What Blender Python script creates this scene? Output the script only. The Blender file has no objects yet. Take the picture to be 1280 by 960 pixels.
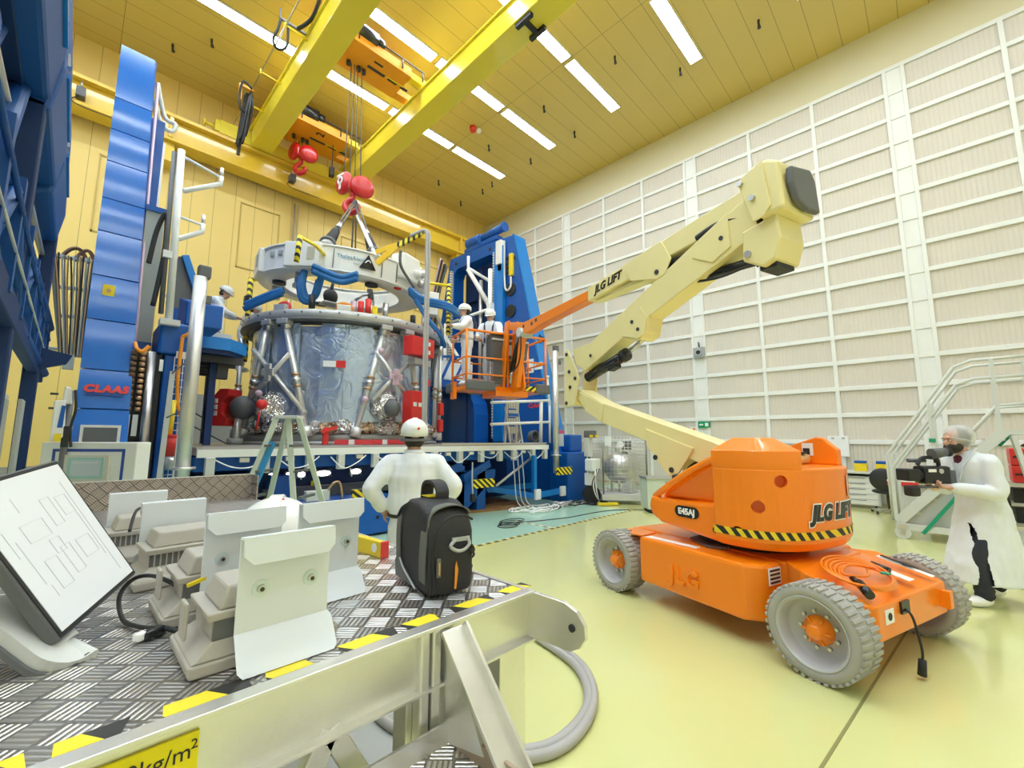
import bpy, bmesh, math, random
from mathutils import Vector as V, Matrix, Euler
random.seed(7)
C = bpy.context.scene.collection
PI = math.pi
def R(d): return math.radians(d)

# ---------------------------------------------------------------- materials
def _mat(name):
    m = bpy.data.materials.new(name); m.use_nodes = True
    nt = m.node_tree; b = nt.nodes['Principled BSDF']
    return m, nt, b
def N(nt, t, **kw):
    n = nt.nodes.new(t)
    for k, v in kw.items():
        if k in n.inputs: n.inputs[k].default_value = v
        else: setattr(n, k, v)
    return n
def col(c): return (c[0], c[1], c[2], 1)
def mat(name, c, rough=.5, metal=0., var=.06, scale=3., bump=0., bscale=40., coat=0., emit=None, crough=.06):
    """plain surface with a little procedural unevenness in colour and gloss"""
    m, nt, b = _mat(name)
    tc = N(nt, 'ShaderNodeTexCoord'); no = N(nt, 'ShaderNodeTexNoise', Scale=scale, Detail=4.0)
    nt.links.new(tc.outputs['Object'], no.inputs['Vector'])
    mx = N(nt, 'ShaderNodeMix', data_type='RGBA')
    mx.inputs[6].default_value = col([x*(1-var) for x in c]); mx.inputs[7].default_value = col([min(1, x*(1+var)) for x in c])
    nt.links.new(no.outputs['Fac'], mx.inputs[0]); nt.links.new(mx.outputs[2], b.inputs['Base Color'])
    b.inputs['Roughness'].default_value = rough; b.inputs['Metallic'].default_value = metal
    b.inputs['Coat Weight'].default_value = coat; b.inputs['Coat Roughness'].default_value = crough
    if bump:
        n2 = N(nt, 'ShaderNodeTexNoise', Scale=bscale, Detail=3.0); bp = N(nt, 'ShaderNodeBump', Strength=bump, Distance=.01)
        nt.links.new(tc.outputs['Object'], n2.inputs['Vector']); nt.links.new(n2.outputs['Fac'], bp.inputs['Height']); nt.links.new(bp.outputs['Normal'], b.inputs['Normal'])
    if emit:
        b.inputs['Emission Color'].default_value = col(emit[0]); b.inputs['Emission Strength'].default_value = emit[1]
    return m
def mathn(nt, op, a, b=None):
    n = N(nt, 'ShaderNodeMath', operation=op)
    for i, x in enumerate((a, b)):
        if x is None: continue
        if isinstance(x, (int, float)): n.inputs[i].default_value = x
        else: nt.links.new(x, n.inputs[i])
    return n.outputs[0]
def stripes(name, c1, c2, axis=(1, 0, 1), period=.1, duty=.5, rough=.45):
    """two-colour bands running across an axis (hazard tape, dashes)"""
    m, nt, b = _mat(name)
    tc = N(nt, 'ShaderNodeTexCoord'); dp = N(nt, 'ShaderNodeVectorMath', operation='DOT_PRODUCT')
    dp.inputs[1].default_value = axis; nt.links.new(tc.outputs['Object'], dp.inputs[0])
    f = mathn(nt, 'FRACT', mathn(nt, 'DIVIDE', dp.outputs['Value'], period))
    s = mathn(nt, 'LESS_THAN', f, duty)
    mx = N(nt, 'ShaderNodeMix', data_type='RGBA'); mx.inputs[6].default_value = col(c1); mx.inputs[7].default_value = col(c2)
    nt.links.new(s, mx.inputs[0]); nt.links.new(mx.outputs[2], b.inputs['Base Color'])
    b.inputs['Roughness'].default_value = rough
    return m
def seams(name, c, axis, period, dark=.35, width=.025, rough=.5, off=0., axis2=None, period2=1., fine=None, spec=.5):
    """sheet cladding: joints every `period`, optional cross joints and fine corrugation in the bump"""
    m, nt, b = _mat(name)
    tc = N(nt, 'ShaderNodeTexCoord')
    def line(ax, per, w, o):
        dp = N(nt, 'ShaderNodeVectorMath', operation='DOT_PRODUCT'); dp.inputs[1].default_value = ax
        nt.links.new(tc.outputs['Object'], dp.inputs[0])
        return dp.outputs['Value'], mathn(nt, 'LESS_THAN', mathn(nt, 'FRACT', mathn(nt, 'DIVIDE', mathn(nt, 'ADD', dp.outputs['Value'], o), per)), w/per)
    v, ln = line(axis, period, width, off)
    if axis2:
        _, l2 = line(axis2, period2, width, 0); ln = mathn(nt, 'MAXIMUM', ln, l2)
    no = N(nt, 'ShaderNodeTexNoise', Scale=.7, Detail=3.0); nt.links.new(tc.outputs['Object'], no.inputs['Vector'])
    m0 = N(nt, 'ShaderNodeMix', data_type='RGBA'); m0.inputs[6].default_value = col([x*.95 for x in c]); m0.inputs[7].default_value = col([x*1.04 for x in c])
    nt.links.new(no.outputs['Fac'], m0.inputs[0])
    mx = N(nt, 'ShaderNodeMix', data_type='RGBA'); mx.inputs[7].default_value = col([x*dark for x in c])
    nt.links.new(m0.outputs[2], mx.inputs[6]); nt.links.new(ln, mx.inputs[0]); nt.links.new(mx.outputs[2], b.inputs['Base Color'])
    b.inputs['Roughness'].default_value = rough; b.inputs['Specular IOR Level'].default_value = spec
    if fine:
        h = mathn(nt, 'SINE', mathn(nt, 'MULTIPLY', v, 2*PI/fine[0]))
        bp = N(nt, 'ShaderNodeBump', Strength=fine[1], Distance=.01); nt.links.new(h, bp.inputs['Height']); nt.links.new(bp.outputs['Normal'], b.inputs['Normal'])
    return m
def tread(name, c, cell=.05, metal=.9, rough=.32, upright=False):
    """five-bar tread plate: small groups of raised bars that alternate in direction from cell to cell"""
    m, nt, b = _mat(name)
    tc = N(nt, 'ShaderNodeTexCoord'); sx = N(nt, 'ShaderNodeSeparateXYZ')
    mp = N(nt, 'ShaderNodeMapping'); mp.inputs['Rotation'].default_value = (R(90) if upright else 0, 0, R(45)); mp.inputs['Scale'].default_value = (1/cell,)*3
    nt.links.new(tc.outputs['Object'], mp.inputs['Vector']); nt.links.new(mp.outputs['Vector'], sx.inputs[0])
    x, y = sx.outputs['X'], sx.outputs['Y']
    fx, fy = mathn(nt, 'FRACT', x), mathn(nt, 'FRACT', y)
    par = mathn(nt, 'MODULO', mathn(nt, 'ADD', mathn(nt, 'ABSOLUTE', mathn(nt, 'FLOOR', x)), mathn(nt, 'ABSOLUTE', mathn(nt, 'FLOOR', y))), 2.0)
    par = mathn(nt, 'GREATER_THAN', par, .5)
    def bars(u, w):
        s = mathn(nt, 'ABSOLUTE', mathn(nt, 'SINE', mathn(nt, 'MULTIPLY', u, 5*PI)))
        e = mathn(nt, 'MULTIPLY', mathn(nt, 'GREATER_THAN', w, .08), mathn(nt, 'LESS_THAN', w, .92))
        return mathn(nt, 'MULTIPLY', mathn(nt, 'POWER', s, .8), e)
    h = N(nt, 'ShaderNodeMix', data_type='FLOAT'); nt.links.new(par, h.inputs[0])
    nt.links.new(bars(fx, fy), h.inputs[2]); nt.links.new(bars(fy, fx), h.inputs[3])
    bp = N(nt, 'ShaderNodeBump', Strength=.9, Distance=.004); nt.links.new(h.outputs[0], bp.inputs['Height']); nt.links.new(bp.outputs['Normal'], b.inputs['Normal'])
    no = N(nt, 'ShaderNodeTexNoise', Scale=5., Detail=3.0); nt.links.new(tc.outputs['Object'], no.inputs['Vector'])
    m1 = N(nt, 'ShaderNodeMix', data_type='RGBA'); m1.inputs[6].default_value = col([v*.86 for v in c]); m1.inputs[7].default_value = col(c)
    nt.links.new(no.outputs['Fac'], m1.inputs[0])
    mx = N(nt, 'ShaderNodeMix', data_type='RGBA'); mx.inputs[6].default_value = col([v*.36 for v in c]); nt.links.new(m1.outputs[2], mx.inputs[7])   # dark reflections painted into the hollows between the bars
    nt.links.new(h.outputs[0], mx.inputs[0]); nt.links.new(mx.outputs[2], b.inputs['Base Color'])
    b.inputs['Metallic'].default_value = metal; b.inputs['Roughness'].default_value = rough
    return m
def foil(name, c, rough=.22, metal=.85, scale=5., strength=.7, dist=.06):
    """crinkled film"""
    m, nt, b = _mat(name)
    tc = N(nt, 'ShaderNodeTexCoord')
    no = N(nt, 'ShaderNodeTexNoise', Scale=scale, Detail=2., Distortion=.6); n2 = N(nt, 'ShaderNodeTexNoise', Scale=scale*3.1, Detail=2., Distortion=.8)
    for q in (no, n2): nt.links.new(tc.outputs['Object'], q.inputs['Vector'])
    def crease(o): return mathn(nt, 'POWER', mathn(nt, 'ABSOLUTE', mathn(nt, 'SUBTRACT', o, .5)), .6)
    s = mathn(nt, 'ADD', crease(no.outputs['Fac']), mathn(nt, 'MULTIPLY', crease(n2.outputs['Fac']), .35))
    bp = N(nt, 'ShaderNodeBump', Strength=strength, Distance=dist); nt.links.new(s, bp.inputs['Height']); nt.links.new(bp.outputs['Normal'], b.inputs['Normal'])
    mx = N(nt, 'ShaderNodeMix', data_type='RGBA'); mx.inputs[6].default_value = col([x*.75 for x in c]); mx.inputs[7].default_value = col(c)
    nt.links.new(no.outputs['Fac'], mx.inputs[0]); nt.links.new(mx.outputs[2], b.inputs['Base Color'])
    b.inputs['Metallic'].default_value = metal; b.inputs['Roughness'].default_value = rough
    return m
def glow(name, c, s):
    m = bpy.data.materials.new(name); m.use_nodes = True; nt = m.node_tree
    nt.nodes.remove(nt.nodes['Principled BSDF']); e = N(nt, 'ShaderNodeEmission', Color=col(c), Strength=s)
    nt.links.new(e.outputs[0], nt.nodes['Material Output'].inputs[0]); return m

# ---------------------------------------------------------------- objects
def tag(o, label=None, cat=None, group=None, kind=None):
    if label: o['label'] = label
    if cat: o['category'] = cat
    if group: o['group'] = group
    if kind: o['kind'] = kind
    return o
def thing(name, label, cat, loc=(0, 0, 0), rz=0., group=None):
    o = bpy.data.objects.new(name, None); C.objects.link(o); o.empty_display_size = .1
    o.location = loc; o.rotation_euler = (0, 0, rz)
    return tag(o, label, cat, group)
def wm(o):
    b = Matrix.LocRotScale(o.location, o.rotation_euler, o.scale)
    return b if o.parent is None else wm(o.parent) @ o.matrix_parent_inverse @ b
def copy_tree(o, parent=None):
    c = o.copy(); C.objects.link(c)
    if parent is not None: c.parent = parent
    for ch in list(o.children): copy_tree(ch, c)
    return c
def frame_for(d, hint=V((0, 0, 1))):
    z = V(d).normalized()
    if abs(z.dot(hint)) > .98: hint = V((1, 0, 0))
    x = hint.cross(z).normalized(); y = z.cross(x)
    return Matrix((x, y, z)).transposed()
class MB:
    """collects shapes into one mesh; M is an optional local frame"""
    def __init__(s, M=None): s.bm = bmesh.new(); s.M = M or Matrix.Identity(4); s.mi = 0
    def _v(s, p): return s.bm.verts.new(s.M @ V(p))
    def _f(s, vs, smooth=False):
        try:
            f = s.bm.faces.new(vs); f.smooth = smooth; f.material_index = s.mi; return f
        except ValueError: return None
    def box(s, c, size, rot=None):
        c = V(c); h = V(size)/2; m = rot if rot is not None else Matrix.Identity(3)
        if isinstance(m, Euler): m = m.to_matrix()
        vs = [s._v(c + m @ V((x*h.x, y*h.y, z*h.z))) for x in (-1, 1) for y in (-1, 1) for z in (-1, 1)]
        for q in ((0, 1, 3, 2), (4, 6, 7, 5), (0, 4, 5, 1), (2, 3, 7, 6), (0, 2, 6, 4), (1, 5, 7, 3)): s._f([vs[i] for i in q])
        return s
    def bx(s, a, b):
        a, b = V(a), V(b); return s.box((a+b)/2, [abs(x) for x in (b-a)])
    def beam(s, a, b, w, h, hint=V((0, 0, 1))):
        """rectangular bar from a to b, w across, h along hint"""
        a, b = V(a), V(b); return s.box((a+b)/2, (w, h, (b-a).length), frame_for(b-a, V(hint)))
    def cyl(s, a, b, r, r2=None, n=16, caps=True, smooth=True):
        a, b = V(a), V(b); r2 = r if r2 is None else r2; m = frame_for(b-a)
        ra = []; rb = []
        for i in range(n):
            t = 2*PI*i/n; d = m @ V((math.cos(t), math.sin(t), 0))
            ra.append(s._v(a+d*r)); rb.append(s._v(b+d*r2))
        for i in range(n): s._f([ra[i], ra[(i+1) % n], rb[(i+1) % n], rb[i]], smooth)
        if caps: s._f(ra[::-1]); s._f(rb)
        return s
    def tube(s, pts, r, n=8, closed=False, smooth=True):
        pts = [V(p) for p in pts]; k = len(pts); rings = []; hint = V((0, 0, 1)); rr = r if isinstance(r, (list, tuple)) else [r]*k
        x = None
        for i, p in enumerate(pts):
            d = (pts[(i+1) % k]-pts[i-1]) if closed else (pts[min(i+1, k-1)]-pts[max(i-1, 0)])
            d.normalize()
            if x is None: x = frame_for(d, hint).col[0].copy()
            x = (x - d*x.dot(d)); x.normalize(); y = d.cross(x)
            rings.append([s._v(p+(x*math.cos(2*PI*j/n)+y*math.sin(2*PI*j/n))*rr[i]) for j in range(n)])
        for i in range(k if closed else k-1):
            A, B = rings[i], rings[(i+1) % k]
            for j in range(n): s._f([A[j], A[(j+1) % n], B[(j+1) % n], B[j]], smooth)
        if not closed: s._f(rings[0][::-1]); s._f(rings[-1])
        return s
    def ribbon(s, pts, w, t, side):
        """flat strap swept along pts; w across `side`, t thick"""
        pts = [V(p) for p in pts]; k = len(pts); sd = V(side).normalized(); rings = []
        for i, p in enumerate(pts):
            d = (pts[min(i+1, k-1)]-pts[max(i-1, 0)]).normalized(); n = d.cross(sd).normalized(); q = n.cross(d).normalized()
            rings.append([s._v(p+q*a*w/2+n*b*t/2) for a, b in ((-1, -1), (1, -1), (1, 1), (-1, 1))])
        for i in range(k-1):
            for j in range(4): s._f([rings[i][j], rings[i][(j+1) % 4], rings[i+1][(j+1) % 4], rings[i+1][j]])
        s._f(rings[0][::-1]); s._f(rings[-1]); return s
    def prism(s, poly, ext):
        """polygon of 3-D points pushed along ext"""
        a = [s._v(p) for p in poly]; b = [s._v(V(p)+V(ext)) for p in poly]; n = len(a)
        s._f(a[::-1]); s._f(b)
        for i in range(n): s._f([a[i], a[(i+1) % n], b[(i+1) % n], b[i]])
        return s
    def xz(s, pts, y0, y1): return s.prism([(x, y0, z) for x, z in pts], (0, y1-y0, 0))
    def yz(s, pts, x0, x1): return s.prism([(x0, y, z) for y, z in pts], (x1-x0, 0, 0))
    def xy(s, pts, z0, z1): return s.prism([(x, y, z0) for x, y in pts], (0, 0, z1-z0))
    def lathe(s, prof, c=(0, 0, 0), axis=(0, 0, 1), n=32, a0=0., a1=2*PI, smooth=True, close=False):
        """profile of (r, h) turned about axis through c"""
        c = V(c); m = frame_for(axis); full = abs(a1-a0-2*PI) < 1e-6; k = n if full else n+1; rows = []
        for i in range(k):
            t = a0+(a1-a0)*i/n; d = m @ V((math.cos(t), math.sin(t), 0)); z = m.col[2]
            rows.append([s._v(c+d*r+z*h) for r, h in prof])
        q = len(prof)
        for i in range(n if full else n):
            A, B = rows[i], rows[(i+1) % k]
            for j in range(q if close else q-1): s._f([A[j], B[j], B[(j+1) % q], A[(j+1) % q]], smooth)
        if not full and close: s._f(rows[0]); s._f(rows[-1][::-1])
        return s
    def ball(s, c, r, n=16, m=10, sc=(1, 1, 1), rot=None, top=None):
        c = V(c); rot = rot or Matrix.Identity(3); rows = []
        for i in range(m+1):
            t = PI*i/m
            rows.append([s._v(c+rot @ V((r*sc[0]*math.sin(t)*math.cos(2*PI*j/n), r*sc[1]*math.sin(t)*math.sin(2*PI*j/n), r*sc[2]*math.cos(t)))) for j in range(n)] if 0 < i < m else [s._v(c+rot @ V((0, 0, r*sc[2]*math.cos(t))))])
        for i in range(m):
            A, B = rows[i], rows[i+1]
            for j in range(n):
                if len(A) == 1: s._f([A[0], B[j], B[(j+1) % n]], True)
                elif len(B) == 1: s._f([A[j], B[0], A[(j+1) % n]], True)
                else: s._f([A[j], B[j], B[(j+1) % n], A[(j+1) % n]], True)
        return s
    def add(s, me, M=None):
        """append an existing mesh"""
        M = s.M @ (M or Matrix.Identity(4)); vs = [s.bm.verts.new(M @ v.co) for v in me.vertices]
        for p in me.polygons: s._f([vs[i] for i in p.vertices], p.use_smooth)
        return s
    def build(s, name, m, parent=None, bevel=0., seg=2, sub=0, local=False, solid=0., world=False):
        bmesh.ops.recalc_face_normals(s.bm, faces=s.bm.faces[:])
        me = bpy.data.meshes.new(name); s.bm.to_mesh(me); s.bm.free()
        for x in (m if isinstance(m, (list, tuple)) else [m]): me.materials.append(x)
        o = bpy.data.objects.new(name, me); C.objects.link(o)
        if parent is not None:
            o.parent = parent
            if not local: o.matrix_parent_inverse = wm(parent).inverted()
        if solid:
            md = o.modifiers.new('thick', 'SOLIDIFY'); md.thickness = solid; md.offset = 0
        if bevel:
            md = o.modifiers.new('edge', 'BEVEL'); md.width = bevel; md.segments = seg; md.limit_method = 'ANGLE'; md.angle_limit = R(35); md.harden_normals = False
        if sub:
            md = o.modifiers.new('smooth', 'SUBSURF'); md.levels = sub; md.render_levels = sub
        return o
def solo(o, label, cat, group=None):
    """a thing that is one mesh"""
    return tag(o, label, cat, group)
def struct(o): o['kind'] = 'structure'; return o
def text_mesh(body, size=1., ext=.002, shear=0., bold=0., spacing=1.):
    cu = bpy.data.curves.new('lettering', 'FONT'); cu.body = body; cu.size = size; cu.extrude = ext; cu.shear = shear; cu.offset = bold; cu.space_character = spacing
    cu.align_x = 'CENTER'; cu.align_y = 'CENTER'; cu.resolution_u = 3
    o = bpy.data.objects.new('lettering', cu); C.objects.link(o)
    dg = bpy.context.evaluated_depsgraph_get(); me = bpy.data.meshes.new_from_object(o.evaluated_get(dg))
    C.objects.unlink(o); bpy.data.objects.remove(o); return me
def plane_frame(c, right, up):
    """frame whose x runs along the writing and y up the letters"""
    x = V(right).normalized(); y = (V(up)-x*V(up).dot(x)).normalized(); z = x.cross(y)
    M = Matrix((x, y, z)).transposed().to_4x4(); M.translation = V(c); return M
def lettering(name, body, c, right, up, size, m, parent, **kw):
    return MB().add(text_mesh(body, size, **kw), plane_frame(c, right, up)).build(name, m, parent)
def arc(c, r, a0, a1, n, u=(1, 0, 0), v=(0, 1, 0)):
    c, u, v = V(c), V(u), V(v); return [c+u*r*math.cos(a0+(a1-a0)*i/n)+v*r*math.sin(a0+(a1-a0)*i/n) for i in range(n+1)]
def bez(p, n=12):
    """smooth curve through points (Catmull-Rom)"""
    p = [V(q) for q in p]; out = []
    for i in range(len(p)-1):
        a, b, c, d = p[max(i-1, 0)], p[i], p[i+1], p[min(i+2, len(p)-1)]
        for k in range(n):
            t = k/n; out.append(.5*((2*b)+(c-a)*t+(2*a-5*b+4*c-d)*t*t+(3*b-a-3*c+d)*t**3))
    out.append(p[-1]); return out
# ---------------------------------------------------------------- the materials of the hall
YEL = (.80, .56, .10)
M_ceil = seams('ceiling_sheet', (.70, .53, .15), (0, 1, 0), .578, dark=.45, width=.014, rough=.4, off=.2, axis2=(1, 0, 0), period2=9.15)
M_ywall = seams('yellow_cladding', (.86, .63, .195), (1, 0, 0), .574, dark=.5, width=.014, rough=.45, off=.33)
M_ybeam = mat('yellow_gloss', (.84, .56, .045), .28, 0, .04, coat=.4)
M_girder = mat('crane_yellow', (.88, .72, .055), .22, 0, .03, coat=.5)
M_band = mat('cream_band', (.76, .70, .50), .55, 0, .03)
M_white = mat('white_paint', (.85, .85, .83), .45, 0, .03)
M_panel = seams('corrugated_panel', (.71, .65, .575), (0, 1, 0), .0878, dark=.94, width=.02, rough=.6, fine=(.0878, .22))
M_plainwall = mat('plain_wall', (.78, .74, .66), .6)
M_floor = mat('epoxy_floor', (.68, .68, .30), .16, 0, .05, .8, coat=.35)
M_mint = mat('mint_floor', (.48, .72, .56), .2, 0, .05, .8, coat=.3)
M_lamp = glow('tube_light', (.78, .90, 1), 29)
M_dark = mat('dark_metal', (.05, .05, .055), .5, .3)
M_black = mat('black_rubber', (.018, .018, .02), .55)
M_blackg = mat('black_gloss', (.015, .015, .017), .25, 0, .05)
M_grey = mat('grey_paint', (.42, .43, .42), .45)
M_lgrey = mat('light_grey_paint', (.62, .63, .61), .45)
M_dgrey = mat('dark_grey', (.13, .135, .14), .5)
M_steel = mat('steel', (.62, .62, .61), .3, .9, .1, 6)
M_galv = mat('galvanised_steel', (.66, .64, .6), .42, .75, .12, 5)
M_alu = mat('brushed_aluminium', (.80, .79, .75), .34, .85, .1, 9, bump=.05, bscale=90)
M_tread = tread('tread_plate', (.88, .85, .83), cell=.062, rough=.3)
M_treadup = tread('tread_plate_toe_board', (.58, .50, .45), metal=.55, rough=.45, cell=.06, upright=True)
M_or = mat('lift_orange', (.98, .24, .003), .3, 0, .03, coat=.35)
M_or2 = mat('hoist_orange', (.90, .36, .015), .4, 0, .05)
M_cream = mat('boom_cream', (.88, .76, .36), .35, 0, .04, coat=.3)
M_tyre = mat('grey_tyre', (.40, .385, .355), .8, 0, .12, 8)
M_rim = mat('grey_rim', (.50, .50, .51), .42, .1, .06)
M_blue = mat('rig_blue', (.001, .095, .42), .42, 0, .06, coat=.08)
M_blueg = mat('tower_gloss_blue', (.001, .15, .60), .17, 0, .03, bump=.03, bscale=2.5, coat=.25, crough=.15)
M_blueb = mat('lit_blue', (.004, .20, .62), .38, 0, .04, coat=.1)  # brighter rig blue: light from above on the flange put into the colour
M_blued = mat('shaded_blue', (.001, .026, .12), .6, 0, .1)  # darker rig blue: shade of recesses and undersides put into the colour
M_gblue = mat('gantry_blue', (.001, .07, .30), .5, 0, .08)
M_bluecloth = mat('blue_sleeve', (.02, .16, .45), .5, 0, .15, 9, bump=.4, bscale=25)
M_film = foil('silver_film', (.64, .73, .88), rough=.19, metal=.6, scale=.9, strength=.8, dist=.10)
M_mli = foil('crinkled_foil', (.90, .89, .88), rough=.12, metal=1., scale=6., strength=1., dist=.06)
M_ring = mat('ring_grey', (.50, .49, .475), .4, .4, .06)
M_strut = mat('pale_alloy', (.74, .73, .70), .34, .55, .08)
M_red = mat('red_cover', (.74, .035, .03), .38, 0, .06)
M_hookred = mat('hook_red', (.60, .008, .012), .3, 0, .05, coat=.4)
M_copper = mat('bronze', (.55, .34, .2), .35, .8)
M_pink = mat('pink_wrap', (.66, .48, .58), .4, .1)
M_gwhite = mat('white_ring_paint', (.86, .85, .81), .35, 0, .03)
M_sign = mat('white_sign', (.9, .9, .9), .4, 0, .02)
M_yel = mat('yellow_paint', (.88, .66, .02), .4)
M_haz = stripes('hazard_tape', (.92, .74, .02), (.02, .02, .02), (.8, .8, 1), .12, .5)
M_hazz = stripes('hazard_tape_post', (.92, .74, .02), (.02, .02, .02), (.5, .5, 1), .15, .45)
M_coat = mat('white_cotton', (.82, .85, .89), .8, 0, .05, 6, bump=.35, bscale=9)
M_helmet = mat('white_helmet', (.9, .9, .87), .3, 0, .02, coat=.3)
M_skin = mat('skin', (.62, .36, .26), .5, 0, .06)
M_hair = mat('dark_hair', (.03, .022, .018), .7)
M_navy = mat('dark_trousers', (.025, .028, .04), .75, bump=.3, bscale=30)
M_harness = mat('harness_navy', (.03, .045, .12), .6)
M_green = mat('green_trim', (.01, .30, .17), .4)
M_conc = mat('lamp_housing', (.46, .43, .38), .55, 0, .06)
M_lampw = mat('lamp_bracket', (.76, .80, .85), .38, 0, .03)
M_bag = mat('bag_nylon', (.028, .027, .03), .7, 0, .15, 20, bump=.25, bscale=160)
M_bagg = mat('bag_grey_green', (.14, .145, .125), .7, bump=.2, bscale=140)
M_orange = mat('orange_piping', (.85, .30, .02), .5)
M_hose = mat('grey_hose', (.44, .42, .41), .5)
M_wood = mat('rusty_boards', (.30, .155, .055), .8, 0, .5, 5)
M_screen = mat('grey_screen', (.55, .60, .66), .3)
M_paper = mat('white_page', (.86, .88, .92), .4, 0, .01)
M_ink = mat('faint_ink', (.70, .72, .76), .6)
M_teal = mat('teal_frame', (.35, .58, .56), .4)
M_rope = mat('wire_rope', (.20, .19, .18), .5, .5)
M_brightred = mat('signal_red', (.78, .05, .04), .4)
M_spot = glow('spot_lamp', (1, .98, .95), 14)
LX, LY = 4.727, 1.418; LRZ = math.atan2(.95610, .29303)
# ---------------------------------------------------------------- people
def remesh(q, vox, it=4, fac=.6):
    """one continuous skin over overlapping closed shapes"""
    o = q.build('blank', M_skin); md = o.modifiers.new('r', 'REMESH'); md.mode = 'VOXEL'; md.voxel_size = vox; md.use_smooth_shade = True
    s = o.modifiers.new('s', 'SMOOTH'); s.iterations = it; s.factor = fac
    bpy.context.view_layer.update(); me = bpy.data.meshes.new_from_object(o.evaluated_get(bpy.context.evaluated_depsgraph_get()))
    bpy.data.objects.remove(o); return me
def put(me, name, m, par):
    me.name = name; me.materials.clear(); me.materials.append(m); o = bpy.data.objects.new(name, me); C.objects.link(o); o.parent = par; return o
def limb(q, pts, radii, n=14):
    P_ = bez(pts, 5); k = len(pts)-1; rr = []
    for i in range(len(P_)):
        t = i/5; j = min(int(t), k-1); rr.append(radii[j]+(radii[j+1]-radii[j])*(t-j))
    q.tube(P_, rr, n); q.ball(P_[0], rr[0], 10, 8); q.ball(P_[-1], rr[-1], 10, 8)
def oval(q, rows, n=24):
    """stack of (x, y, z, rx, ry) ovals closed at both ends"""
    rings = [[q._v((x+rx*math.cos(2*PI*j/n), y+ry*math.sin(2*PI*j/n), z)) for j in range(n)] for x, y, z, rx, ry in rows]
    for A, B in zip(rings, rings[1:]):
        for j in range(n): q._f([A[j], A[(j+1) % n], B[(j+1) % n], B[j]], True)
    q._f(rings[0][::-1]); q._f(rings[-1])
def hand(q, wr, d, nrm, side, curl=.5, s=1.):
    """palm, four bent fingers and a thumb; d points to the fingertips, nrm out of the back of the hand"""
    d = V(d).normalized(); nrm = V(nrm); nrm = (nrm-d*nrm.dot(d)).normalized(); ac = d.cross(nrm)*side; wr = V(wr)
    X = Matrix((ac, d, nrm)).transposed()
    q.box(wr+d*.045*s, (.076*s, .09*s, .024*s), X); q.ball(wr+d*.02*s, .03*s, 10, 8); q.ball(wr+d*.075*s+ac*.02*s, .022*s, 8, 6); q.ball(wr+d*.075*s-ac*.02*s, .022*s, 8, 6)
    for i, (o_, L_) in enumerate(((.029, .07), (.010, .08), (-.010, .074), (-.029, .058))):
        p = wr+d*.086*s+ac*o_*s; a = 0; pts = [p-d*.02*s, p]
        for k in range(3):
            a += curl*(.75+.1*i); p = p+(d*math.cos(a)-nrm*math.sin(a))*L_*s*(.45, .32, .25)[k]; pts.append(p)
        q.tube(pts, [.0095*s, .0098*s, .0092*s, .0085*s, .0075*s], 8); q.ball(pts[-1], .0076*s, 8, 6)
    p = wr+d*.03*s+ac*.034*s; td = (d*.6+ac*.8-nrm*.25).normalized(); pts = [p-ac*.015*s, p+td*.032*s, p+td*.05*s+(d*.9-nrm*.3)*.026*s]
    q.tube(pts, [.014*s, .011*s, .009*s], 8); q.ball(pts[-1], .009*s, 8, 6)
def head(q, c, M):
    """head with face; local +y is forward"""
    X = M.to_3x3(); c = V(c); P_ = lambda x, y, z: c+X @ V((x, y, z))
    q.ball(P_(0, -.01, .03), .1, 20, 14, (.77, .96, .95), X); q.ball(P_(0, .03, -.04), .075, 16, 12, (.78, .82, 1.0), X); q.ball(P_(0, .055, -.085), .032, 12, 8, (1.1, .9, .8), X)
    q.cyl(P_(0, .083, .02), P_(0, .112, -.022), .010, .0165, n=10); q.ball(P_(0, .106, -.024), .016, 10, 8, (1.1, .8, .7), X)
    q.ball(P_(0, .085, .042), .03, 12, 8, (1.7, .45, .4), X)
    for s in (-1, 1):
        q.ball(P_(s*.078, -.01, .0), .03, 10, 8, (.3, .65, 1.0), X); q.ball(P_(s*.045, .06, -.02), .026, 10, 8, (1, .7, .8), X)
    q.ball(P_(0, .098, -.055), .014, 10, 6, (1.8, .55, .45), X); q.ball(P_(0, .094, -.068), .013, 10, 6, (1.6, .55, .45), X)
def face_parts(par, c, M, beard=None):
    X = M.to_3x3(); c = V(c); P_ = lambda x, y, z: c+X @ V((x, y, z))
    for s in (-1, 1):
        MB().ball(P_(s*.031, .083, .015), .009, 10, 8).build('eye', M_sign, par, local=True); MB().ball(P_(s*.031, .0925, .015), .005, 8, 6).build('pupil', M_black, par, local=True); MB().ball(P_(s*.032, .0905, .036), .016, 10, 6, (1, .35, .2), X).build('eyebrow', M_hair, par, local=True)
    if beard:
        MB().ball(P_(0, .032, -.062), .084, 18, 12, (.92, .9, .72), X).ball(P_(0, .085, -.045), .03, 12, 6, (1.1, .5, .35), X).build('beard', M_hair, par, local=True)
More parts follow.
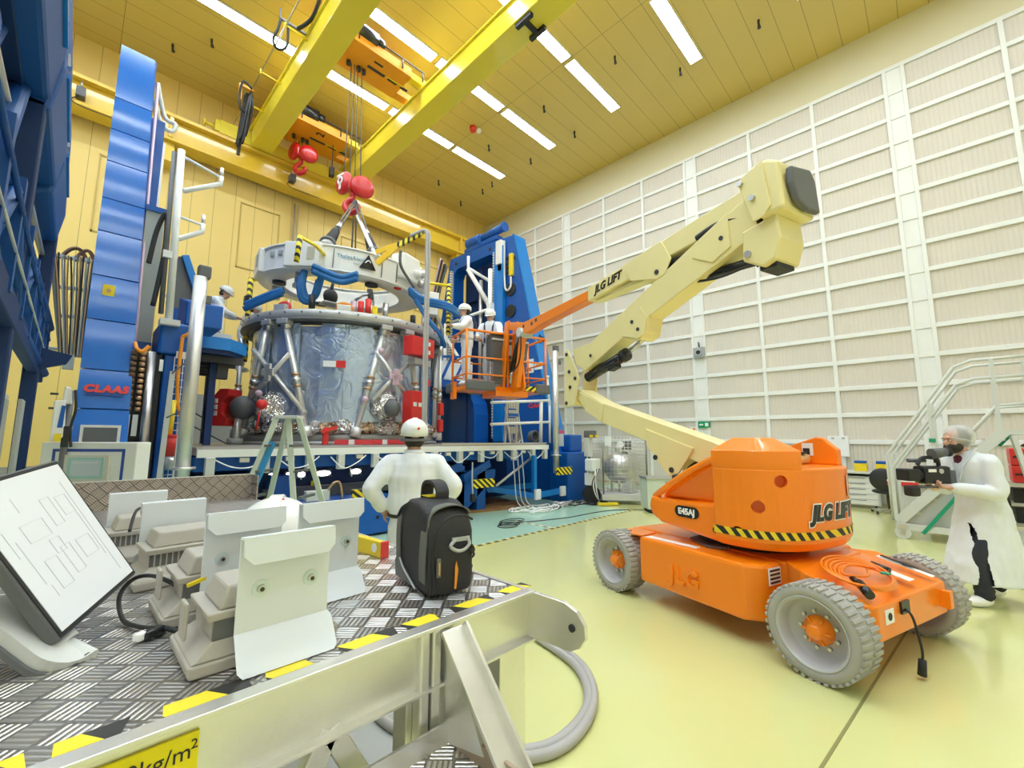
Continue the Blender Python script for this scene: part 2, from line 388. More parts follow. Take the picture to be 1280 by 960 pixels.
def person(name_label, loc, rz, arms, legs, lean=0., headtilt=(0, 0, 0), coat='jacket', vox=.012, hat='helmet', extra=None, hands=.6, headpos=None, trousers=M_coat, torso_x=0.):
    """arms: ((shoulder, elbow, wrist, hand direction, back of hand), ...) left then right; all in metres from the feet, facing +y"""
    t = thing('person', name_label, 'person', loc, rz)
    hz = headpos or (0, lean*.55+.03, 1.585); HM = Euler([R(a) for a in headtilt]).to_matrix().to_4x4()
    b = MB(); oval(b, [(0, 0, .84, .13, .1), (0, 0, .92, .155, .11), (0, lean*.2, 1.05, .14, .10), (0, lean*.35, 1.2, .155, .11), (0, lean*.48, 1.34, .175, .11), (0, lean*.52, 1.41, .13, .08), (hz[0]*.5, lean*.53, 1.46, .06, .06)])
    limb(b, [(0, lean*.52, 1.38), (hz[0]*.7, (lean*.52+hz[1])/2, 1.46), (hz[0], hz[1]-.03, hz[2]-.06)], [.062, .058, .058]); head(b, hz, HM)
    for s, a in zip((-1, 1), arms):
        limb(b, [a[0], (V(a[0])+V(a[1]))/2, a[1], (V(a[1])+V(a[2]))/2, a[2]], [.055, .05, .042, .038, .028])
        hand(b, a[2], a[3], a[4], s, hands)
    for l in legs:
        limb(b, [l[0], (V(l[0])+V(l[1]))/2, l[1], (V(l[1])*.6+V(l[2])*.4), l[2]], [.088, .078, .056, .055, .036]); b.ball(V(l[2])+V((0, .07, -.035)), .05, 10, 8, (.8, 2.2, .7))
    body = put(remesh(b, vox*.75, 2, .5), 'body', M_skin, t)
    face_parts(t, hz, HM, beard=(hat == 'net'))
    # coat
    c = MB()
    if coat == 'jacket': oval(c, [(0, 0, .97, .195, .135), (0, lean*.1, 1.02, .205, .145), (0, lean*.25, 1.15, .20, .14), (0, lean*.4, 1.28, .215, .145), (0, lean*.5, 1.38, .215, .13), (0, lean*.52, 1.43, .15, .105), (0, lean*.53, 1.475, .09, .09)])
    else: oval(c, coat)
    for a in arms:
        limb(c, [(0, lean*.5, 1.395), V(a[0])*.6+V((0, lean*.2, .56)), V(a[0])+V((0, 0, .005))], [.075, .082, .075])
        e = V(a[2])+(V(a[1])-V(a[2])).normalized()*.035
        limb(c, [a[0], (V(a[0])+V(a[1]))/2, a[1], (V(a[1])+e)/2, e], [.082, .08, .074, .064, .050])
    for v in c.bm.verts: pass
    me = remesh(c, vox, 3, .5)
    rnd = random.Random(3)
    import mathutils
    for v in me.vertices:
        n = mathutils.noise.noise(v.co*9+V((loc[0], 0, 0)))*.011+mathutils.noise.noise(V((v.co.x*22, v.co.y*22, v.co.z*6)))*.005; v.co += v.normal*n
    put(me, 'coat', M_coat, t)
    tr = MB()
    oval(tr, [(0, 0, .80, .16, .12), (0, 0, .9, .178, .13), (0, 0, .985, .172, .125)])
    for l in legs: limb(tr, [l[0], (V(l[0])+V(l[1]))/2, l[1], (V(l[1])+V(l[2]))/2, V(l[2])+V((0, 0, .03))], [.105, .098, .084, .08, .07])
    put(remesh(tr, vox*1.1, 3), 'trousers', trousers, t)
    for l in legs:
        sh = MB().ball(V(l[2])+V((0, .055, -.03)), .058, 14, 10, (.9, 2.3, .85)); 
        for v in sh.bm.verts: v.co.z = max(v.co.z, l[2][2]-.075)
        sh.build('shoe', M_sign, t, local=True)
    if hat == 'helmet':
        X = Matrix.Translation(hz) @ HM @ Matrix.Translation((0, -.005, .055)) @ Matrix.Rotation(R(4), 4, 'X')
        hl_ = bpy.data.objects.new('hard_hat', None)
        q = MB(X); R_ = .112
        q.lathe([(R_, -.012), (R_*1.02, .02)]+[(R_*1.02*math.cos(a), .02+R_*.98*math.sin(a)) for a in [R(10*i) for i in range(1, 10)]], n=28)
        Xi = X.inverted()
        for v in q.bm.verts:
            lv = Xi @ v.co; lv.y *= 1.2; v.co = X @ lv
        h = q.build('hard_hat', M_helmet, t, local=True, solid=.004)
        br = MB(X); a_ = []; b_ = []
        for i in range(17):
            an = R(-10+200*i/16); cc_, s_ = math.cos(an), math.sin(an); k = max(0, s_)**.8; a_.append(br._v((R_*1.01*cc_, R_*1.2*s_, -.004))); b_.append(br._v((R_*(1.04+.08*k)*cc_, R_*(1.22+.34*k)*s_, -.016-.012*k)))
        for i in range(16): br._f([a_[i], a_[i+1], b_[i+1], b_[i]], True)
        br.build('brim', M_helmet, h, local=True, solid=.005)
        MB(X).ribbon([(0, 1.225*R_*math.cos(a), .022+R_*math.sin(a)) for a in [R(15+15*i) for i in range(11)]], .04, .008, (1, 0, 0)).build('ridge', M_helmet, h, local=True)
        MB().ball(V(hz)+V((0, -.045, .0)), .098, 14, 10, (.86, .62, .8)).build('hair', M_hair, t, local=True)
    return t
def ar(sx, el, wr, d, n): return (sx, el, wr, d, n)
# the man in front of the rig, back turned, hands on his hips
legs0 = [((-.09, 0, .88), (-.11, .02, .48), (-.12, -.02, .085)), ((.09, 0, .88), (.11, .02, .48), (.12, -.02, .085))]
p = person('person in white overall and helmet seen from behind with hands on hips', (2.075, 3.21, 0), R(-31), (ar((-.195, 0, 1.38), (-.335, -.07, 1.19), (-.235, .03, 1.01), (.55, .6, -.45), (-.8, .3, .3)), ar((.195, 0, 1.38), (.335, -.07, 1.19), (.235, .03, 1.01), (-.55, .6, -.45), (.8, .3, .3))), legs0, vox=.011, headtilt=(3, 0, 2), hands=.35)
MB().lathe([(.185, 0), (.19, .0), (.19, .028), (.185, .028)], (0, 0, .955), n=40, close=True).build('belt', M_black, p, local=True).scale = (1.03, .76, 1)
MB().ball((.03, -.12, 1.68), .011, 8, 6).build('red_dot', M_brightred, p, local=True); MB().tube(arc((0, .0, 1.585), .108, R(180), R(360), 16, (1, 0, 0), (0, .85, 0)), .013).build('head_band', M_dgrey, p, local=True)
MB().lathe([(.075, 0), (.085, .005), (.078, .045), (.066, .05)], (0, 0, 1.455), n=28, close=True).build('collar', M_coat, p, local=True)
# camera operator at the right
coatC = [(0, .04, .21, .27, .35), (0, .04, .38, .255, .33), (0, .03, .6, .235, .27), (0, .01, .85, .21, .215), (0, .01, 1.0, .19, .17), (0, .04, 1.15, .195, .16), (0, .07, 1.3, .21, .155), (0, .085, 1.38, .20, .13), (0, .09, 1.43, .14, .105), (0, .1, 1.48, .085, .085)]
p = person('person in white lab coat and hair net filming with a black camera', (6.56, -.26, 0), R(45), (ar((-.19, .08, 1.37), (-.25, .1, 1.09), (-.1, .40, 1.12), (.25, .95, .1), (0, .1, -1)), ar((.19, .06, 1.37), (.27, .08, 1.09), (.1, .36, 1.1), (-.3, .95, .1), (0, .1, -1))),
    [((-.09, 0, .86), (-.11, .22, .47), (-.12, .22, .085)), ((.09, 0, .86), (.12, -.05, .48), (.13, -.18, .085))], lean=.16, coat=coatC, vox=.011, hat='net', headtilt=(-8, 0, 0), trousers=M_navy, headpos=(0, .2, 1.585), hands=.75)
mnet = mat('hair_net', (.85, .86, .86), .5); mnet.node_tree.nodes['Principled BSDF'].inputs['Alpha'].default_value = .42
MB().ball((0, .165, 1.615), .104, 20, 14, (.86, 1.05, .95)).build('hair', M_hair, p, local=True)
nt_ = MB().ball((0, .15, 1.63), .118, 24, 16, (.92, 1.12, 1.0))
for v in nt_.bm.verts: v.co += (v.co-V((0, .15, 1.63))).normalized()*.006*math.sin(9*math.atan2(v.co.x, v.co.y-.15))
nt_.build('hair_net', mnet, p, local=True); MB().tube([V((.108*math.cos(a), .165+.122*math.sin(a), 1.585+.03*math.sin(a))) for a in [2*PI*i/24 for i in range(24)]], .007, 6, closed=True).build('net_band', mnet, p, local=True)
MB().ball((0, .175, 1.36), .075, 14, 10, (1.0, .6, 1.2)).build('dark_shirt', mat('plum_shirt', (.12, .02, .04), .7), p, local=True)
for s in (-1, 1): MB().ribbon(bez([(s*.07, .09, 1.5), (s*.095, .17, 1.44), (s*.06, .235, 1.32), (s*.02, .24, 1.2)]), .06, .008, (s*.8, .2, .2)).build('lapel', M_coat, p, local=True)
MB().cyl((.245, .03, 1.28), (.262, .03, 1.28), .03).build('orange_badge', M_orange, p, local=True)
co_ = [o for o in p.children if o.name.startswith('coat')][0]; bmx = bmesh.new(); bmx.from_mesh(co_.data)
bmesh.ops.delete(bmx, geom=[f for f in bmx.faces if f.calc_center_median().z < .78 and f.calc_center_median().x < .02 and abs(f.calc_center_median().y-.235-.06*(.78-f.calc_center_median().z)) < .075*(.80-f.calc_center_median().z)], context='FACES'); bmx.to_mesh(co_.data); bmx.free()
for s, y in ((-.12, .22), (.13, -.18)): MB().lathe([(.06, 0), (.075, .03), (.064, .05), (.078, .08), (.066, .10), (.078, .14), (.07, .2)], (s, y, .08), n=18).build('gathered_cuff', M_navy, p, local=True)
vc = thing('video_camera', 'black shoulder video camera held up by the person in the lab coat', 'camera', (6.2, .1, 1.2), R(45))
KM = Matrix.Translation((6.56, -.26, 0)) @ Matrix.Rotation(R(45), 4, 'Z')
def K(name, q, m, par=None, **k): return q.build(name, m, par or vc, **k)
bd = K('body', MB(KM).bx((-.07, .34, 1.15), (.07, .62, 1.33)), M_blackg, bevel=.025)
K('lens', MB(KM).cyl((0, .6, 1.24), (0, .68, 1.24), .058, n=24), M_black); K('lens_hood', MB(KM).box((0, .73, 1.24), (.15, .12, .12)), M_black, bevel=.012)
K('matte_bars', MB(KM).tube([(-.05, .45, 1.12), (-.05, .74, 1.12)], .01), M_dgrey); K('matte_bars', MB(KM).tube([(.05, .45, 1.12), (.05, .74, 1.12)], .01), M_dgrey)
K('handle', MB(KM).tube(bez([(0, .4, 1.33), (0, .42, 1.40), (0, .56, 1.41), (0, .62, 1.34)]), .018), M_black); K('viewfinder', MB(KM).cyl((-.02, .34, 1.47), (-.02, .48, 1.45), .045, .055, n=18), M_dgrey); K('eye_cup', MB(KM).cyl((-.02, .30, 1.475), (-.02, .34, 1.47), .05, .046, n=18), M_black)
K('finder_arm', MB(KM).tube([(-.02, .44, 1.42), (-.02, .44, 1.36)], .02), M_black); K('microphone', MB(KM).cyl((.06, .48, 1.38), (.06, .66, 1.38), .02, n=14), M_dgrey); K('battery', MB(KM).box((0, .31, 1.22), (.1, .07, .14)), M_dgrey, bevel=.012)
K('front_grip', MB(KM).box((-.04, .74, 1.08), (.1, .1, .1)), M_black, bevel=.02); K('silver_dial', MB(KM).cyl((-.075, .45, 1.28), (-.07, .45, 1.28), .025), M_steel); K('white_label', MB(KM).bx((-.073, .5, 1.27), (-.071, .58, 1.3)), M_sign)
# technicians beside the cylinder
legsS = legs0
person('person in white coat and helmet bending to the cylinder from the left platform', (1.86, 10.88, 3.165), R(-110), (ar((-.19, .12, 1.32), (-.23, .28, 1.12), (-.1, .5, 1.05), (.1, .95, -.2), (0, .2, 1)), ar((.19, .12, 1.32), (.23, .28, 1.1), (.08, .5, 1.03), (-.1, .95, -.2), (0, .2, 1))), legsS, lean=.24, coat=[(0, -.04, .5, .2, .2), (0, -.03, .8, .2, .18), (0, 0, 1.0, .19, .16), (0, .06, 1.15, .2, .155), (0, .1, 1.28, .215, .15), (0, .12, 1.38, .2, .13), (0, .13, 1.45, .1, .1)], vox=.016, headtilt=(-28, 0, 0), headpos=(0, .24, 1.54))
person('person in white coat and helmet behind the hazard post on the left platform', (2.72, 11.8, 3.165), R(-110), (ar((-.19, .1, 1.32), (-.23, .25, 1.1), (-.1, .48, 1.05), (.1, .95, -.2), (0, .2, 1)), ar((.19, .1, 1.32), (.23, .25, 1.1), (.08, .48, 1.03), (-.1, .95, -.2), (0, .2, 1))), legsS, lean=.2, vox=.018, headtilt=(-25, 0, 0), headpos=(0, .2, 1.54))
# the two in the basket
def harness(t):
    for s in (-1, 1): MB().ribbon(bez([(s*.09, -.155, .98), (s*.06, -.165, 1.2), (s*.1, -.14, 1.4), (s*.1, .0, 1.475), (s*.1, .14, 1.38), (s*.09, .155, 1.15), (s*.1, .15, .98)]), .04, .01, (1, 0, 0)).build('harness_strap', M_harness, t, local=True)
    MB().box((0, -.17, 1.26), (.16, .05, .2)).build('harness_pad', M_harness, t, local=True, bevel=.02)
M_l2 = Matrix.Translation((LX, LY, 0)) @ Matrix.Rotation(LRZ, 4, 'Z')
for lb, (x, y), az, aa, hd_ in (('person in white overall with dark harness reaching from the basket to the cylinder', (5.42, .74), 75, (ar((-.19, 0, 1.36), (-.36, .16, 1.16), (-.5, .36, 1.12), (-.5, .8, .1), (0, .2, 1)), ar((.19, 0, 1.36), (.26, .0, 1.08), (.2, .2, .98), (-.2, .9, 0), (.9, 0, .2))), (0, 0, 10)),
                            ('person in white overall leaning on the basket rail beside the orange jib', (5.54, .12), 130, (ar((-.19, .04, 1.36), (-.27, .18, 1.12), (-.12, .38, 1.08), (.3, .9, 0), (0, .2, 1)), ar((.19, .04, 1.36), (.3, .12, 1.12), (.16, .34, 1.06), (-.3, .9, 0), (0, .2, 1))), (-18, 0, 5))):
    w0 = M_l2 @ V((x, y, 2.655)); t = person(lb, w0, LRZ+R(az-90), aa, legsS, lean=.06, vox=.016, headtilt=hd_, headpos=(0, .06, 1.555)); harness(t)
# ---------------------------------------------------------------- the hall
XW, YW, ZC = 14.2, 15.83, 12.52          # white wall, yellow wall, ceiling
XL, YF = -9., -8.                        # far side and the wall behind the photographer
struct(MB().bx((XL, YF, -.2), (XW+.3, YW+.3, 0)).build('floor', M_floor))
struct(MB().bx((-6, 5.06, 0), (9.0, 14.6, .004)).bx((8.9, 6.3, 0), (13.6, 14.6, .004)).build('floor_mint_zone', M_mint))
dz = stripes('dashed_tape', (.85, .72, .2), (.10, .09, .05), (1, 0, 0), .17, .55)
struct(MB().bx((-6, 5.03, .001), (9.0, 5.09, .007)).build('floor_marking', dz))
dz2 = stripes('dashed_tape_brown', (.75, .72, .5), (.35, .25, .1), (0, 1, 0), .2, .5)
struct(MB().bx((6.2, 5.1, .005), (6.25, 6.0, .009)).build('floor_marking_2', dz2))
gap = mat('floor_joint', (.25, .24, .08), .6)
mj = MB()
for a, b in (((-1, .9), (13.9, -.5)), ((6.8, -6), (7.4, .4))): mj.beam((a[0], a[1], .001), (b[0], b[1], .001), .016, .003)
struct(mj.build('floor_joint', gap))
struct(MB().bx((XL, YF, ZC), (XW+.3, YW+.3, ZC+.2)).build('ceiling', M_ceil))
wr = struct(MB().bx((XW, YF, 0), (XW+.3, YW+.3, ZC)).build('wall_right', M_band))
struct(MB().bx((XL, YW, 0), (XW, YW+.3, ZC)).build('wall_back', M_ywall))
struct(MB().bx((XL-.3, YF, 0), (XL, YW, ZC)).build('wall_left', M_plainwall))
struct(MB().bx((XL, YF-.3, 0), (XW, YF, ZC)).build('wall_front', M_plainwall))
struct(MB().bx((XL, YW-.04, 0), (XW-.02, YW-.002, .9)).bx((2.0, YW-.05, .9), (XW-.02, YW-.002, 2.9)).build('trim_1', mat('grey_dado', (.33, .32, .30), .6)))
# white lattice of rails over the corrugated infill of the right wall
TOP, PITCH = 11.2, .691
MB().bx((XW-.03, YF, 1.53), (XW-.001, YW-.3, TOP)).build('infill_panel', M_panel, wr)
MB().bx((XW-.03, YF, .02), (XW-.001, YW-.3, 1.5)).build('lower_panel', seams('lower_sheet', (.72, .67, .58), (0, 1, 0), .0878, dark=.85, width=.02, rough=.6), wr)
r = MB()
for k in range(15):
    z = TOP-k*PITCH; r.bx((XW-.085, YF, z-.055), (XW-.03, YW-.3, z+.055))
r.build('rail', M_white, wr, bevel=.006)
mu = MB(); pi = MB()
k = -2
for k in range(-1, 4):
    yc = .03+5.3*k
    if yc > YW: break
    pi.bx((XW-.06, yc-.19, 0), (XW-.002, yc+.19, TOP+.05)); mu.bx((XW-.1, yc-.22, 0), (XW-.03, yc-.14, TOP)).bx((XW-.1, yc+.14, 0), (XW-.03, yc+.22, TOP))
    for d in (1.77, 3.44):
        if yc+d < YW-.4: mu.bx((XW-.1, yc+d-.045, 0), (XW-.03, yc+d+.045, TOP))
mu.build('mullion', M_white, wr, bevel=.006); pi.build('pillar_cover', M_white, wr)
# yellow wall: access panels, runway, brackets
f = MB()
for k in range(4):
    x0 = -.12+3.39*k
    for a, b in (((x0, 7.12), (x0+1.2, 7.16)), ((x0, 9.32), (x0+1.2, 9.36)), ((x0, 7.12), (x0+.04, 9.36)), ((x0+1.17, 7.12), (x0+1.21, 9.36))):
        f.bx((a[0], YW-.03, a[1]), (b[0], YW-.001, b[1]))
struct(f.build('trim_2', mat('panel_edge', (.60, .42, .10), .5)))
rb = MB().bx((XL, 15.05, 10.12), (XW-.4, 15.65, 10.2)).bx((XL, 15.2, 10.2), (XW-.4, 15.3, 10.82)).bx((XL, 15.0, 10.82), (XW-.4, 15.65, 10.92))
rw = tag(rb.build('crane_runway', M_ybeam), 'long yellow steel runway beam fixed along the yellow wall', 'beam')
MB().bx((XL, 15.28, 10.92), (XW-.4, 15.35, 10.99)).build('rail', M_steel, rw)
for x in (1.25, 11.95):
    for a in (-.0,):
        MB().bx((x-.14, 15.2, 9.55), (x+.14, YW-.005, 10.12)).bx((x-.05, 15.02, 10.2), (x+.05, 15.2, 10.82)).build('bracket', M_ybeam, rw, bevel=.01)
for x, lb in ((-.6, 'small dark limit switch on the runway beam beside the blue gantry'), (4.55, 'small dark limit switch on the runway beam under the near crane girder')):
    t = thing('limit_switch', lb, 'switch', (x, 15.03, 10.45))
    MB().bx((x-.09, 14.93, 10.3), (x+.09, 15.19, 10.55)).build('housing', M_dgrey, t, bevel=.01)
    MB().cyl((x, 14.98, 10.55), (x, 14.98, 10.72), .03).build('roller', M_steel, t)
    MB().tube(bez([(x-.02, 15.0, 10.3), (x-.15, 15.02, 10.15), (x+.1, 15.0, 10.05), (x+.9, 15.01, 10.08)]), .012).build('cable', M_black, t)
tag(MB().cyl((4.9, 15.7, 0), (4.9, 15.7, 9.9), .035).cyl((5.02, 15.7, 0), (5.02, 15.7, 9.9), .02).build('conduit', M_galv), 'thin vertical grey conduit on the yellow wall', 'pipe')

# ceiling lights: seven rows, each a line of fittings
frame0 = MB()
L, W = 2.56, .36
for a, b in (((0, 0), (L, .02)), ((0, W-.02), (L, W)), ((0, 0), (.02, W)), ((L-.02, 0), (L, W))): frame0.bx((a[0], a[1], -.05), (b[0], b[1], .0))
cl = thing('ceiling_light', None, 'ceiling light', (0, 0, ZC), 0, 'fluorescent ceiling lights')
frame0.build('frame', M_white, cl, local=True)
MB().bx((.02, .02, -.035), (L-.02, W-.02, -.02)).build('diffuser', M_lamp, cl, local=True)
ords = ['first', 'second', 'third', 'fourth', 'fifth', 'sixth', 'seventh']
n = 0
for ri, yc in enumerate((12.13, 9.44, 6.74, 4.07, 1.4, -1.3, -4.0)):
    for si in range(7):
        x0 = 9.21-2.69*si
        o = cl if n == 0 else copy_tree(cl)
        o.location = (x0, yc-W/2, ZC-.002); n += 1
        o['label'] = '%s long ceiling light from the white wall in the %s row from the yellow wall' % (ords[si], ords[ri])
hk = MB().cyl((0, 0, 0), (0, 0, -.1), .03, n=8).cyl((0, 0, -.1), (.03, 0, -.22), .022, .045, n=8).build('ceiling_hook', M_dark)
tag(hk, 'small dark hook hanging from the yellow ceiling sheets', 'hook', 'ceiling hooks')
for i, (x, y) in enumerate(((1.03, 14.33), (1.76, 13.37), (10.04, 14.28), (11.79, 13.43), (11.71, 12.73), (11.73, 14.88), (10, 8.37), (11.69, 8.37), (10.03, 11.1), (11.71, 10.5), (10.0, 5.7), (11.71, 4.53), (11.69, 2.43))):
    o = hk if i == 0 else hk.copy()
    if i: C.objects.link(o)
    o.location = (x, y, ZC)

# ---------------------------------------------------------------- overhead crane
GB, GT = 10.92, 11.5
cr = thing('overhead_crane', 'yellow double girder overhead crane bridge under the ceiling', 'crane', (5, 15.3, 10.99))
for x0 in (3.24, 6.19):
    MB().bx((x0, -7.5, GB), (x0+.61, 14.97, GT)).build('girder', M_girder, cr, bevel=.012)
    MB().bx((x0-.06, -7.5, GT), (x0+.67, 15.1, GT+.04)).bx((x0+.27, -7.5, GT+.04), (x0+.33, 15.0, GT+.1)).build('girder_flange', M_girder, cr)
MB().bx((2.4, 15.12, 11.02), (7.6, 15.5, 11.46)).build('end_carriage', M_girder, cr, bevel=.015)
MB().bx((2.28, 15.1, 11.05), (2.4, 15.5, 11.4)).cyl((2.28, 15.25, 11.22), (2.05, 15.25, 11.22), .05).cyl((2.05, 15.25, 11.22), (2.0, 15.25, 11.22), .12).build('buffer', M_girder, cr)
wl = MB()
for x in (2.7, 7.3): wl.cyl((x, 15.2, 11.12), (x, 15.42, 11.12), .13)
wl.build('wheel', M_dark, cr)
m = MB()
for y in (13.7, 12.2, 10.3, 8.5, 6.5):
    m.tube([(3.24, y, 11.36), (2.72, y, 11.4)], .022).tube([(2.72, y, 11.33), (2.72, y, 11.48)], .02)
m.build('cable_arm', M_yel, cr)
MB().tube([(2.74, 15, 11.42), (2.74, 7, 11.42), (2.74, -7, 11.42)], .018).build('guide_wire', M_steel, cr)
# festoon of black cable gathered at the end of its wire
fc = thing('festoon_cable', 'thick bundle of black crane cable hanging from the guide wire', 'cable', (2.74, 13.2, 11.4))
m = MB()
for i in range(11):
    dx = random.uniform(-.08, .1); dy = random.uniform(-.2, .22); zb = random.uniform(9.75, 10.3)
    m.tube(bez([(2.74, 13.2+dy*.3, 11.38), (2.72+dx, 13.24+dy-.05, 10.9), (2.66+dx, 13.3+dy, zb+.15), (2.64+dx, 13.36+dy, zb), (2.67+dx, 13.42+dy, zb+.2), (2.72+dx, 13.3+dy*.4, 11.36)], 7), .032, 7)
m.tube(bez([(2.66, 13.35, 10.4), (2.63, 13.45, 9.9), (2.62, 13.46, 9.55)]), .045, 8)
m.build('cable_loops', M_black, fc)
m = MB().tube(bez([(2.72, 13.0, 11.38), (2.5, 12.95, 11.45), (2.45, 13.05, 11.1), (2.5, 13.1, 10.75), (2.62, 13.15, 10.7), (2.68, 13.2, 10.95)]), .03)
m.build('cable_end', M_black, fc)
m = MB().box((2.6, 13.1, 11.42), (.34, .06, .06)).box((2.47, 13.1, 11.2), (.08, .05, .42)).build('hanger', M_or2, fc)
lo = thing('festoon_trolley', 'small cable trolley with a loop of black cable near the ceiling light', 'cable trolley', (2.74, 10.3, 11.42))
MB().box((2.9, 10.3, 11.5), (.6, .05, .05)).cyl((2.6, 10.3, 11.4), (2.6, 10.3, 11.75), .02).build('carrier', M_dgrey, lo)
MB().tube(bez([(2.62, 10.3, 11.5), (2.58, 10.33, 11.2), (2.52, 10.4, 10.95), (2.6, 10.45, 10.82), (2.75, 10.42, 10.85), (2.82, 10.38, 11.05), (2.78, 10.3, 11.48)]), .03).build('cable_loop', M_black, lo)
MB().tube(bez([(3.0, 10.3, 11.5), (3.15, 9.8, 11.55), (3.12, 9.0, 11.75), (2.95, 7.5, 11.5), (2.8, 6.0, 11.42)]), .045).build('feed_cable', M_black, lo)
def trolley(y0, y1, num, lb):
    t = thing('crane_trolley', lb, 'trolley', (5, (y0+y1)/2, 11.6), 0, 'hoist trolleys')
    MB().bx((3.42, y0, 11.62), (5.8, y1, 11.68)).bx((3.42, y0, 11.68), (5.8, y0+.05, 11.9)).bx((3.42, y1-.05, 11.68), (5.8, y1, 11.9)).build('deck_plate', M_or2, t, bevel=.008)
    s = MB()
    yc = (y0+y1)/2
    for x, w in ((4.75, .5), (5.35, .28), (5.75, .22)): s.bx((x, yc-.06, 11.612), (x+w, yc+.03, 11.622))
    s.build('slot', M_dark, t); MB().bx((5.28, yc-.09, 11.605), (5.8, yc-.05, 11.616)).build('slot_edge', M_yel, t)
    lettering('number', num, (4.95, y0+.26, 11.612), (0, -1, 0), (-1, 0, 0), .34, M_black, t, bold=.012)
    MB().cyl((4.15, y0+.1, 12.02), (4.75, y0+.1, 12.02), .22).cyl((4.75, y0+.1, 12.02), (4.95, y0+.1, 12.02), .17).cyl((4.05, y0+.1, 12.02), (4.15, y0+.1, 12.02), .18).build('motor', M_blackg, t)
    MB().cyl((5.0, yc+.2, 11.95), (5.8, yc+.2, 11.95), .2).build('rope_drum', M_dgrey, t)
    g = MB().tube([(4.2, y0-.02, 11.98), (6.2, y0-.02, 11.98)], .022)
    for x in (4.25, 5.5, 6.15): g.tube([(x, y0-.02, 11.7), (x, y0-.02, 11.98)], .02)
    g.build('guard_rail', M_dark, t)
    MB().box((6.1, y0+.12, 11.72), (.6, .2, .2)).build('end_bracket', M_yel, t, bevel=.01); MB().box((6.1, y1-.15, 11.72), (.6, .25, .2)).build('end_bracket', M_or2, t, bevel=.01)
    for x in (4.32, 4.6, 4.74): MB().cyl((x, yc+.2, 11.62), (x, yc+.2, 11.5), .06, n=12).build('rope_guide', M_dark, t)
    return t
trolley(9.66, 10.72, '1', 'orange crane trolley number 1 between the yellow girders')
trolley(13.55, 14.9, '2', 'orange crane trolley number 2 nearest the yellow wall')
def hook_block(x, y, zt, rope_to, lb, s=1., mark=True):
    t = thing('hook_block', lb, 'crane hook', (x, y, zt), 0, 'red crane hook blocks')
    r_ = .3*s
    ax = V((.713, -.30, .1)).normalized()
    rt = V((.713, -.70, 0)); fw = V((.70, .713, 0))
    for sgn in (-1, 1):
        c0 = V((x, y, zt-r_)) + rt*(.24*s*sgn) - V((0, 0, .05*s*(1+sgn)))
        axd = (rt*sgn*.55 - fw*.8).normalized()
        MB().lathe([(.0, .1*s), (r_*.55, .11*s), (r_*.92, .06*s), (r_, 0), (r_*.9, -.06*s), (0, -.06*s)], c0, axd, 28).build('sheave_cover', M_hookred, t)
        if sgn < 0 and mark:
            q = MB().lathe([(.05*s, .0), (.11*s, 0), (.11*s, .012), (.05*s, .012)], c0+axd*.112*s+V((0, 0, .02)), axd, 20, close=True)
            q.build('white_mark', M_sign, t)
            MB().box(c0+axd*.115*s+V((0, 0, -.14*s)), (.08*s, .01, .14*s), frame_for(axd).to_4x4().to_3x3() @ Euler((R(90), 0, 0)).to_matrix()).box(c0+axd*.115*s+V((0, 0, .17*s)), (.26*s, .01, .05*s), frame_for(axd) @ Euler((R(90), 0, 0)).to_matrix()).build('white_mark', M_sign, t)
    MB().box((x, y, zt-.42*s), (.34*s, .24*s, .22*s)).cyl((x, y, zt-.5*s), (x, y, zt-.68*s), .07*s).build('crosshead', M_hookred, t, bevel=.02)
    hp = [V((x, y, zt-.62*s))+rt*a*s+V((0, 0, b*s)) for a, b in ((0, 0), (0, -.1), (-.14, -.2), (-.17, -.34), (-.06, -.46), (.09, -.43), (.15, -.32), (.11, -.26))]
    MB().tube(bez(hp, 5), [.055*s+.03*s*math.sin(PI*i/35) for i in range(36)], 10).build('hook', M_hookred, t)
    rp = MB()
    for dx, dy in ((-.2, .12), (-.06, .1), (.08, .1), (.2, .02)): rp.tube([(x+dx, y+dy, zt-r_), (x+dx*.6, y+dy+.1, rope_to)], .014, 6)
    rp.build('wire_rope', M_rope, t)
    return t
hook_block(4.50, 10.12, 8.36, 11.55, 'red hook block carrying the slings above the white lifting ring')
hook_block(4.55, 14.3, 11.36, 11.55, 'red hook block hoisted up under trolley 2 by the yellow wall', mark=False)
pd = thing('pendant_switch', 'small black pendant control hanging between the crane girders', 'control', (5.45, 14.0, 10.6))
MB().tube([(5.45, 14.0, 11.6), (5.45, 14.0, 10.75)], .015).build('cord', M_black, pd)
MB().box((5.45, 14.0, 10.6), (.16, .16, .36)).build('handset', M_blackg, pd, bevel=.03)
MB().box((6.28, 5.81, 10.87), (.10, .46, .09)).build('stop_bar', M_black, cr); MB().box((6.5, 5.8, 10.87), (.36, .1, .07)).build('stop_bar', M_black, cr); MB().box((6.72, 5.79, 10.87), (.1, .44, .09)).build('stop_bar', M_black, cr)
bc_ = thing('beacon', 'small red and clear beacon on the yellow ceiling between the lights', 'lamp', (9.0, 10.8, ZC)); MB().cyl((9.0, 10.8, ZC), (9.0, 10.8, ZC-.16), .12, .1).build('red_base', M_brightred, bc_); MB().ball((9.2, 10.72, ZC-.08), .1, 12, 8).build('clear_dome', M_sign, bc_)
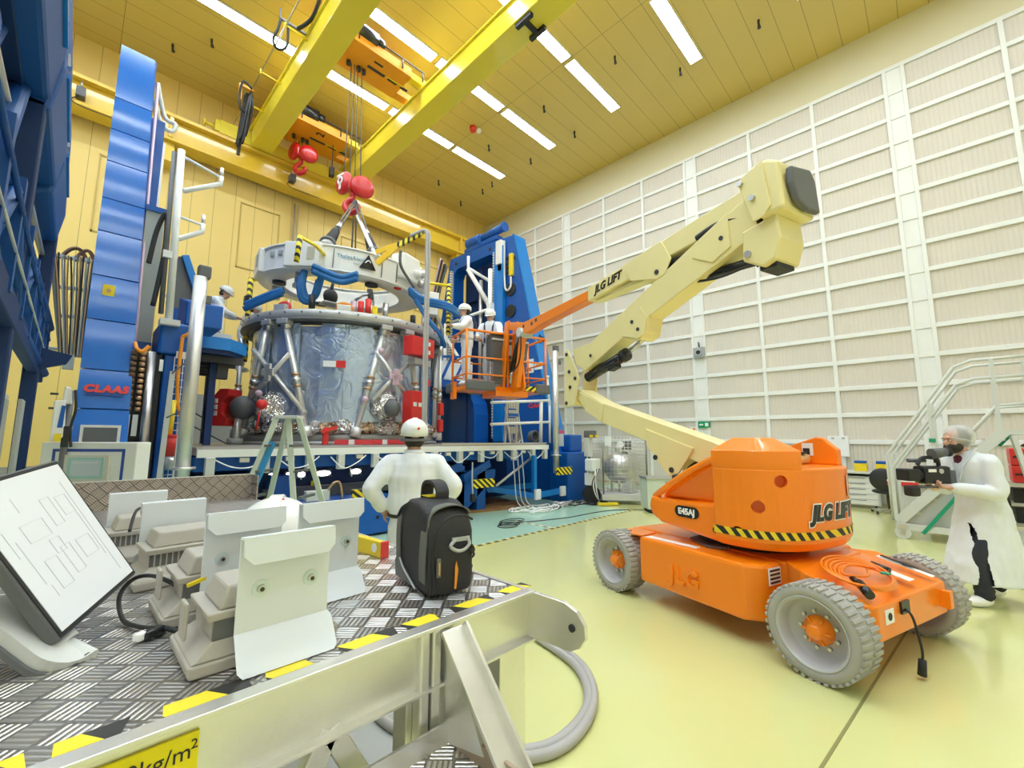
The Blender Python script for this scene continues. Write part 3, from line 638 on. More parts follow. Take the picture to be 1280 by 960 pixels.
# ---------------------------------------------------------------- the two towers of the blue test rig
def box1(name, m, par, a, b, bevel=0.): return MB().bx(a, b).build(name, m, par, bevel=bevel)
tb = thing('test_rig_tower', 'tall blue A-frame tower behind the orange basket, near the white wall', 'tower', (9.2, 10.3, 0), 0, 'blue rig towers')
MB().yz([(6.95, 0), (8.82, 7.82), (9.62, 7.9), (9.62, 0)], 9.0, 9.46).build('front_leg', M_blue, tb, bevel=.02)
MB().yz([(11.72, 0), (11.72, 7.95), (11.95, 7.97), (13.7, 0)], 9.0, 9.46).build('rear_leg', M_blue, tb, bevel=.02)
MB().yz([(9.62, 7.5), (9.62, 7.9), (11.72, 7.95), (11.72, 7.25), (11.66, 7.4), (11.5, 7.5)], 9.0, 9.46).yz([(9.62, 7.5), (9.62, 7.3), (9.7, 7.45), (9.85, 7.5)], 9.0, 9.46).build('head_beam', M_blue, tb)
MB().yz([(6.93, .02), (6.97, .2), (8.79, 7.8), (8.86, 7.83), (8.80, 7.86), (8.74, 7.8), (6.88, .02)], 9.0, 9.47).build('front_flange', M_blueb, tb)
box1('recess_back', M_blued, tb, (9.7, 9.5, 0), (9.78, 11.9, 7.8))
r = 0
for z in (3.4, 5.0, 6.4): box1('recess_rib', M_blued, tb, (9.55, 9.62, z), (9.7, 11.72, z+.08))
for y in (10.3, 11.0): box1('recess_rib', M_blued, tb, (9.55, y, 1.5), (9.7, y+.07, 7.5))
box1('guide_rail', M_blueb, tb, (8.86, 9.12, 1.5), (9.0, 9.5, 7.55), .01)
rk = stripes('rack_teeth', (.75, .73, .7), (.3, .3, .3), (0, 0, 1), .09, .5)
for y in (9.52, 11.74): box1('rack', rk, tb, (8.88, y, 1.6), (8.99, y+.07, 7.45))
for y, z in ((8.88, 6.09), (8.88, 5.41)):
    MB().cyl((8.96, y, z), (9.0, y, z), .2, n=24).build('vent_cap', M_black, tb)
for y, z in ((8.75, 7.05), (9.4, 7.75), (9.85, 7.68), (11.6, 7.7)):
    MB().cyl((8.985, y, z), (9.0, y, z), .06, n=12).build('bolt_hole', M_black, tb)
w = MB().bx((8.80, 9.14, 6.95), (9.0, 9.38, 7.72)); w.build('drive_unit', M_white, tb, bevel=.02)
box1('drive_coupling', M_dgrey, tb, (8.86, 9.18, 6.75), (8.98, 9.33, 6.95))
MB().tube(bez([(8.93, 9.12, 7.7), (8.93, 9.09, 6.4), (8.92, 9.02, 6.1), (8.92, 8.9, 6.08), (8.92, 8.82, 6.2), (8.92, 8.82, 6.45)]), .03).build('drive_cable', M_white, tb)
MB().bx((8.9, 8.76, 6.5), (9.0, 8.9, 7.2)).build('junction_strip', M_yel, tb, bevel=.01)
for z in (6.6, 6.75, 6.9, 7.05): MB().bx((8.88, 8.89, z), (8.98, 9.0, z+.07)).build('cable_gland', M_black, tb)
MB().bx((9.02, 9.55, 7.95), (9.35, 11.2, 8.1)).build('motor_base', M_blue, tb, bevel=.02)
MB().cyl((9.15, 9.35, 8.32), (9.15, 10.35, 8.28), .13, n=20).cyl((9.15, 9.3, 8.32), (9.15, 9.36, 8.32), .16, n=20).build('drive_motor', M_blue, tb)
MB().cyl((9.15, 10.45, 8.26), (9.15, 11.1, 8.26), .2, n=12).bx((9.0, 10.35, 8.05), (9.3, 10.5, 8.35)).build('gearbox', M_blue, tb, bevel=.015)
sg = MB().bx((8.985, 7.98, 3.44), (8.998, 8.45, 3.84)).build('sign_plate', M_sign, tb)
MB().cyl((8.983, 8.22, 3.67), (8.98, 8.22, 3.67), .075).build('sign_emblem', mat('emblem_blue', (.02, .1, .4), .5), sg)
box1('sign_line', M_brightred, sg, (8.982, 8.05, 3.5), (8.985, 8.38, 3.54))
sg = MB().bx((8.985, 7.66, 3.51), (8.998, 7.95, 3.71)).build('sign_plate', M_sign, tb); box1('sign_line', M_orange, sg, (8.982, 7.7, 3.59), (8.985, 7.9, 3.65))
lettering('red_lettering', 'CLAAS', (8.99, 7.93, 2.5), (0, -1, 0), (0, 0, 1), .16, M_brightred, tb, bold=.008)
lettering('red_lettering', 'CLAAS', (9.24, 7.30, 1.78), (1, 0, 0), (0, .23, 1), .14, M_brightred, tb, bold=.006)
lettering('flange_mark', 'FE', (9.25, 7.905, 4.38), (0.3, 0, 1), (-1, 0, .3), .3, M_blackg, tb, bold=.02)
box1('notice', mat('pale_notice', (.75, .78, .82), .5), tb, (8.985, 6.95, 1.4), (8.998, 7.25, 1.72))
for y, z in ((7.12, .85), (7.1, .42)): box1('yellow_sticker', M_yel, tb, (8.985, y-.05, z-.06), (8.998, y+.05, z+.06))
MB().bx((8.9, 6.75, 0), (9.75, 7.35, 1.25)).bx((9.2, 6.9, 1.25), (9.75, 7.4, 1.7)).build('foot_block', M_blue, tb, bevel=.04)
# rounded arm housing in front of the tower
ah = tag(MB().yz([(9.7, 1.476)]+[(y, z) for y, z in ((9.7, 2.3), (9.76, 2.62), (9.92, 2.86), (10.2, 2.98), (11.9, 3.02), (11.9, 1.476))], 8.3, 8.86).build('arm_housing', [M_blued], bevel=.01), 'dark blue rounded housing standing on the deck under the basket', 'machine housing')
ah.data.materials.clear(); ah.data.materials.append(M_blue)
# white pipe frame held on the tower's inner face
pf = thing('tube_bracket', 'white tubular bracket on the inner face of the far blue tower', 'bracket', (8.7, 9.6, 4.2))
MB().tube([(8.75, 9.55, 3.0), (8.75, 9.55, 6.85)], .07).build('post', M_white, pf)
MB().tube([(8.75, 9.98, 3.0), (8.75, 9.98, 6.6)], .06).build('post', M_galv, pf)
MB().tube([(8.75, 9.55, 6.45), (8.6, 10.45, 7.1), (8.6, 10.45, 7.5)], .05).build('arm', M_white, pf)
MB().tube([(8.6, 10.45, 7.05), (8.75, 9.6, 5.7)], .08).build('arm', M_white, pf)
MB().tube([(8.7, 9.6, 5.55), (8.4, 10.95, 5.35)], .05).build('arm', M_white, pf)
MB().bx((8.66, 9.45, 5.3), (8.84, 9.62, 5.75)).build('clamp', M_white, pf, bevel=.01)
vp = thing('pipe_post', 'white post and diagonal beside the far end of the lifting ring', 'post', (8.0, 10.9, 3.0))
MB().tube([(8.5, 11.45, 3.0), (8.5, 11.45, 5.4)], .07).build('post', M_white, vp)
MB().tube([(8.5, 11.45, 4.9), (8.0, 12.0, 6.8)], .05).build('diagonal', M_galv, vp)
MB().bx((7.9, 11.95, 6.55), (8.1, 12.1, 6.85)).build('bracket', M_white, vp)
MB().tube([(8.5, 11.4, 4.9), (8.55, 10.3, 3.6)], .05).build('diagonal', M_white, vp)
hp = thing('hazard_post', 'yellow arm with hazard striped post beside the far blue tower', 'post', (8.25, 11.05, 5.5))
MB().tube([(8.25, 11.0, 4.9), (8.25, 11.0, 6.6)], .07).build('post', M_hazz, hp); MB().tube([(8.25, 11.0, 6.55), (7.2, 11.9, 6.7)], .05).build('arm', M_yel, hp)
rope = thing('cable_bundle', 'dark bundle of cables and hoses down the back edge of the far tower', 'cable', (8.9, 12.1, 5))
for i in range(5): MB().tube(bez([(8.88, 12.0+.09*i, 7.7+.1*i), (8.8, 12.35+.1*i, 6.5), (8.85, 12.5+.13*i, 5.0), (8.85, 12.9+.1*i, 2.5)]), .04).build('cable', (M_dgrey, M_black, M_copper, M_black, M_pink)[i], rope)

ta = thing('test_rig_tower', 'tall glossy blue tower at left with a red logo near its foot', 'tower', (.3, 10.3, 0), 0, 'blue rig towers')
FB, FT = (6.98, .0), (8.80, 7.82)
def fl(z): return FB[0]+(FT[0]-FB[0])*z/FT[1]
MB().yz([FB, FT, (11.95, 7.95), (13.7, 0)], .06, .46).build('side_frame', M_blue, ta)
zs = [.25, 1.1, 1.95, 2.45, 3.12, 3.75, 4.42, 4.95, 5.58, 6.15, 6.75, 7.82]
for a, b in zip(zs, zs[1:]):
    xw = lambda z: .535-.10*z/7.8
    n = 4; q = MB(); pts = []
    for i in range(n+1):
        z = a+.008+(b-a-.016)*i/n; bulge = .012*math.sin(PI*i/n)
        pts.append((fl(z)-.06-bulge, z))
    q.bm.verts.ensure_lookup_table()
    fr_ = [[q._v((.015, y, z)), q._v((xw(z), y, z))] for y, z in pts]
    for A, B in zip(fr_, fr_[1:]): q._f([A[0], A[1], B[1], B[0]], True)
    rows = [[q._v((.015, y, z)), q._v((xw(z), y, z)), q._v((xw(z), y+.072, z)), q._v((.015, y+.072, z))] for y, z in pts]
    for A, B in zip(rows, rows[1:]):
        for j in (1, 2, 3): q._f([A[j], A[(j+1) % 4], B[(j+1) % 4], B[j]])
    q._f(rows[0][::-1]); q._f(rows[-1]); q.build('cover_panel', M_blueg, ta)
lettering('red_lettering', 'CLAAS', (.27, fl(2.2)-.092, 2.2), (1, 0, 0), (0, .23, 1), .125, M_brightred, ta, bold=.009, spacing=1.15, shear=.15)
box1('underline', mat('letter_blue', (.02, .05, .3), .5), ta, (.08, fl(2.12)-.09, 2.115), (.44, fl(2.12)-.08, 2.128))
box1('yellow_sticker', M_yel, ta, (.13, fl(3.55)-.09, 3.46), (.25, fl(3.55)-.078, 3.62))
MB().cyl((.19, fl(3.55)-.1, 3.54), (.19, fl(3.55)-.08, 3.54), .025).build('lock', M_copper, ta)
box1('window_frame', M_white, ta, (.08, fl(1.65)-.12, 1.5), (.44, fl(1.65)-.08, 1.75)); box1('window_opening', M_dgrey, ta, (.11, fl(1.65)-.13, 1.52), (.41, fl(1.65)-.115, 1.72))
MB().tube([(.5, 8.7, 7.4), (.52, 7.9, 3.0), (.55, 7.5, 1.0)], .02).build('edge_hose', M_pink, ta)
MB().tube(bez([(.48, 8.85, 7.2), (.6, 8.95, 6.9), (.75, 9.0, 6.85), (.8, 9.0, 7.0), (.65, 9.05, 7.1), (.5, 8.9, 7.55)]), .035).build('cable_loop', M_white, ta)
box1('inner_frame', M_blue, ta, (.47, 8.9, 0), (.66, 12, 6.9)); box1('inner_rod', M_galv, ta, (.66, 9.0, 4.5), (.7, 9.06, 6.6))
gp = MB().bx((.5, 8.15, 2.98), (.715, 8.3, 4.98)).build('grey_cover', mat('pale_sheet', (.42, .45, .42), .45), ta); box1('cover_trim', M_blue, ta, (.49, 8.12, 4.98), (.73, 8.32, 5.06)); box1('cover_trim', M_blue, ta, (.48, 8.12, 2.88), (.72, 8.32, 2.98))
box1('drive_shaft_pit', M_black, ta, (.46, 7.56, .2), (.8, 7.9, 2.74))
for i in range(11):
    for x in (.50, .59):
        z = 2.72-.075*i; MB().cyl((x-.03, 7.5, z), (x+.03, 7.5, z), .033, n=10).build('brush_coil', M_copper if x > .55 else mat('dark_coil', (.16, .09, .05), .5), ta)
for x in (.5, .58): MB().bx((x-.025, 7.5, 1.62), (x+.03, 7.53, 1.9)).build('slot_cover', M_white, ta)
box1('lower_cover', mat('pale_sheet_low', (.55, .56, .53), .45), ta, (.5, 7.4, 1.0), (.66, 7.54, 1.52))
MB().tube(bez([(.5, 7.52, 2.85), (.52, 7.45, 2.76), (.58, 7.45, 2.74), (.64, 7.46, 2.82)]), .025).build('orange_hose', M_orange, ta)
MB().cyl((.70, 7.42, .6), (.68, 7.52, 2.75), .05, n=20).build('polished_column', M_steel, ta)

# blue inner column with ladder, at the left end of the deck
bc = thing('rig_column', 'blue column with wire guard beside the glossy tower', 'column', (.95, 7.9, 0))
box1('body', M_blue, bc, (.82, 7.55, 0), (1.12, 8.34, 2.75), .02); box1('head', M_blue, bc, (.74, 7.5, 2.75), (1.16, 8.34, 3.2), .03)
MB().yz([(7.5, 3.2), (7.5, 3.55), (8.2, 3.75), (8.2, 3.2)], 1.0, 1.45).build('nose', M_blue, bc, bevel=.02)
for i in range(16):
    z = 1.1+.1*i; MB().tube([(.93, 7.5, z), (1.08, 7.5, z)], .005, 5).build('wire_guard', M_white, bc)
for x in (.93, .98, 1.03, 1.08): MB().tube([(x, 7.5, 1.05), (x, 7.5, 2.72)], .005, 5).build('wire_guard', M_white, bc)
box1('label', M_sign, bc, (.77, 7.49, 2.5), (.81, 7.5, 2.66)); box1('label', M_sign, bc, (.94, 7.49, 2.7), (1.06, 7.5, 2.8))
MB().tube(bez([(.98, 7.42, 3.0), (.97, 7.38, 2.4), (1.0, 7.4, 2.05), (1.07, 7.4, 1.85)]), .022).build('orange_hose', M_orange, bc)
MB().tube(bez([(.98, 7.42, 3.0), (1.03, 7.4, 3.04), (1.08, 7.4, 3.1), (1.12, 7.4, 3.2), (1.10, 7.4, 2.9), (1.06, 7.38, 2.3), (1.07, 7.38, 1.7)]), .024).build('orange_hose', M_orange, bc)
tp = thing('tilted_panel', 'grey tilted sheet panel with blue edge above the blue column', 'panel', (1.1, 9, 3.7))
MB().prism([(.93, 9, 3.85), (1.03, 9, 4.68), (1.1, 9.0, 4.68), (1.38, 9.0, 3.9), (1.36, 9, 3.7), (1.02, 9, 3.72)], (.0, .12, 0)).build('sheet', M_dgrey, tp)
MB().beam((1.11, 9.02, 4.7), (1.40, 9.02, 3.9), .1, .2, (0, 1, 0)).build('blue_edge', M_blueb, tp)
MB().bx((1.0, 8.9, 3.4), (1.3, 9.2, 3.75)).build('hinge_block', M_blue, tp)
# white post with two swing arms
wp = thing('pipe_post', 'white post with two angled arms rising beside the glossy tower', 'post', (.78, 7.5, 3.2))
MB().cyl((.82, 7.5, 3.2), (.765, 7.5, 5.75), .045, n=14).build('post', M_white, wp)
for z0, x1, z1 in ((5.15, 1.27, 5.55), (4.42, 1.1, 4.72)):
    MB().tube([(.78, 7.5, z0+.06), (.84, 7.5, z0), (x1, 7.5, z1-.1), (x1, 7.5, z1+.02)], .035, 10).build('arm', M_white, wp)
    MB().tube([(.78, 7.5, z0+.52 if x1 > 1.2 else z0+.33), (x1, 7.5, z1)], .02).build('stay', M_white, wp)
    MB().cyl((x1, 7.5, z1), (x1, 7.5, z1+.16), .025).build('peg', M_galv, wp)
MB().tube([(.73, 7.52, 3.3), (.69, 7.53, 5.7)], .03).build('side_cable', M_dgrey, wp)
MB().tube(bez([(.55, 7.6, 4.0), (.6, 7.6, 4.5), (.68, 7.55, 4.75), (.7, 7.55, 4.2), (.64, 7.55, 3.4)]), .03).build('side_cable', M_black, wp)
box1('foot', M_lgrey, wp, (.72, 7.4, 3.14), (.94, 7.6, 3.22)); box1('clamp', M_white, wp, (.68, 7.46, 4.1), (.8, 7.55, 4.2))
# two pipe columns at the front corners of the deck
def pipe_column(x, y, z0, z1, lb):
    t = thing('pipe_column', lb, 'post', (x, y, z0), 0, 'grey pipe columns')
    MB().cyl((x, y, z0), (x, y, z1), .075, n=24).build('pipe', M_galv, t)
    MB().cyl((x, y, z0+.42), (x, y, z0+.45), .13, n=24).build('collar', M_steel, t)
    MB().box((x+.03, y, z1+.07), (.14, .12, .16)).build('head_block', M_dgrey, t, bevel=.02)
    MB().box((x+.09, y-.08, z1-.3), (.05, .06, .1)).build('catch', M_dgrey, t)
    return t
pipe_column(.985, 6.5, .8, 3.62, 'grey steel pipe column at the left front corner of the deck')
pipe_column(8.55, 6.85, .75, 3.83, 'grey steel pipe column at the right front corner of the deck')

# ---------------------------------------------------------------- the deck between the towers
pl = thing('test_platform', 'long blue test platform with white front edge between the towers', 'platform', (4.9, 7, 0))
box1('deck_plate', mat('deck_grey', (.40, .37, .35), .4, .3), pl, (1.2, 7.05, 1.36), (8.4, 13.4, 1.47))
box1('edge_plate', M_white, pl, (1.2, 7.0, 1.335), (8.45, 7.05, 1.44)); box1('edge_lip', M_galv, pl, (5.2, 7.06, 1.47), (8.45, 7.1, 1.5))
for x in (1.35, 2.02, 2.65, 3.14, 3.75, 4.4, 5.0, 5.62, 6.2, 6.75, 7.2, 7.85, 8.3):
    box1('bracket', M_lgrey, pl, (x-.055, 6.96, 1.1), (x+.055, 7.06, 1.335), .008)
for x in (1.75, 2.35, 3.45, 4.1, 5.3, 5.9, 6.5, 7.5): MB().box((x, 6.99, 1.29), (.12, .05, .06)).build('cable_clip', M_alu, pl)
for i in range(9):
    x = 1.4+.78*i; MB().tube(bez([(x, 6.97, 1.3), (x+.2, 6.93, 1.2-.04*(i % 3)), (x+.42, 6.94, 1.19), (x+.6, 6.97, 1.31)]), .009, 5).build('loose_wire', M_sign, pl)
box1('girder', M_blue, pl, (1.2, 7.15, 1.14), (8.6, 7.4, 1.34), .01); box1('rear_wall', M_blued, pl, (1.2, 8.65, .05), (8.6, 8.7, 1.36))
box1('lamp_beam', M_blued, pl, (2.0, 7.7, .75), (5.0, 7.8, 1.2)); box1('grey_beam', M_dgrey, pl, (2.2, 7.55, .62), (4.9, 7.68, .8))
for x in (1.22, 2.25, 4.95, 5.75, 6.35): box1('stanchion', M_blue, pl, (x, 7.3, 0), (x+.25, 8.4, 1.02), .01)
for x in (5.6, 6.4): MB().beam((x-.5, 7.25, .75), (x+.25, 7.25, 1.05), .1, .16).build('brace', M_blue, pl)
base = MB().bx((2.15, 6.75, .04), (4.1, 8.2, .62)); base.build('base_box', M_blue, pl, bevel=.02)
MB().xz([(5.05, .07), (6.1, .12), (6.9, .75), (6.9, .9), (5.05, .9)], 7.3, 8.5).build('base_wing', M_blue, pl, bevel=.01)
for x in (2.35, 2.75, 3.35, 3.7):
    MB().cyl((x, 6.745, .3), (x, 6.76, .3), .03, n=10).build('bolt', M_black, pl)
for x, w in ((2.31, .05), (2.56, .035), (2.77, .06), (3.13, .13), (3.72, .1)):
    MB().bx((x-w-.02, 7.64, .93), (x+w+.02, 7.7, 1.06)).build('lamp_housing', M_dgrey, pl, bevel=.01); MB().ball((x, 7.645, .995), .05, 16, 8, (w/.05, .5, .9)).build('lamp', M_spot, pl)
for x in (2.5, 3.3): MB().tube([(x, 6.98, 1.1), (x+.03, 6.98, .97)], .01).build('toggle', M_sign, pl)
box1('yellow_tag', M_yel, pl, (2.93, 7.62, .78), (2.97, 7.64, .88))
box1('hazard_plate', M_haz, pl, (3.32, 6.9, .6), (3.76, 6.94, .76)); box1('hazard_plate', M_haz, pl, (5.98, 6.98, .56), (6.58, 7.02, .74)); box1('hazard_plate', M_haz, pl, (8.3, 6.6, .72), (8.88, 6.66, .9))
MB().box((2.75, 6.9, .72), (.36, .1, .16)).build('socket_box', M_lgrey, pl, bevel=.01); MB().box((1.75, 6.9, .95), (.3, .1, .22)).build('socket_box', M_lgrey, pl, bevel=.01)
MB().tube(bez([(2.9, 6.85, .8), (2.95, 6.8, .9), (3.05, 6.8, .9), (3.1, 6.8, .7), (3.1, 6.85, .62)]), .018).build('copper_lead', M_copper, pl)
for x, a in ((7.75, 1.1),): MB().tube([(6.72, 7.1, .55), (7.84, 7.1, 1.1)], .03).build('diagonal_strut', M_galv, pl)
MB().bx((7.74, 6.86, .3), (7.84, 6.96, 1.2)).build('support_leg', M_blueb, pl, bevel=.01)
for a, b in (((7.79, 6.9, .26), (8.8, 6.9, .3)), ((7.79, 6.9, .26), (6.9, 7.6, .45)), ((6.9, 7.6, .4), (8.6, 7.6, .4))): MB().beam(a, b, .12, .12).build('foot_beam', M_blueb, pl)
for x in (7.79, 8.74): MB().bx((x-.09, 6.76, .18), (x+.09, 6.84, .42)).build('foot_pad', M_sign, pl, bevel=.02)
for x, z in ((7.2, .2), (7.35, .3), (7.5, .5)): MB().tube(bez([(x-.1, 6.95, 1.3), (x-.06, 6.93, .8), (x, 6.9, .2), (x+.1, 6.7, .02)]), .012, 5).build('loose_wire', M_lgrey, pl)
MB().tube(bez([(5.95, 7.0, 1.1), (5.93, 6.97, .7), (5.95, 6.97, .45)]), .015).build('pull_cord', M_lgrey, pl)
MB().box((5.95, 6.97, .38), (.1, .06, .16)).build('pull_handle', M_black, pl)
rail = thing('guard_rail', 'white tubular guard rail on the right part of the deck', 'railing', (7.8, 7.3, 1.47))
for z in (2.42, 1.92): MB().tube([(6.75, 7.3, z), (8.85, 7.3, z+.18 if z > 2 else z+.11)], .035, 10).build('rail', M_white, rail)
MB().tube([(8.49, 7.3, 1.48), (8.52, 7.3, 2.55)], .045, 10).build('post', M_white, rail); MB().tube([(8.85, 7.3, 1.48), (8.86, 7.3, 2.6)], .03, 10).build('post', M_white, rail)
MB().tube([(8.86, 7.3, 2.45), (8.78, 7.3, 3.2)], .03).cyl((8.78, 7.3, 3.2), (8.78, 7.3, 3.26), .05).build('hook_post', M_white, rail)
sl = thing('step_ladder', 'small folded step ladder leaning on the deck rail under the basket', 'ladder', (7.5, 7.4, 1.47))
for x in (7.31, 7.68): MB().beam((x, 7.42, 1.48), (x+.02, 7.36, 2.5), .04, .06, (0, 1, 0)).build('stile', M_alu, sl)
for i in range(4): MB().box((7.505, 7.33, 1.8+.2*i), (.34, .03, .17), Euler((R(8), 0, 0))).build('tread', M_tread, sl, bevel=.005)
box1('blue_label', M_blue, sl, (7.34, 7.3, 2.13), (7.67, 7.312, 2.2))
for x in (7.3, 7.72): MB().beam((x, 7.22, 1.48), (x, 7.4, 2.35), .03, .04, (0, 1, 0)).build('rear_stile', M_galv, sl)
for i, (x, rr, c) in enumerate(((7.85, .17, M_hose), (8.55, .14, M_dgrey))):
    t = MB()
    for k in range(4): t.tube([V((x+rr*(1-.06*k)*math.cos(a), 7.55+.04*k, 1.65+rr*(1-.06*k)*math.sin(a))) for a in [2*PI*j/20 for j in range(20)]], .028, 6, closed=True)
    solo(t.build('hose_coil', c), ('grey hose coil standing on the deck beside the step ladder', 'dark hose coil standing on the deck by the right pipe column')[i], 'hose')
# boards and cable clutter on the floor under the deck
bd = thing('timber_sheet', 'brown worn boards lying on the floor under the blue deck', 'boards', (7.0, 7.8, 0))
for i in range(5): MB().box((6.75+.1*i, 7.3+.28*i, .03), (2.2-.1*i, .3, .05), Euler((0, 0, R(-14+3*i)))).build('board', M_wood, bd)
cl_ = thing('cable_heap', 'tangle of pale and dark cables on the mint floor beside the far tower', 'cable', (8.3, 6.6, 0))
for i in range(16):
    x0 = 7.2+random.random()*1.6; y0 = 6.25+random.random()*.5; r0 = .15+random.random()*.25
    MB().tube([V((x0+r0*1.6*math.cos(a+i), y0+r0*.5*math.sin(a+i), .02+.05*random.random())) for a in [2*PI*j/14*(.8) for j in range(14)]], .015, 5).build('cable', (M_sign, M_black, M_hose, M_sign)[i % 4], cl_)
lc = MB()
for k in range(4): lc.tube([V((5.75+.1*k+(.2+.03*k)*math.cos(a), 5.75+.06*k+(.16)*math.sin(a), .016+.01*k)) for a in [2*PI*j/18 for j in range(18)]], .008, 5, closed=True)
lc.tube(bez([(6.2, 5.8, .012), (7.2, 5.5, .012), (8.6, 5.35, .012), (9.6, 4.6, .012), (11.5, 3.4, .012)]), .008, 5)
solo(lc.build('floor_cable', M_black), 'thin black cable loosely coiled on the mint floor', 'cable')

# ---------------------------------------------------------------- work platform at the left, with its legs and rail
wk = thing('work_platform', 'blue work platform the technicians stand on left of the cylinder', 'platform', (1.6, 9.5, 0))
MB().xy([(.95, 8.4), (1.75, 8.4), (2.05, 8.75), (2.05, 11.5), (.95, 11.5)], 2.98, 3.16).build('deck', M_blued, wk)
MB().xy([(.95, 8.36), (1.76, 8.36), (2.09, 8.73), (2.09, 8.9), (1.74, 8.44), (.95, 8.44)], 3.05, 3.25).build('edge_beam', M_blueb, wk)
for i in range(5): box1('joist', M_dark, wk, (.95, 8.6+.5*i, 2.86), (2.02, 8.68+.5*i, 2.98))
box1('toe_board', M_lgrey, wk, (1.2, 8.5, 3.25), (1.8, 8.53, 3.35))
for x, y in ((1.62, 8.8), (1.25, 10.6), (2.0, 11.2)): MB().bx((x-.05, y-.05, 1.476), (x+.05, y+.05, 2.95)).build('leg', M_blued, wk)
MB().box((1.75, 8.8, 2.72), (.16, .16, .22)).build('jack', M_dark, wk)
for a, b in (((.98, 11, 2.3), (1.95, 9.0, 1.5)), ((1.0, 11, 2.6), (1.62, 8.9, 1.9))): MB().tube([a, b], .012).build('stay_wire', M_dark, wk)
for z in (4.32, 3.8): MB().tube([(1.05, 10.4, z), (2.0, 10.4, z-.02)], .025).build('rail', M_white, wk)
for x in (1.12, 1.62, 2.0): MB().tube([(x, 10.4, 3.16), (x, 10.4, 4.32)], .025).build('rail_post', M_white, wk)
for i in range(6): box1('stair_tread', M_dark, wk, (1.15, 9.0+.12*i, 2.75-.24*i), (1.4, 9.2+.12*i, 2.79-.24*i))
hl = thing('hazard_post', 'yellow arm with hazard striped post behind the two left technicians', 'post', (2.6, 11.0, 4.5))
MB().tube([(2.6, 11.0, 3.3), (2.6, 11.0, 5.25)], .06).build('post', M_hazz, hl); MB().tube([(2.57, 11.0, 5.22), (2.9, 11.07, 5.32)], .045).build('arm', M_yel, hl)
box1('block', M_black, hl, (2.5, 10.9, 4.6), (2.58, 11.05, 4.8))
hr = thing('hand_rail', 'two pale alloy rail posts in front of the blue column', 'railing', (.9, 7.0, 1.0))
for x0, x1, zt in ((.83, .86, 2.45), (.985, 1.02, 2.6)): MB().beam((x0, 7.0, .98), (x1, 7.0, zt), .055, .04, (0, 1, 0)).build('post', M_lgrey, hr)
MB().beam((.85, 6.98, 2.42), (1.03, 6.98, 2.64), .02, .04, (0, 1, 0)).beam((.84, 6.98, 1.85), (1.04, 6.98, 1.98), .02, .03, (0, 1, 0)).build('rail', M_dgrey, hr)
bk = thing('red_drum', 'red drum with white base behind the alloy rail posts', 'drum', (.98, 7.25, 1.15))
MB().cyl((.98, 7.3, 1.36), (.98, 7.3, 1.62), .12, n=20).build('drum', M_brightred, bk); MB().cyl((.98, 7.3, 1.18), (.98, 7.3, 1.36), .115, n=20).build('base', M_steel, bk)
MB().cyl((.98, 7.3, 1.6), (.98, 7.3, 1.64), .125, n=20).build('rim', M_red, bk)
MB().tube([(.93, 7.3, 1.64), (.95, 7.35, 2.1)], .03).build('yellow_hose', M_yel, bk)
# blue platform and panels behind the basket
rp = thing('work_platform', 'blue work platform with white panels behind the basket crew', 'platform', (7.2, 10.2, 3))
box1('deck', M_blued, rp, (7.0, 9.6, 2.9), (8.25, 11.4, 3.05)); box1('edge_beam', M_blue, rp, (6.95, 9.55, 3.0), (8.25, 9.62, 3.2))
MB().xz([(7.0, 3.25), (8.2, 3.25), (8.2, 3.85), (7.0, 3.75)], 9.7, 9.74).build('side_panel', M_sign, rp)
for a, b in (((7.05, 9.65, 3.2), (7.4, 9.65, 3.9)), ((7.5, 9.65, 3.2), (7.9, 9.65, 3.95)), ((7.0, 9.65, 3.85), (8.2, 9.65, 3.98))): MB().beam(a, b, .05, .06).build('frame_bar', M_blue, rp)
for x, y in ((7.1, 9.8), (8.15, 9.8), (7.1, 11.2), (8.15, 11.2)): MB().bx((x-.05, y-.05, 1.47), (x+.05, y+.05, 2.9)).build('leg', M_blued, rp)
# ---------------------------------------------------------------- the spacecraft cylinder on the deck
CX, CY = 4.58, 10.15
def pc(a, r, z): return V((CX+r*math.cos(R(a)), CY+r*math.sin(R(a)), z))
sm = thing('spacecraft_module', 'large silver cylinder wrapped in film on the test platform', 'spacecraft', (CX, CY, 1.47))
# wrapped shell: flat facets with pleats
q = MB(); n = 96; zz = [1.78+.12*i for i in range(18)]
rows = []
for i in range(n):
    a = 360*i/n; pleat = .025*abs(math.sin(R(a*6)))**6*2
    rows.append([q._v(pc(a, 2.03-pleat-.02*random.random(), z)) for z in zz])
for i in range(n):
    A, B = rows[i], rows[(i+1) % n]
    for j in range(len(zz)-1): q._f([A[j], B[j], B[j+1], A[j+1]], True)
q.build('film_shell', M_film, sm)
fm = seams('film_panel', (.56, .66, .80), (0, 0, 1), 50, rough=.25)
def strip(a0, a1, r, z0, z1, m, name, par=sm, k=6, t=.02):
    q = MB(); rw = []
    for i in range(k+1):
        a = a0+(a1-a0)*i/k; rw.append([q._v(pc(a, r, z0)), q._v(pc(a, r, z1)), q._v(pc(a, r-t, z1)), q._v(pc(a, r-t, z0))])
    for A, B in zip(rw, rw[1:]):
        for j in range(4): q._f([A[j], B[j], B[(j+1) % 4], A[(j+1) % 4]], False)
    q._f(rw[0][::-1]); q._f(rw[-1]); return q.build(name, m, par)
M_filmb = foil('blue_film', (.56, .68, .88), rough=.2, metal=.6, scale=.9, strength=.7, dist=.10)
for a0, a1 in ((-128, -116), (-115.5, -101), (-63, -57), (-148, -140), (-170, -160)): strip(a0, a1, 2.06, 1.85, 3.86, M_filmb, 'film_panel')
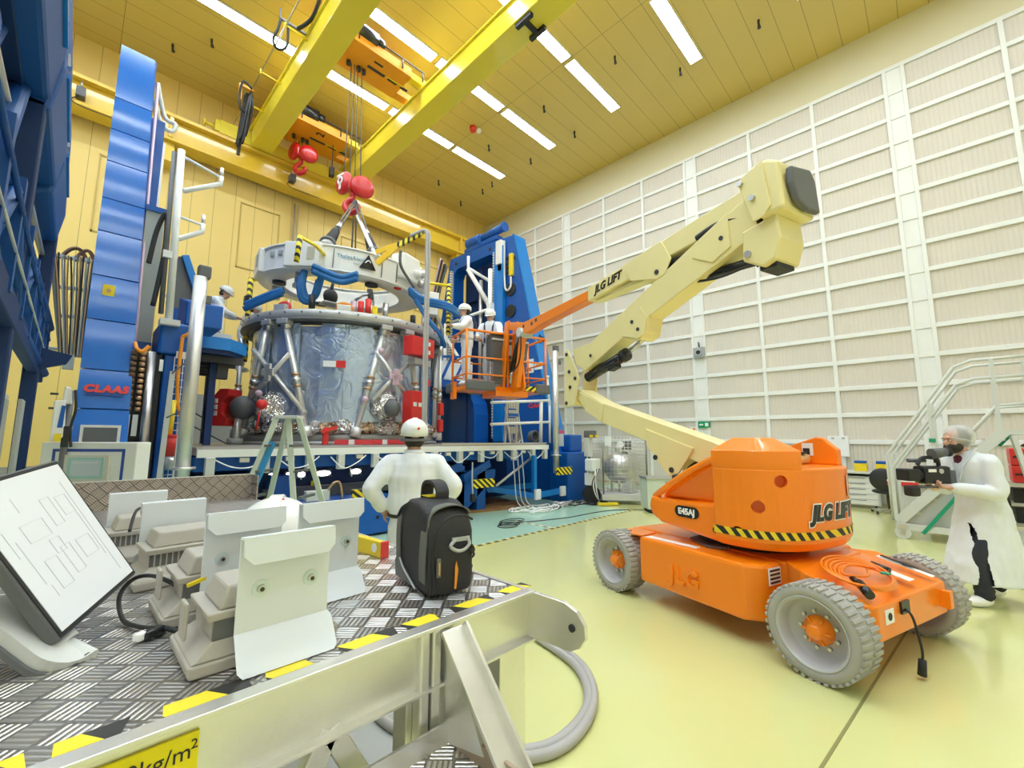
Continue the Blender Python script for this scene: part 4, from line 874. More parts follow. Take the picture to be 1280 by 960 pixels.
MB().lathe([(2.0, 0), (2.0, .16), (2.06, .16), (2.06, 0)], (CX, CY, 3.83), n=64, close=True).build('shadow_gap', M_dark, sm)
MB().lathe([(2.02, 0), (2.2, 0), (2.23, .03), (2.23, .17), (2.2, .19), (1.95, .19), (1.95, .05)], (CX, CY, 3.92), n=80, close=True).build('top_ring', M_ring, sm)
MB().lathe([(1.95, 0), (2.24, 0), (2.24, .04), (1.95, .04)], (CX, CY, 3.89), n=80, close=True).build('ring_flange', M_dgrey, sm)
for i in range(26): MB().cyl(pc(-200+9*i, 2.2, 4.04), pc(-200+9*i, 2.245, 4.04), .018, n=8).build('bolt', M_dgrey, sm)
MB().lathe([(1.7, 0), (2.12, 0), (2.12, .16), (2.0, .2), (1.7, .2)], (CX, CY, 1.5), n=64, close=True).build('base_ring', mat('stand_grey', (.30, .29, .27), .5, .3), sm)
MB().lathe([(2.0, 0), (2.2, 0), (2.2, .06), (2.0, .06)], (CX, CY, 1.474), n=64, close=True).build('base_flange', M_ring, sm)
M_rw = stripes('red_white_tape', (.72, .05, .06), (.8, .78, .8), (1, 0, 0), .62, .16)
strip(-118, -82, 2.32, 1.478, 1.57, M_rw, 'red_barrier_tape', t=.012)
MB().box(pc(-122, 2.3, 1.64), (.1, .05, .32)).box(pc(-120.5, 2.32, 1.76), (.3, .05, .06), Euler((0, R(-18), 0))).build('red_flag', M_red, sm)
# crumpled foil skirt
for i in range(22):
    a = -180+6.5*i; c = pc(a, 2.05, 1.78+.03*random.random())
    b = MB().ball(c, .15, 18, 11, (.75, 1.5, .55+.35*random.random()), Euler((0, 0, R(a))).to_matrix())
    for v in b.bm.verts: v.co += V((random.uniform(-.04, .04), random.uniform(-.04, .04), random.uniform(-.04, .04)))
    for f in b.bm.faces: f.smooth = False
    b.build('foil_skirt', M_mli if i % 3 else foil('brown_foil%d' % i, (.62, .45, .30), metal=.9, scale=6), sm)
for a, z in ((-152, 2.2), (-93, 2.25)):
    b = MB().ball(pc(a, 2.1, z), .3, 14, 10, (1, .8, 1))
    for v in b.bm.verts: v.co += V((random.uniform(-.06, .06),)*3)*.8
    for f in b.bm.faces: f.smooth = False
    b.build('foil_wrap', M_mli, sm)
MB().ball(pc(-152, 2.38, 2.22), .1, 12, 8).build('red_plug', M_red, sm); MB().tube([pc(-152, 2.4, 2.2), pc(-153, 2.42, 1.75)], .02).build('red_streamer', M_red, sm)
# struts
def strut(a0, z0, a1, z1, r=.06, ro=2.16, fit=True, name='strut'):
    A, B = pc(a0, ro, z0), pc(a1, ro, z1); k = MB(); d = B-A
    k.cyl(A, B, r, n=12); st = k.build(name, M_strut, sm)
    if fit:
        for t0, t1, rr, m in ((.0, .09, r*1.5, M_steel), (.47, .49, r*1.35, M_copper), (.51, .55, r*1.5, M_steel), (.57, .59, r*1.35, M_copper), (.92, 1, r*1.7, M_strut)):
            MB().cyl(A+d*t0, A+d*t1, rr, n=12).build('fitting', m, st)
for s in ((-157.6, 3.94, -176, 1.62), (-147.3, 3.92, -131.4, 1.62), (-95.4, 3.9, -108.8, 1.62), (-81, 3.9, -64, 1.62), (-38, 3.9, -42, 1.62)): strut(*s)
strut(172, 3.7, 172, 1.6, .05, 2.2); strut(-42, 3.85, -42, 1.55, .045, 2.26)
for s in ((-165.8, 3.35, -132, 2.06), (-142, 3.2, -173, 2.2), (-100.3, 3.34, -77.6, 2.33), (-78.7, 3.28, -101.3, 2.36)): strut(*s, r=.045, ro=2.24, fit=False, name='cross_strut')
for a, z in ((-152.5, 2.85), (-89.5, 2.85)):
    M_ = frame_for(pc(a, 1, 0)-pc(a, 0, 0)); MB().box(pc(a, 2.28, z), (.14, .34, .05), M_).box(pc(a, 2.28, z), (.30, .14, .05), M_).build('node_plate', M_pink if a > -100 else M_strut, sm, bevel=.015)
for a, z in ((-158, 2.45), (-105, 2.35), (-98, 3.35)):
    MB().ball(pc(a, 2.26, z), .07, 10, 8).build('pink_wrapping', M_pink, sm)
for a in (-157, -147, -95, -81): MB().box(pc(a, 2.17, 3.86), (.24, .2, .1), Euler((0, 0, R(a+90)))).build('upper_clevis', M_ring, sm, bevel=.015)
# red protective boxes
def red_box(a, z, w, h, d, ro, chamfer=True, name='red_cover'):
    X = frame_for(pc(a, 1, 0)-pc(a, 0, 0)).to_4x4(); X.translation = pc(a, ro, z)
    q = MB(X); c = .25*h
    q.prism([(-w/2, -h/2, -d/2), (w/2, -h/2, -d/2), (w/2, h/2-c*.3, -d/2), (w/2-c, h/2, -d/2), (-w/2, h/2, -d/2)] if chamfer else [(-w/2, -h/2, -d/2), (w/2, -h/2, -d/2), (w/2, h/2, -d/2), (-w/2, h/2, -d/2)], (0, 0, d))
    o = q.build(name, M_red, sm, bevel=.012)
    return o, X
for a, z, w, h, d, lab in ((-78, 3.53, .66, .40, .26, ((.16, .08), (.16, -.1))), (-80, 2.24, .42, .66, .28, ((-.12, .05), (.02, .05), (.13, .05)))):
    o, X = red_box(a, z, w, h, d, 2.42, False)
    for lx, ly in lab: MB(X).box((lx, ly, d/2+.004), (.09, .085, .006)).build('white_label', M_sign, o)
MB().ball(pc(-92, 2.35, 2.2), .17, 14, 10, (1, 1, 1.1)).build('grey_dome', M_dgrey, sm); MB().box(pc(-76, 2.36, 3.22), (.5, .2, .12), Euler((0, 0, R(14)))).build('bracket', M_ring, sm)
# red C-shaped cover with dark dome at the left flank
cc = V((1.95, 9.9, 2.19)); u = V((.713, -.70, 0)); v = V((0, 0, 1))
poly = [(-.17, .12), (.02, .36), (.2, .36), (.2, .22), (.08, .1), (.08, -.12), (.2, -.24), (.17, -.36), (-.08, -.36), (-.17, -.2)]
o = MB().prism([cc+u*a+v*b for a, b in poly], V((.3, .3, 0))).build('red_cover', M_red, sm, bevel=.015)
for b in (.12, -.0, -.12): MB().box(cc+u*-.02+v*b+V((-.01, -.01, 0)), (.05, .02, .09), Euler((0, 0, R(-44)))).build('white_label', M_sign, o)
MB().ball(cc+u*.36+V((.15, .15, 0)), .24, 16, 12, (1, 1, 1)).build('grey_dome', M_dgrey, sm)
MB().cyl(cc+u*.32+V((.1, .1, -.2)), cc+u*.32+V((.1, .1, -.7)), .06).build('dome_stand', M_strut, sm); MB().cyl(cc+u*.3+V((.1, .1, -.6)), cc+u*.3+V((.1, .1, -.715)), .14).build('dome_foot', M_grey, sm)
for a, z in ((-43, 2.3), (-44, 1.9)): MB().box(pc(a, 2.3, z), (.12, .12, .3)).build('red_cap', M_red, sm, bevel=.02)
# tags, handles and fittings on the top ring
o = strip(-126, -115, 2.13, 2.98, 3.1, M_sign, 'white_tag', t=.01); strip(-119.6, -114.8, 2.135, 2.97, 3.11, M_red, 'red_tag', t=.012); strip(-58, -54, 2.13, 2.8, 2.95, M_red, 'red_tag', t=.012)
for a in (-150, -117, -40, -20, -60):
    MB().tube(bez([pc(a-3.5, 2.08, 4.11), pc(a-3.3, 2.1, 4.24), pc(a, 2.1, 4.28), pc(a+3.3, 2.1, 4.24), pc(a+3.5, 2.08, 4.11)], 5), .03).build('red_handle', M_orange if a > -130 and a < -100 else M_brightred, sm)
    MB().box(pc(a, 2.12, 4.15), (.26, .2, .14), Euler((0, 0, R(a+90)))).build('handle_block', M_strut, sm, bevel=.01)
for a, r_, h, m in ((-92, 1.9, .38, M_steel), (-100, 1.75, .42, M_steel), (-108, 1.95, .3, M_red), (-104, 2.0, .36, M_red), (-112, 1.9, .3, M_pink), (-72, 2.0, .25, M_black), (-60, 2.02, .34, M_strut), (-135, 2.0, .35, M_black)):
    MB().cyl(pc(a, r_, 4.1), pc(a, r_, 4.1+h), .06).build('fixture', m, sm)
box1('yellow_tag', M_yel, sm, pc(-102.5, 2.1, 4.1), pc(-99.5, 2.12, 4.3))

# ---------------------------------------------------------------- white lifting ring hung above it
rc = V((4.38, 10.05, 5.34))
fwd = V((.40, .915, 0)).normalized(); rgt = V((.915, -.40, 0)).normalized()
ey = (fwd+V((0, 0, .055))).normalized(); ex = (rgt+V((0, 0, -.03))).normalized(); ez = ex.cross(ey).normalized(); ex = ey.cross(ez)
RM = Matrix((ex, ey, ez)).transposed().to_4x4(); RM = RM @ Matrix.Rotation(R(23.6), 4, 'Z'); RM.translation = rc
lr = thing('lifting_ring', 'white ring shaped lifting frame hanging over the silver cylinder', 'lifting frame', rc)
MB(RM).lathe([(1.42, -.24), (1.82, -.24), (1.82, .24), (1.52, .24), (1.42, .16)], n=40, close=True, smooth=False).build('ring_beam', M_gwhite, lr, bevel=.02)
MB(RM).lathe([(1.30, -.26), (1.83, -.26), (1.83, -.23), (1.30, -.23)], n=64, close=True).build('lower_flange', M_gwhite, lr)
MB(RM).lathe([(1.42, .235), (1.85, .235), (1.85, .265), (1.42, .265)], n=40, close=True).build('upper_flange', M_gwhite, lr)
def rp_(a, r, z): return RM @ V((r*math.cos(R(a)), r*math.sin(R(a)), z))
def rbox(name, m, a, r, z, size, par=lr, bevel=.02, rot=0):
    X = RM @ Matrix.Translation((r*math.cos(R(a)), r*math.sin(R(a)), z)) @ Matrix.Rotation(R(a+90+rot), 4, 'Z')
    return MB(X).box((0, 0, 0), size).build(name, m, par, bevel=bevel)
for a in (-140, 172, 110, 50, -20): 
    o = rbox('end_box', M_gwhite, a, 1.66, .02, (.75, .44, .52))
    rbox('box_window', mat('window_shade%d' % a, (.50, .48, .38), .6), a+7, 1.885, .03, (.22, .03, .26), o, .0)
for a in (-165, -157, -150): rbox('round_port', M_grey, a, 1.83, .08, (.12, .04, .12), bevel=.03)
# front plate with its writing
def wrap(me, a0, r, z, M):
    q = MB()
    for v_ in me.vertices: pass
    vs = [q.bm.verts.new(RM @ V(((r+v_.co.z)*math.cos(R(a0)+v_.co.x/r), (r+v_.co.z)*math.sin(R(a0)+v_.co.x/r), z+v_.co.y))) for v_ in me.vertices]
    for p in me.polygons: q._f([vs[i] for i in p.vertices])
    return q
wrap(text_mesh('ThalesAlenia', .115, .003), -110, 1.835, .06, None).build('blue_lettering', mat('letter_teal', (.05, .22, .34), .5), lr)
wrap(text_mesh('Space', .05, .003), -107, 1.835, -.04, None).build('blue_lettering', mat('letter_grey', (.3, .4, .5), .5), lr)
q = MB(); tri = [(-.17, -.13), (.17, -.13), (.0, .17)]
for k in (1.955, 1.965): pass
q.prism([rp_(-100+math.degrees(x/1.83), 1.83, .02+y) for x, y in tri], (rp_(-100, 1.87, 0)-rp_(-100, 1.83, 0))).build('triangle_logo', M_blackg, lr)
MB().tube(bez([rp_(-102, 1.88, .0), rp_(-100, 1.88, .06), rp_(-98.5, 1.88, .02)], 5), .012).build('logo_line', M_sign, lr)
for a in (-121, -90, -78): rbox('panel_joint', M_dgrey, a, 1.82, .0, (.015, .03, .4), bevel=0)
# mechanism box at the right
for a, z, s in ((-68, .2, (.6, .4, .6)), (-52, .12, (.55, .4, .55)), (-36, -.02, (.35, .3, .5))): rbox('mechanism_box', M_gwhite, a, 1.78, z, s, bevel=.06)
for a, z in ((-64, .12), (-57, .2), (-52, .0), (-59, -.05), (-48, .15)): MB().ball(rp_(a, 2.02, z), .1, 12, 8).build('mechanism_knob', M_steel if a % 4 else M_gwhite, lr)
MB().ball(rp_(-72, 1.7, -.27), .07, 10, 6, (1.4, 1, .5)).build('red_cap', M_red, lr)
rbox('control_box', M_gwhite, -24, 2.15, -.2, (.34, .3, .6))
# struts, feet and dampers hanging below
for a in (-150, 150, 60): MB().cyl(rp_(a, 1.5, -.24), rp_(a, 1.5, -.5), .08, n=16).cyl(rp_(a, 1.5, -.5), rp_(a, 1.5, -.57), .11, n=16).build('damper', M_steel if a % 4 else M_strut, lr)
for a in (-90, 90, 170): MB().cyl(rp_(a, 1.4, -.24), rp_(a, 1.4, -.32), .14, n=18).build('foot', M_dark, lr)
for p, q_ in (((3.92, 9.75, 5.1), (3.95, 9.75, 4.75)),): MB().ball((3.93, 9.74, 4.84), .17, 12, 8, (1, .7, 1.1)).build('hanging_sensor', M_black, lr); MB().box((3.93, 9.74, 4.66), (.4, .3, .06)).build('sensor_foot', M_ring, lr, bevel=.02); MB().tube([(3.93, 9.74, 4.95), (3.93, 9.6, 5.2)], .04).build('sensor_arm', M_dgrey, lr)
MB().tube(bez([(4.56, 9.1, 5.0), (4.58, 9.08, 4.85), (4.62, 9.1, 4.5)]), .07).build('centre_leg', M_dgrey, lr); MB().tube([(4.56, 9.08, 4.9), (4.35, 9.0, 4.8), (4.2, 9.05, 4.65)], .035).build('clamp_lever', M_steel, lr)
MB().cyl((4.62, 9.1, 4.55), (4.64, 9.1, 4.28), .11, n=18).build('polished_foot', M_steel, lr)
# blue padded sleeves
def sleeve(pts, r, lb=None, n=3):
    for k in range(n):
        off = V((random.uniform(-.03, .03), random.uniform(-.03, .03), .05*(k-1)))
        MB().tube([p+off for p in bez(pts, 8)], r*(.8+.2*random.random()), 8).build('blue_sleeve', M_bluecloth, lr)
sleeve([(3.05, 9.0, 4.95), (3.02, 8.98, 4.65), (3.1, 8.98, 4.42), (3.25, 8.9, 4.45), (3.3, 8.75, 4.85)], .07)
sleeve([(3.08, 8.6, 4.95), (3.4, 8.4, 4.8), (3.6, 8.3, 4.78), (3.78, 8.1, 4.85)], .07)
sleeve([(2.83, 9.4, 4.6), (2.58, 9.65, 4.46), (2.3, 9.95, 4.28)], .06)
sleeve([(5.0, 8.1, 4.85), (5.25, 7.95, 4.65), (5.64, 7.6, 4.53), (6.3, 7.9, 4.5), (7.4, 9.0, 4.75)], .06)
sleeve([(5.1, 8.05, 4.7), (5.35, 7.9, 4.25), (5.55, 7.75, 3.95), (5.9, 8.0, 3.75)], .05, n=2)
# yellow hazard arms on the ring
MB().tube([(2.70, 8.36, 4.90), (2.735, 8.35, 5.42)], .05).build('hazard_post', M_hazz, lr); MB().tube([(2.735, 8.35, 5.40), (2.99, 8.25, 5.28), (3.3, 8.6, 5.3)], .035).build('yellow_arm', M_yel, lr)
MB().beam((4.15, 8.03, 5.2), (4.45, 7.75, 5.6), .05, .12).beam((4.13, 8.05, 5.45), (4.45, 7.75, 5.62), .05, .1).build('yellow_bracket', mat('bracket_yellow', (.9, .55, .01), .35), lr)
M_hz3 = stripes('hazard_tape_arm', (.92, .72, .02), (.02, .02, .02), (.7, -.7, 0), .11, .45)
MB().beam((4.45, 7.75, 5.6), (4.78, 7.35, 5.86), .06, .1).build('hazard_arm', M_hz3, lr)
hz = MB()
for d in (-.03, .03): MB().tube(bez([(4.62+d, 7.5, 5.78), (4.8+d, 7.32, 5.9), (4.86+d, 7.25, 5.84), (4.87+d, 7.24, 5.4), (4.87+d, 7.22, 3.0), (4.88+d, 7.2, 1.52)], 8), .032, 8).build('hanging_hose', M_hose, lr)
MB().tube(bez([(4.5, 7.7, 5.5), (4.55, 7.75, 5.2), (4.8, 7.8, 4.95), (4.95, 7.85, 4.85)]), .03).build('hanging_hose', M_dgrey, lr)
# slings from the hook to the ring
hkp = V((4.52, 10.0, 7.55))
for tgt, lb, kind in ((rp_(-128, 1.65, .26), 'left steel sling with black bellows from hook to lifting ring', 1), (rp_(-92, 1.6, .26), 'middle steel sling with black bellows from hook to lifting ring', 1), (rp_(60, 1.75, .26), 'rear steel sling between hook and far side of the lifting ring', 0)):
    t = thing('lifting_sling', lb, 'sling', tgt, 0, 'slings of the lifting ring'); d = (hkp-tgt); L_ = d.length
    nn = V((.713, -.7, 0))*.05
    for s in (-1, 1): MB().tube([hkp+nn*s*.5, tgt+d*.45+nn*s], .02, 8).build('rope', M_rope, t)
    if kind:
        MB().cyl(tgt, tgt+d*.08, .14, .12).build('lower_joint', M_ring, t); MB().cyl(tgt+d*.36, tgt+d*.46, .07, .05).build('upper_joint', M_steel, t)
        b = MB(); ax = d.normalized()
        prof = []
        for i in range(15): prof += [(.105-.0015*i, .0+.04*i), (.13-.003*i, .012+.04*i), (.13-.003*i, .026+.04*i)]
        b.lathe(prof, tgt+d*.08, ax, 18); b.build('bellows', M_black, t)
        MB().cyl(tgt+d*.05, tgt+d*.075, .17, n=20).build('flange', M_dgrey, t)
t = thing('lifting_sling', 'white rod from the hook down to the yellow bracket', 'rod', (4.2, 8.15, 5.5), 0, 'slings of the lifting ring')
MB().cyl((4.22, 8.2, 5.42), (4.46, 9.7, 7.0), .045).build('rod', M_sign, t); MB().tube([(4.46, 9.7, 7.0), hkp], .02).build('rope', M_rope, t)
EXPO = 0.12
# ---------------------------------------------------------------- the articulated boom lift
LX, LY = 4.727, 1.418; LRZ = math.atan2(.95610, .29303)
lf = thing('boom_lift', 'orange electric boom lift with cream arms and a crew basket', 'boom lift', (LX, LY, 0), LRZ)
def LP(name, q, m, par=lf, **k): return q.build(name, m, par, local=(par is lf), **k) if par is lf else sub(name, q, m, par, **k)
def sub(name, q, m, par, **k): return q.build(name, m, par, local=True, **k)
def carve(o, q):
    c = q.build('cutter', M_dark); c.parent = o.parent; c.matrix_parent_inverse = o.matrix_parent_inverse.copy()
    md = o.modifiers.new('cut', 'BOOLEAN'); md.object = c; md.solver = 'EXACT'; md.operation = 'DIFFERENCE'
    bpy.context.view_layer.update(); dg = bpy.context.evaluated_depsgraph_get()
    me = bpy.data.meshes.new_from_object(o.evaluated_get(dg)); o.modifiers.clear(); o.data = me
    for p in me.polygons: p.use_smooth = False
    bpy.data.objects.remove(c)
# chassis
LP('chassis', MB().xz([(-.75, .24), (1.02, .24), (1.08, .34), (1.08, .56), (.98, .62), (-.75, .62)], -.47, .47), M_or, bevel=.02)
rb = MB().xy([(-.62, .46), (-.8, .60), (-1.20, .60), (-1.25, .55), (-1.25, -.55), (-1.20, -.60), (-.8, -.60), (-.62, -.46)], .27, .63)
for v in rb.bm.verts:
    if v.co.z > .5 and v.co.x < -1: v.co.z = .50
    if v.co.z < .4 and v.co.x > -.9: v.co.z = .22
rear = LP('rear_body', rb, M_or, bevel=.015)
sub('rear_slot', MB().bx((-1.2, .595, .3), (-1.0, .606, .37)), M_dark, rear)
sub('socket', MB().bx((-1.265, .12, .4), (-1.24, .24, .48)), M_blackg, rear); sub('tie_hook', MB().box((-1.28, -.44, .4), (.07, .06, .12)).cyl((-1.3, -.44, .33), (-1.26, -.44, .4), .02), M_or, rear)
sub('warning_label', MB().bx((-1.19, .601, .4), (-1.0, .605, .48)), M_sign, rear); sub('warning_label', MB().bx((-1.255, .34, .37), (-1.251, .46, .46)), M_sign, rear); sub('black_picture', MB().cyl((-1.255, .4, .415), (-1.259, .4, .415), .025), M_black, rear)
sub('white_label', MB().box((-1.12, -.12, .575), (.17, .09, .004), Euler((0, R(-12), 0))), M_sign, rear); sub('arrow_sign', MB().box((-1.05, -.43, .583), (.36, .06, .004), Euler((0, R(-12), 0))), M_sign, rear)
sub('black_arrow', MB().prism([(-.9, -.445, .628), (-.9, -.415, .628), (-1.05, -.415, .595), (-1.05, -.395, .595), (-1.14, -.43, .577), (-1.05, -.465, .595), (-1.05, -.445, .595)], (0, 0, .006)), M_black, rear)
sub('charge_lead', MB().tube(bez([(-1.26, .18, .43), (-1.3, .19, .38), (-1.33, .19, .2), (-1.33, .2, .12)]), .008), M_black, rear); sub('charge_plug', MB().cyl((-1.33, .2, .13), (-1.32, .2, .03), .022, .026, n=12), M_black, rear)
for s in (1, -1):
    bxm = MB().xy([(.64, .8), (-.46, .8), (-.58, .68), (-.58, .45), (.64, .45)] if s > 0 else [(.64, -.45), (-.58, -.45), (-.58, -.68), (-.46, -.8), (.64, -.8)], .185, .615)
    bb = LP('battery_box', bxm, M_or, bevel=.03)
    if s > 0:
        q = MB(); q.add(text_mesh('JLG', .20, .016, bold=.008, spacing=1.12), plane_frame((.09, .803, .36), (-1, 0, 0), (0, 0, 1))); sub('embossed_letters', q, M_or, bb)
        sub('white_strip', MB().box((.31, .7, .617), (.56, .07, .004), Euler((0, 0, R(5)))), M_sign, bb)
        sub('vent_label', MB().box((-.587, .56, .52), (.006, .16, .13), Euler((0, 0, 0))), M_sign, bb)
        for i in range(4): sub('label_bar', MB().box((-.591, .56, .475+.03*i), (.004, .13, .014)), M_black, bb)
for s in (1, -1): LP('steer_bracket', MB().xy([(1.0, .3*s), (.6, .3*s), (.62, .6*s), (1.05, .6*s)], .5, .6).bx((.86, .47*s, .28), (1.06, .6*s, .5)), M_or, bevel=.01)
LP('steer_cover', MB().xy([(1.05, .45), (.7, .5), (.66, .72), (.8, .76)], .6, .612), M_or)
LP('cable_mat', MB().xy([(.35, .2), (.0, .2), (-.15, .5), (.0, .6), (.3, .45)], .62, .635), M_dgrey)
# wheels
def wheel(x, s):
    y0, y1 = .63*s, .87*s
    q = MB(); rr = .305
    q.lathe([(.222, -.12), (.286, -.12), (.30, -.10), (.30, .10), (.286, .12), (.222, .12), (.215, .0)], (x, .75*s, rr), (0, 1, 0), 60, close=True)
    w = LP('wheel', q, M_tyre)
    for side in (-1, 1):
        t = MB()
        for i in range(40):
            a = 2*PI*(i+.5*(side > 0))/40; c, sn = math.cos(a), math.sin(a)
            t.box((x+.300*c, .75*s+side*.068, rr+.300*sn), (.018, .108, .027), Euler((0, -a, R(0))))
        sub('tread', t, M_tyre, w, bevel=.004)
    o_ = s
    rim = sub('rim', MB().lathe([(.222, .114*o_), (.232, .122*o_), (.226, .122*o_), (.212, .108*o_), (.20, .03*o_), (.185, .0), (.0, .0)], (x, .75*s, rr), (0, 1, 0), 48), M_rim, w)
    rim = sub('rim_back', MB().lathe([(.222, -.11*o_), (.19, -.06*o_), (0, -.06*o_)], (x, .75*s, rr), (0, 1, 0), 32), M_rim, w)
    hub = sub('hub', MB().lathe([(.095, .0), (.09, .035*o_), (.055, .055*o_), (.05, .085*o_), (.032, .10*o_), (0, .103*o_)], (x, .75*s, rr), (0, 1, 0), 24), M_or, w)
    for i in range(9):
        a = 2*PI*i/9; sub('lug_nut', MB().cyl((x+.118*math.cos(a), (.75-.003)*s, rr+.118*math.sin(a)), (x+.118*math.cos(a), (.75+.022)*s, rr+.118*math.sin(a)), .012, n=6), M_steel, w)
    for i in range(6):
        a = 2*PI*i/6; sub('hub_rib', MB().box((x+.068*math.cos(a), (.75+.045)*s, rr+.068*math.sin(a)), (.045, .03, .012), Euler((0, -a, 0))), M_or, w)
    return w
for x in (-.99, .99):
    for s in (1, -1): wheel(x, s)
LP('axle', MB().bx((-1.06, -.64, .24), (-.92, .64, .36)), M_or); LP('axle', MB().bx((.92, -.64, .24), (1.06, .64, .36)), M_or)
# turntable
LP('turntable', MB().cyl((-.05, 0, .6), (-.05, 0, .72), .45, n=40), M_dark)
for s in (1, -1):
    y = lambda v: v*s
    lo = MB().xz([(.66, .9), (.61, .82), (.5, .76), (-.2, .69), (-.2, 1.03), (.3, 1.0), (.5, 1.0), (.62, 1.02)], y(.2), y(.63))
    h = LP('side_hood', lo, M_or, bevel=.035)
    up = MB().prism([(.6, y(.5), 1.0), (-.2, y(.5), 1.0), (-.2, y(.56), 1.45), (.1, y(.58), 1.31), (.44, y(.56), 1.11)], (0, -y(.3), 0))
    sub('hood_upper', up, M_or, h, bevel=.03)
    sub('hood_roll', MB().tube(bez([(.62, y(.56), 1.0), (.45, y(.6), 1.1), (.12, y(.6), 1.3), (-.2, y(.6), 1.45)]), .035), M_or, h)
    if s > 0:
        b = MB(); pts = [V((.17+dx+.052*math.cos(a), .634, .91+.052*math.sin(a))) for dx, a0 in ((-.085, 90), (.085, -90)) for a in [R(a0+180*k/8) for k in range(9)]]
        b.prism(pts, (0, .006, 0)); bd_ = sub('badge', b, M_blackg, h)
        sub('badge_letters', MB().add(text_mesh('E45AJ', .078, .002, bold=.003), plane_frame((.17, .642, .91), (-1, 0, 0), (0, 0, 1))), M_sign, bd_)
        sub('lock', MB().cyl((-.13, .625, .80), (-.13, .64, .80), .025), M_dark, h)
# counterweight at the tail
def cwpt(t, g=0.):     # t from 0 (left front corner) to 1 (right front corner)
    a = PI*(.5+t); e = 2/2.7
    c, s = math.cos(a), math.sin(a)
    return (-.17+(.61+g)*math.copysign(abs(c)**e, c), (.70+g)*math.copysign(abs(s)**e, s))
pts = [cwpt(i/40) for i in range(41)]
q = MB(); zb, zt = .70, 1.36
low = [(x*.93-.02, y*.93) for x, y in pts]
A = [q._v((x, y, zb)) for x, y in low]; B = [q._v((x, y, zb+.07)) for x, y in pts]; D = [q._v((x, y, zt)) for x, y in pts]
for P_, Q_ in ((A, B), (B, D)):
    for i in range(40): q._f([P_[i], P_[i+1], Q_[i+1], Q_[i]], P_ is B)
    q._f([P_[40], P_[0], Q_[0], Q_[40]])
q._f(A[::-1]); q._f(D)
cw = LP('counterweight', q, M_or, bevel=.02)
cut = MB()
for t, z in ((.30, 1.40-.03), (.16, 1.05), (.07, .83)):
    x, yy = cwpt(t); n_ = V((x+.17, yy, 0)).normalized(); cut.cyl(V((x, yy, z))-n_*.09, V((x, yy, z))+n_*.05, .045, n=20)
# left lump, right fin
tl = [cwpt(i/40, -.003) for i in range(0, 16)]
lump = MB(); Bq = [lump._v((x, y, 1.33)) for x, y in tl]+[lump._v((tl[-1][0]+.2, .02, 1.33)), lump._v((-.17, .02, 1.33))]
Tq = [lump._v((x, y, 1.50)) for x, y in tl]+[lump._v((tl[-1][0]+.2, .06, 1.50)), lump._v((-.17, .06, 1.5))]
cen = V((-.35, .36, 1.61)); Uq = [lump._v((cen.x+(v.co.x-cen.x)*.45, cen.y+(v.co.y-cen.y)*.5, 1.61)) for v in Tq]
k = len(Bq)
for P_, Q_ in ((Bq, Tq), (Tq, Uq)):
    for i in range(k): lump._f([P_[i], P_[(i+1) % k], Q_[(i+1) % k], Q_[i]], i < 15 and P_ is Bq)
lump._f(Bq[::-1]); lump._f(Uq)
lp_ = sub('upper_cover', lump, M_or, cw, bevel=.006)
fin = MB().xz([(-.05, 1.36), (-.17, 1.52), (-.45, 1.62), (-.5, 1.61), (-.62, 1.5), (-.62, 1.36)], -.56, -.48)
sub('rear_fin', fin, M_or, cw, bevel=.01)
sub('picture_label', MB().bx((-.42, -.478, 1.44), (-.32, -.474, 1.56)), M_sign, cw); sub('picture', MB().bx((-.39, -.473, 1.45), (-.33, -.471, 1.51)), M_black, cw)
x, yy = cwpt(.60); n_ = V((x+.17, yy, 0)).normalized(); tg = V((-n_.y, n_.x, 0))
sub('picture_label', MB().box(V((x, yy, 1.2))+n_*.004, (.07, .005, .17), Euler((0, 0, math.atan2(tg.y, tg.x)))), M_sign, cw); sub('picture', MB().box(V((x, yy, 1.16))+n_*.007, (.045, .005, .07), Euler((0, 0, math.atan2(tg.y, tg.x)))), M_black, cw)
carve(cw, cut) if False else None
for t, z, r_ in ((.27, 1.26, .05), (.165, 1.05, .05), (.075, .84, .04)):
    x, yy = cwpt(t); n_ = V((x+.17, yy, 0)).normalized()
    cut = MB().cyl(V((x, yy, z))-n_*.1, V((x, yy, z))+n_*.1, r_, n=20); carve(cw, cut)
cw.data.materials.clear(); cw.data.materials.append(M_or)
sub('boom_rest', MB().cyl((-.40, .02, 1.41), (-.36, -.44, 1.41), .05, n=20), M_cream, cw); sub('rest_strap', MB().box((-.37, -.22, 1.468), (.1, .34, .014)), M_black, cw)
# hazard band following the tail
hb = MB(); N_ = 44
for i in range(N_*2):
    t0, t1 = i/(2*N_), (i+1)/(2*N_); sl = .022
    hb.mi = 1 if (i//2) % 2 else 0
    P0 = cwpt(min(1, t0+0), .004); P1 = cwpt(min(1, t1), .004); Q0 = cwpt(max(0, t0-sl), .004); Q1 = cwpt(max(0, t1-sl), .004)
    hb._f([hb._v((*P0, .80)), hb._v((*P1, .80)), hb._v((*Q1, .862)), hb._v((*Q0, .862))])
sub('hazard_band', hb, [M_yel, M_black], cw)
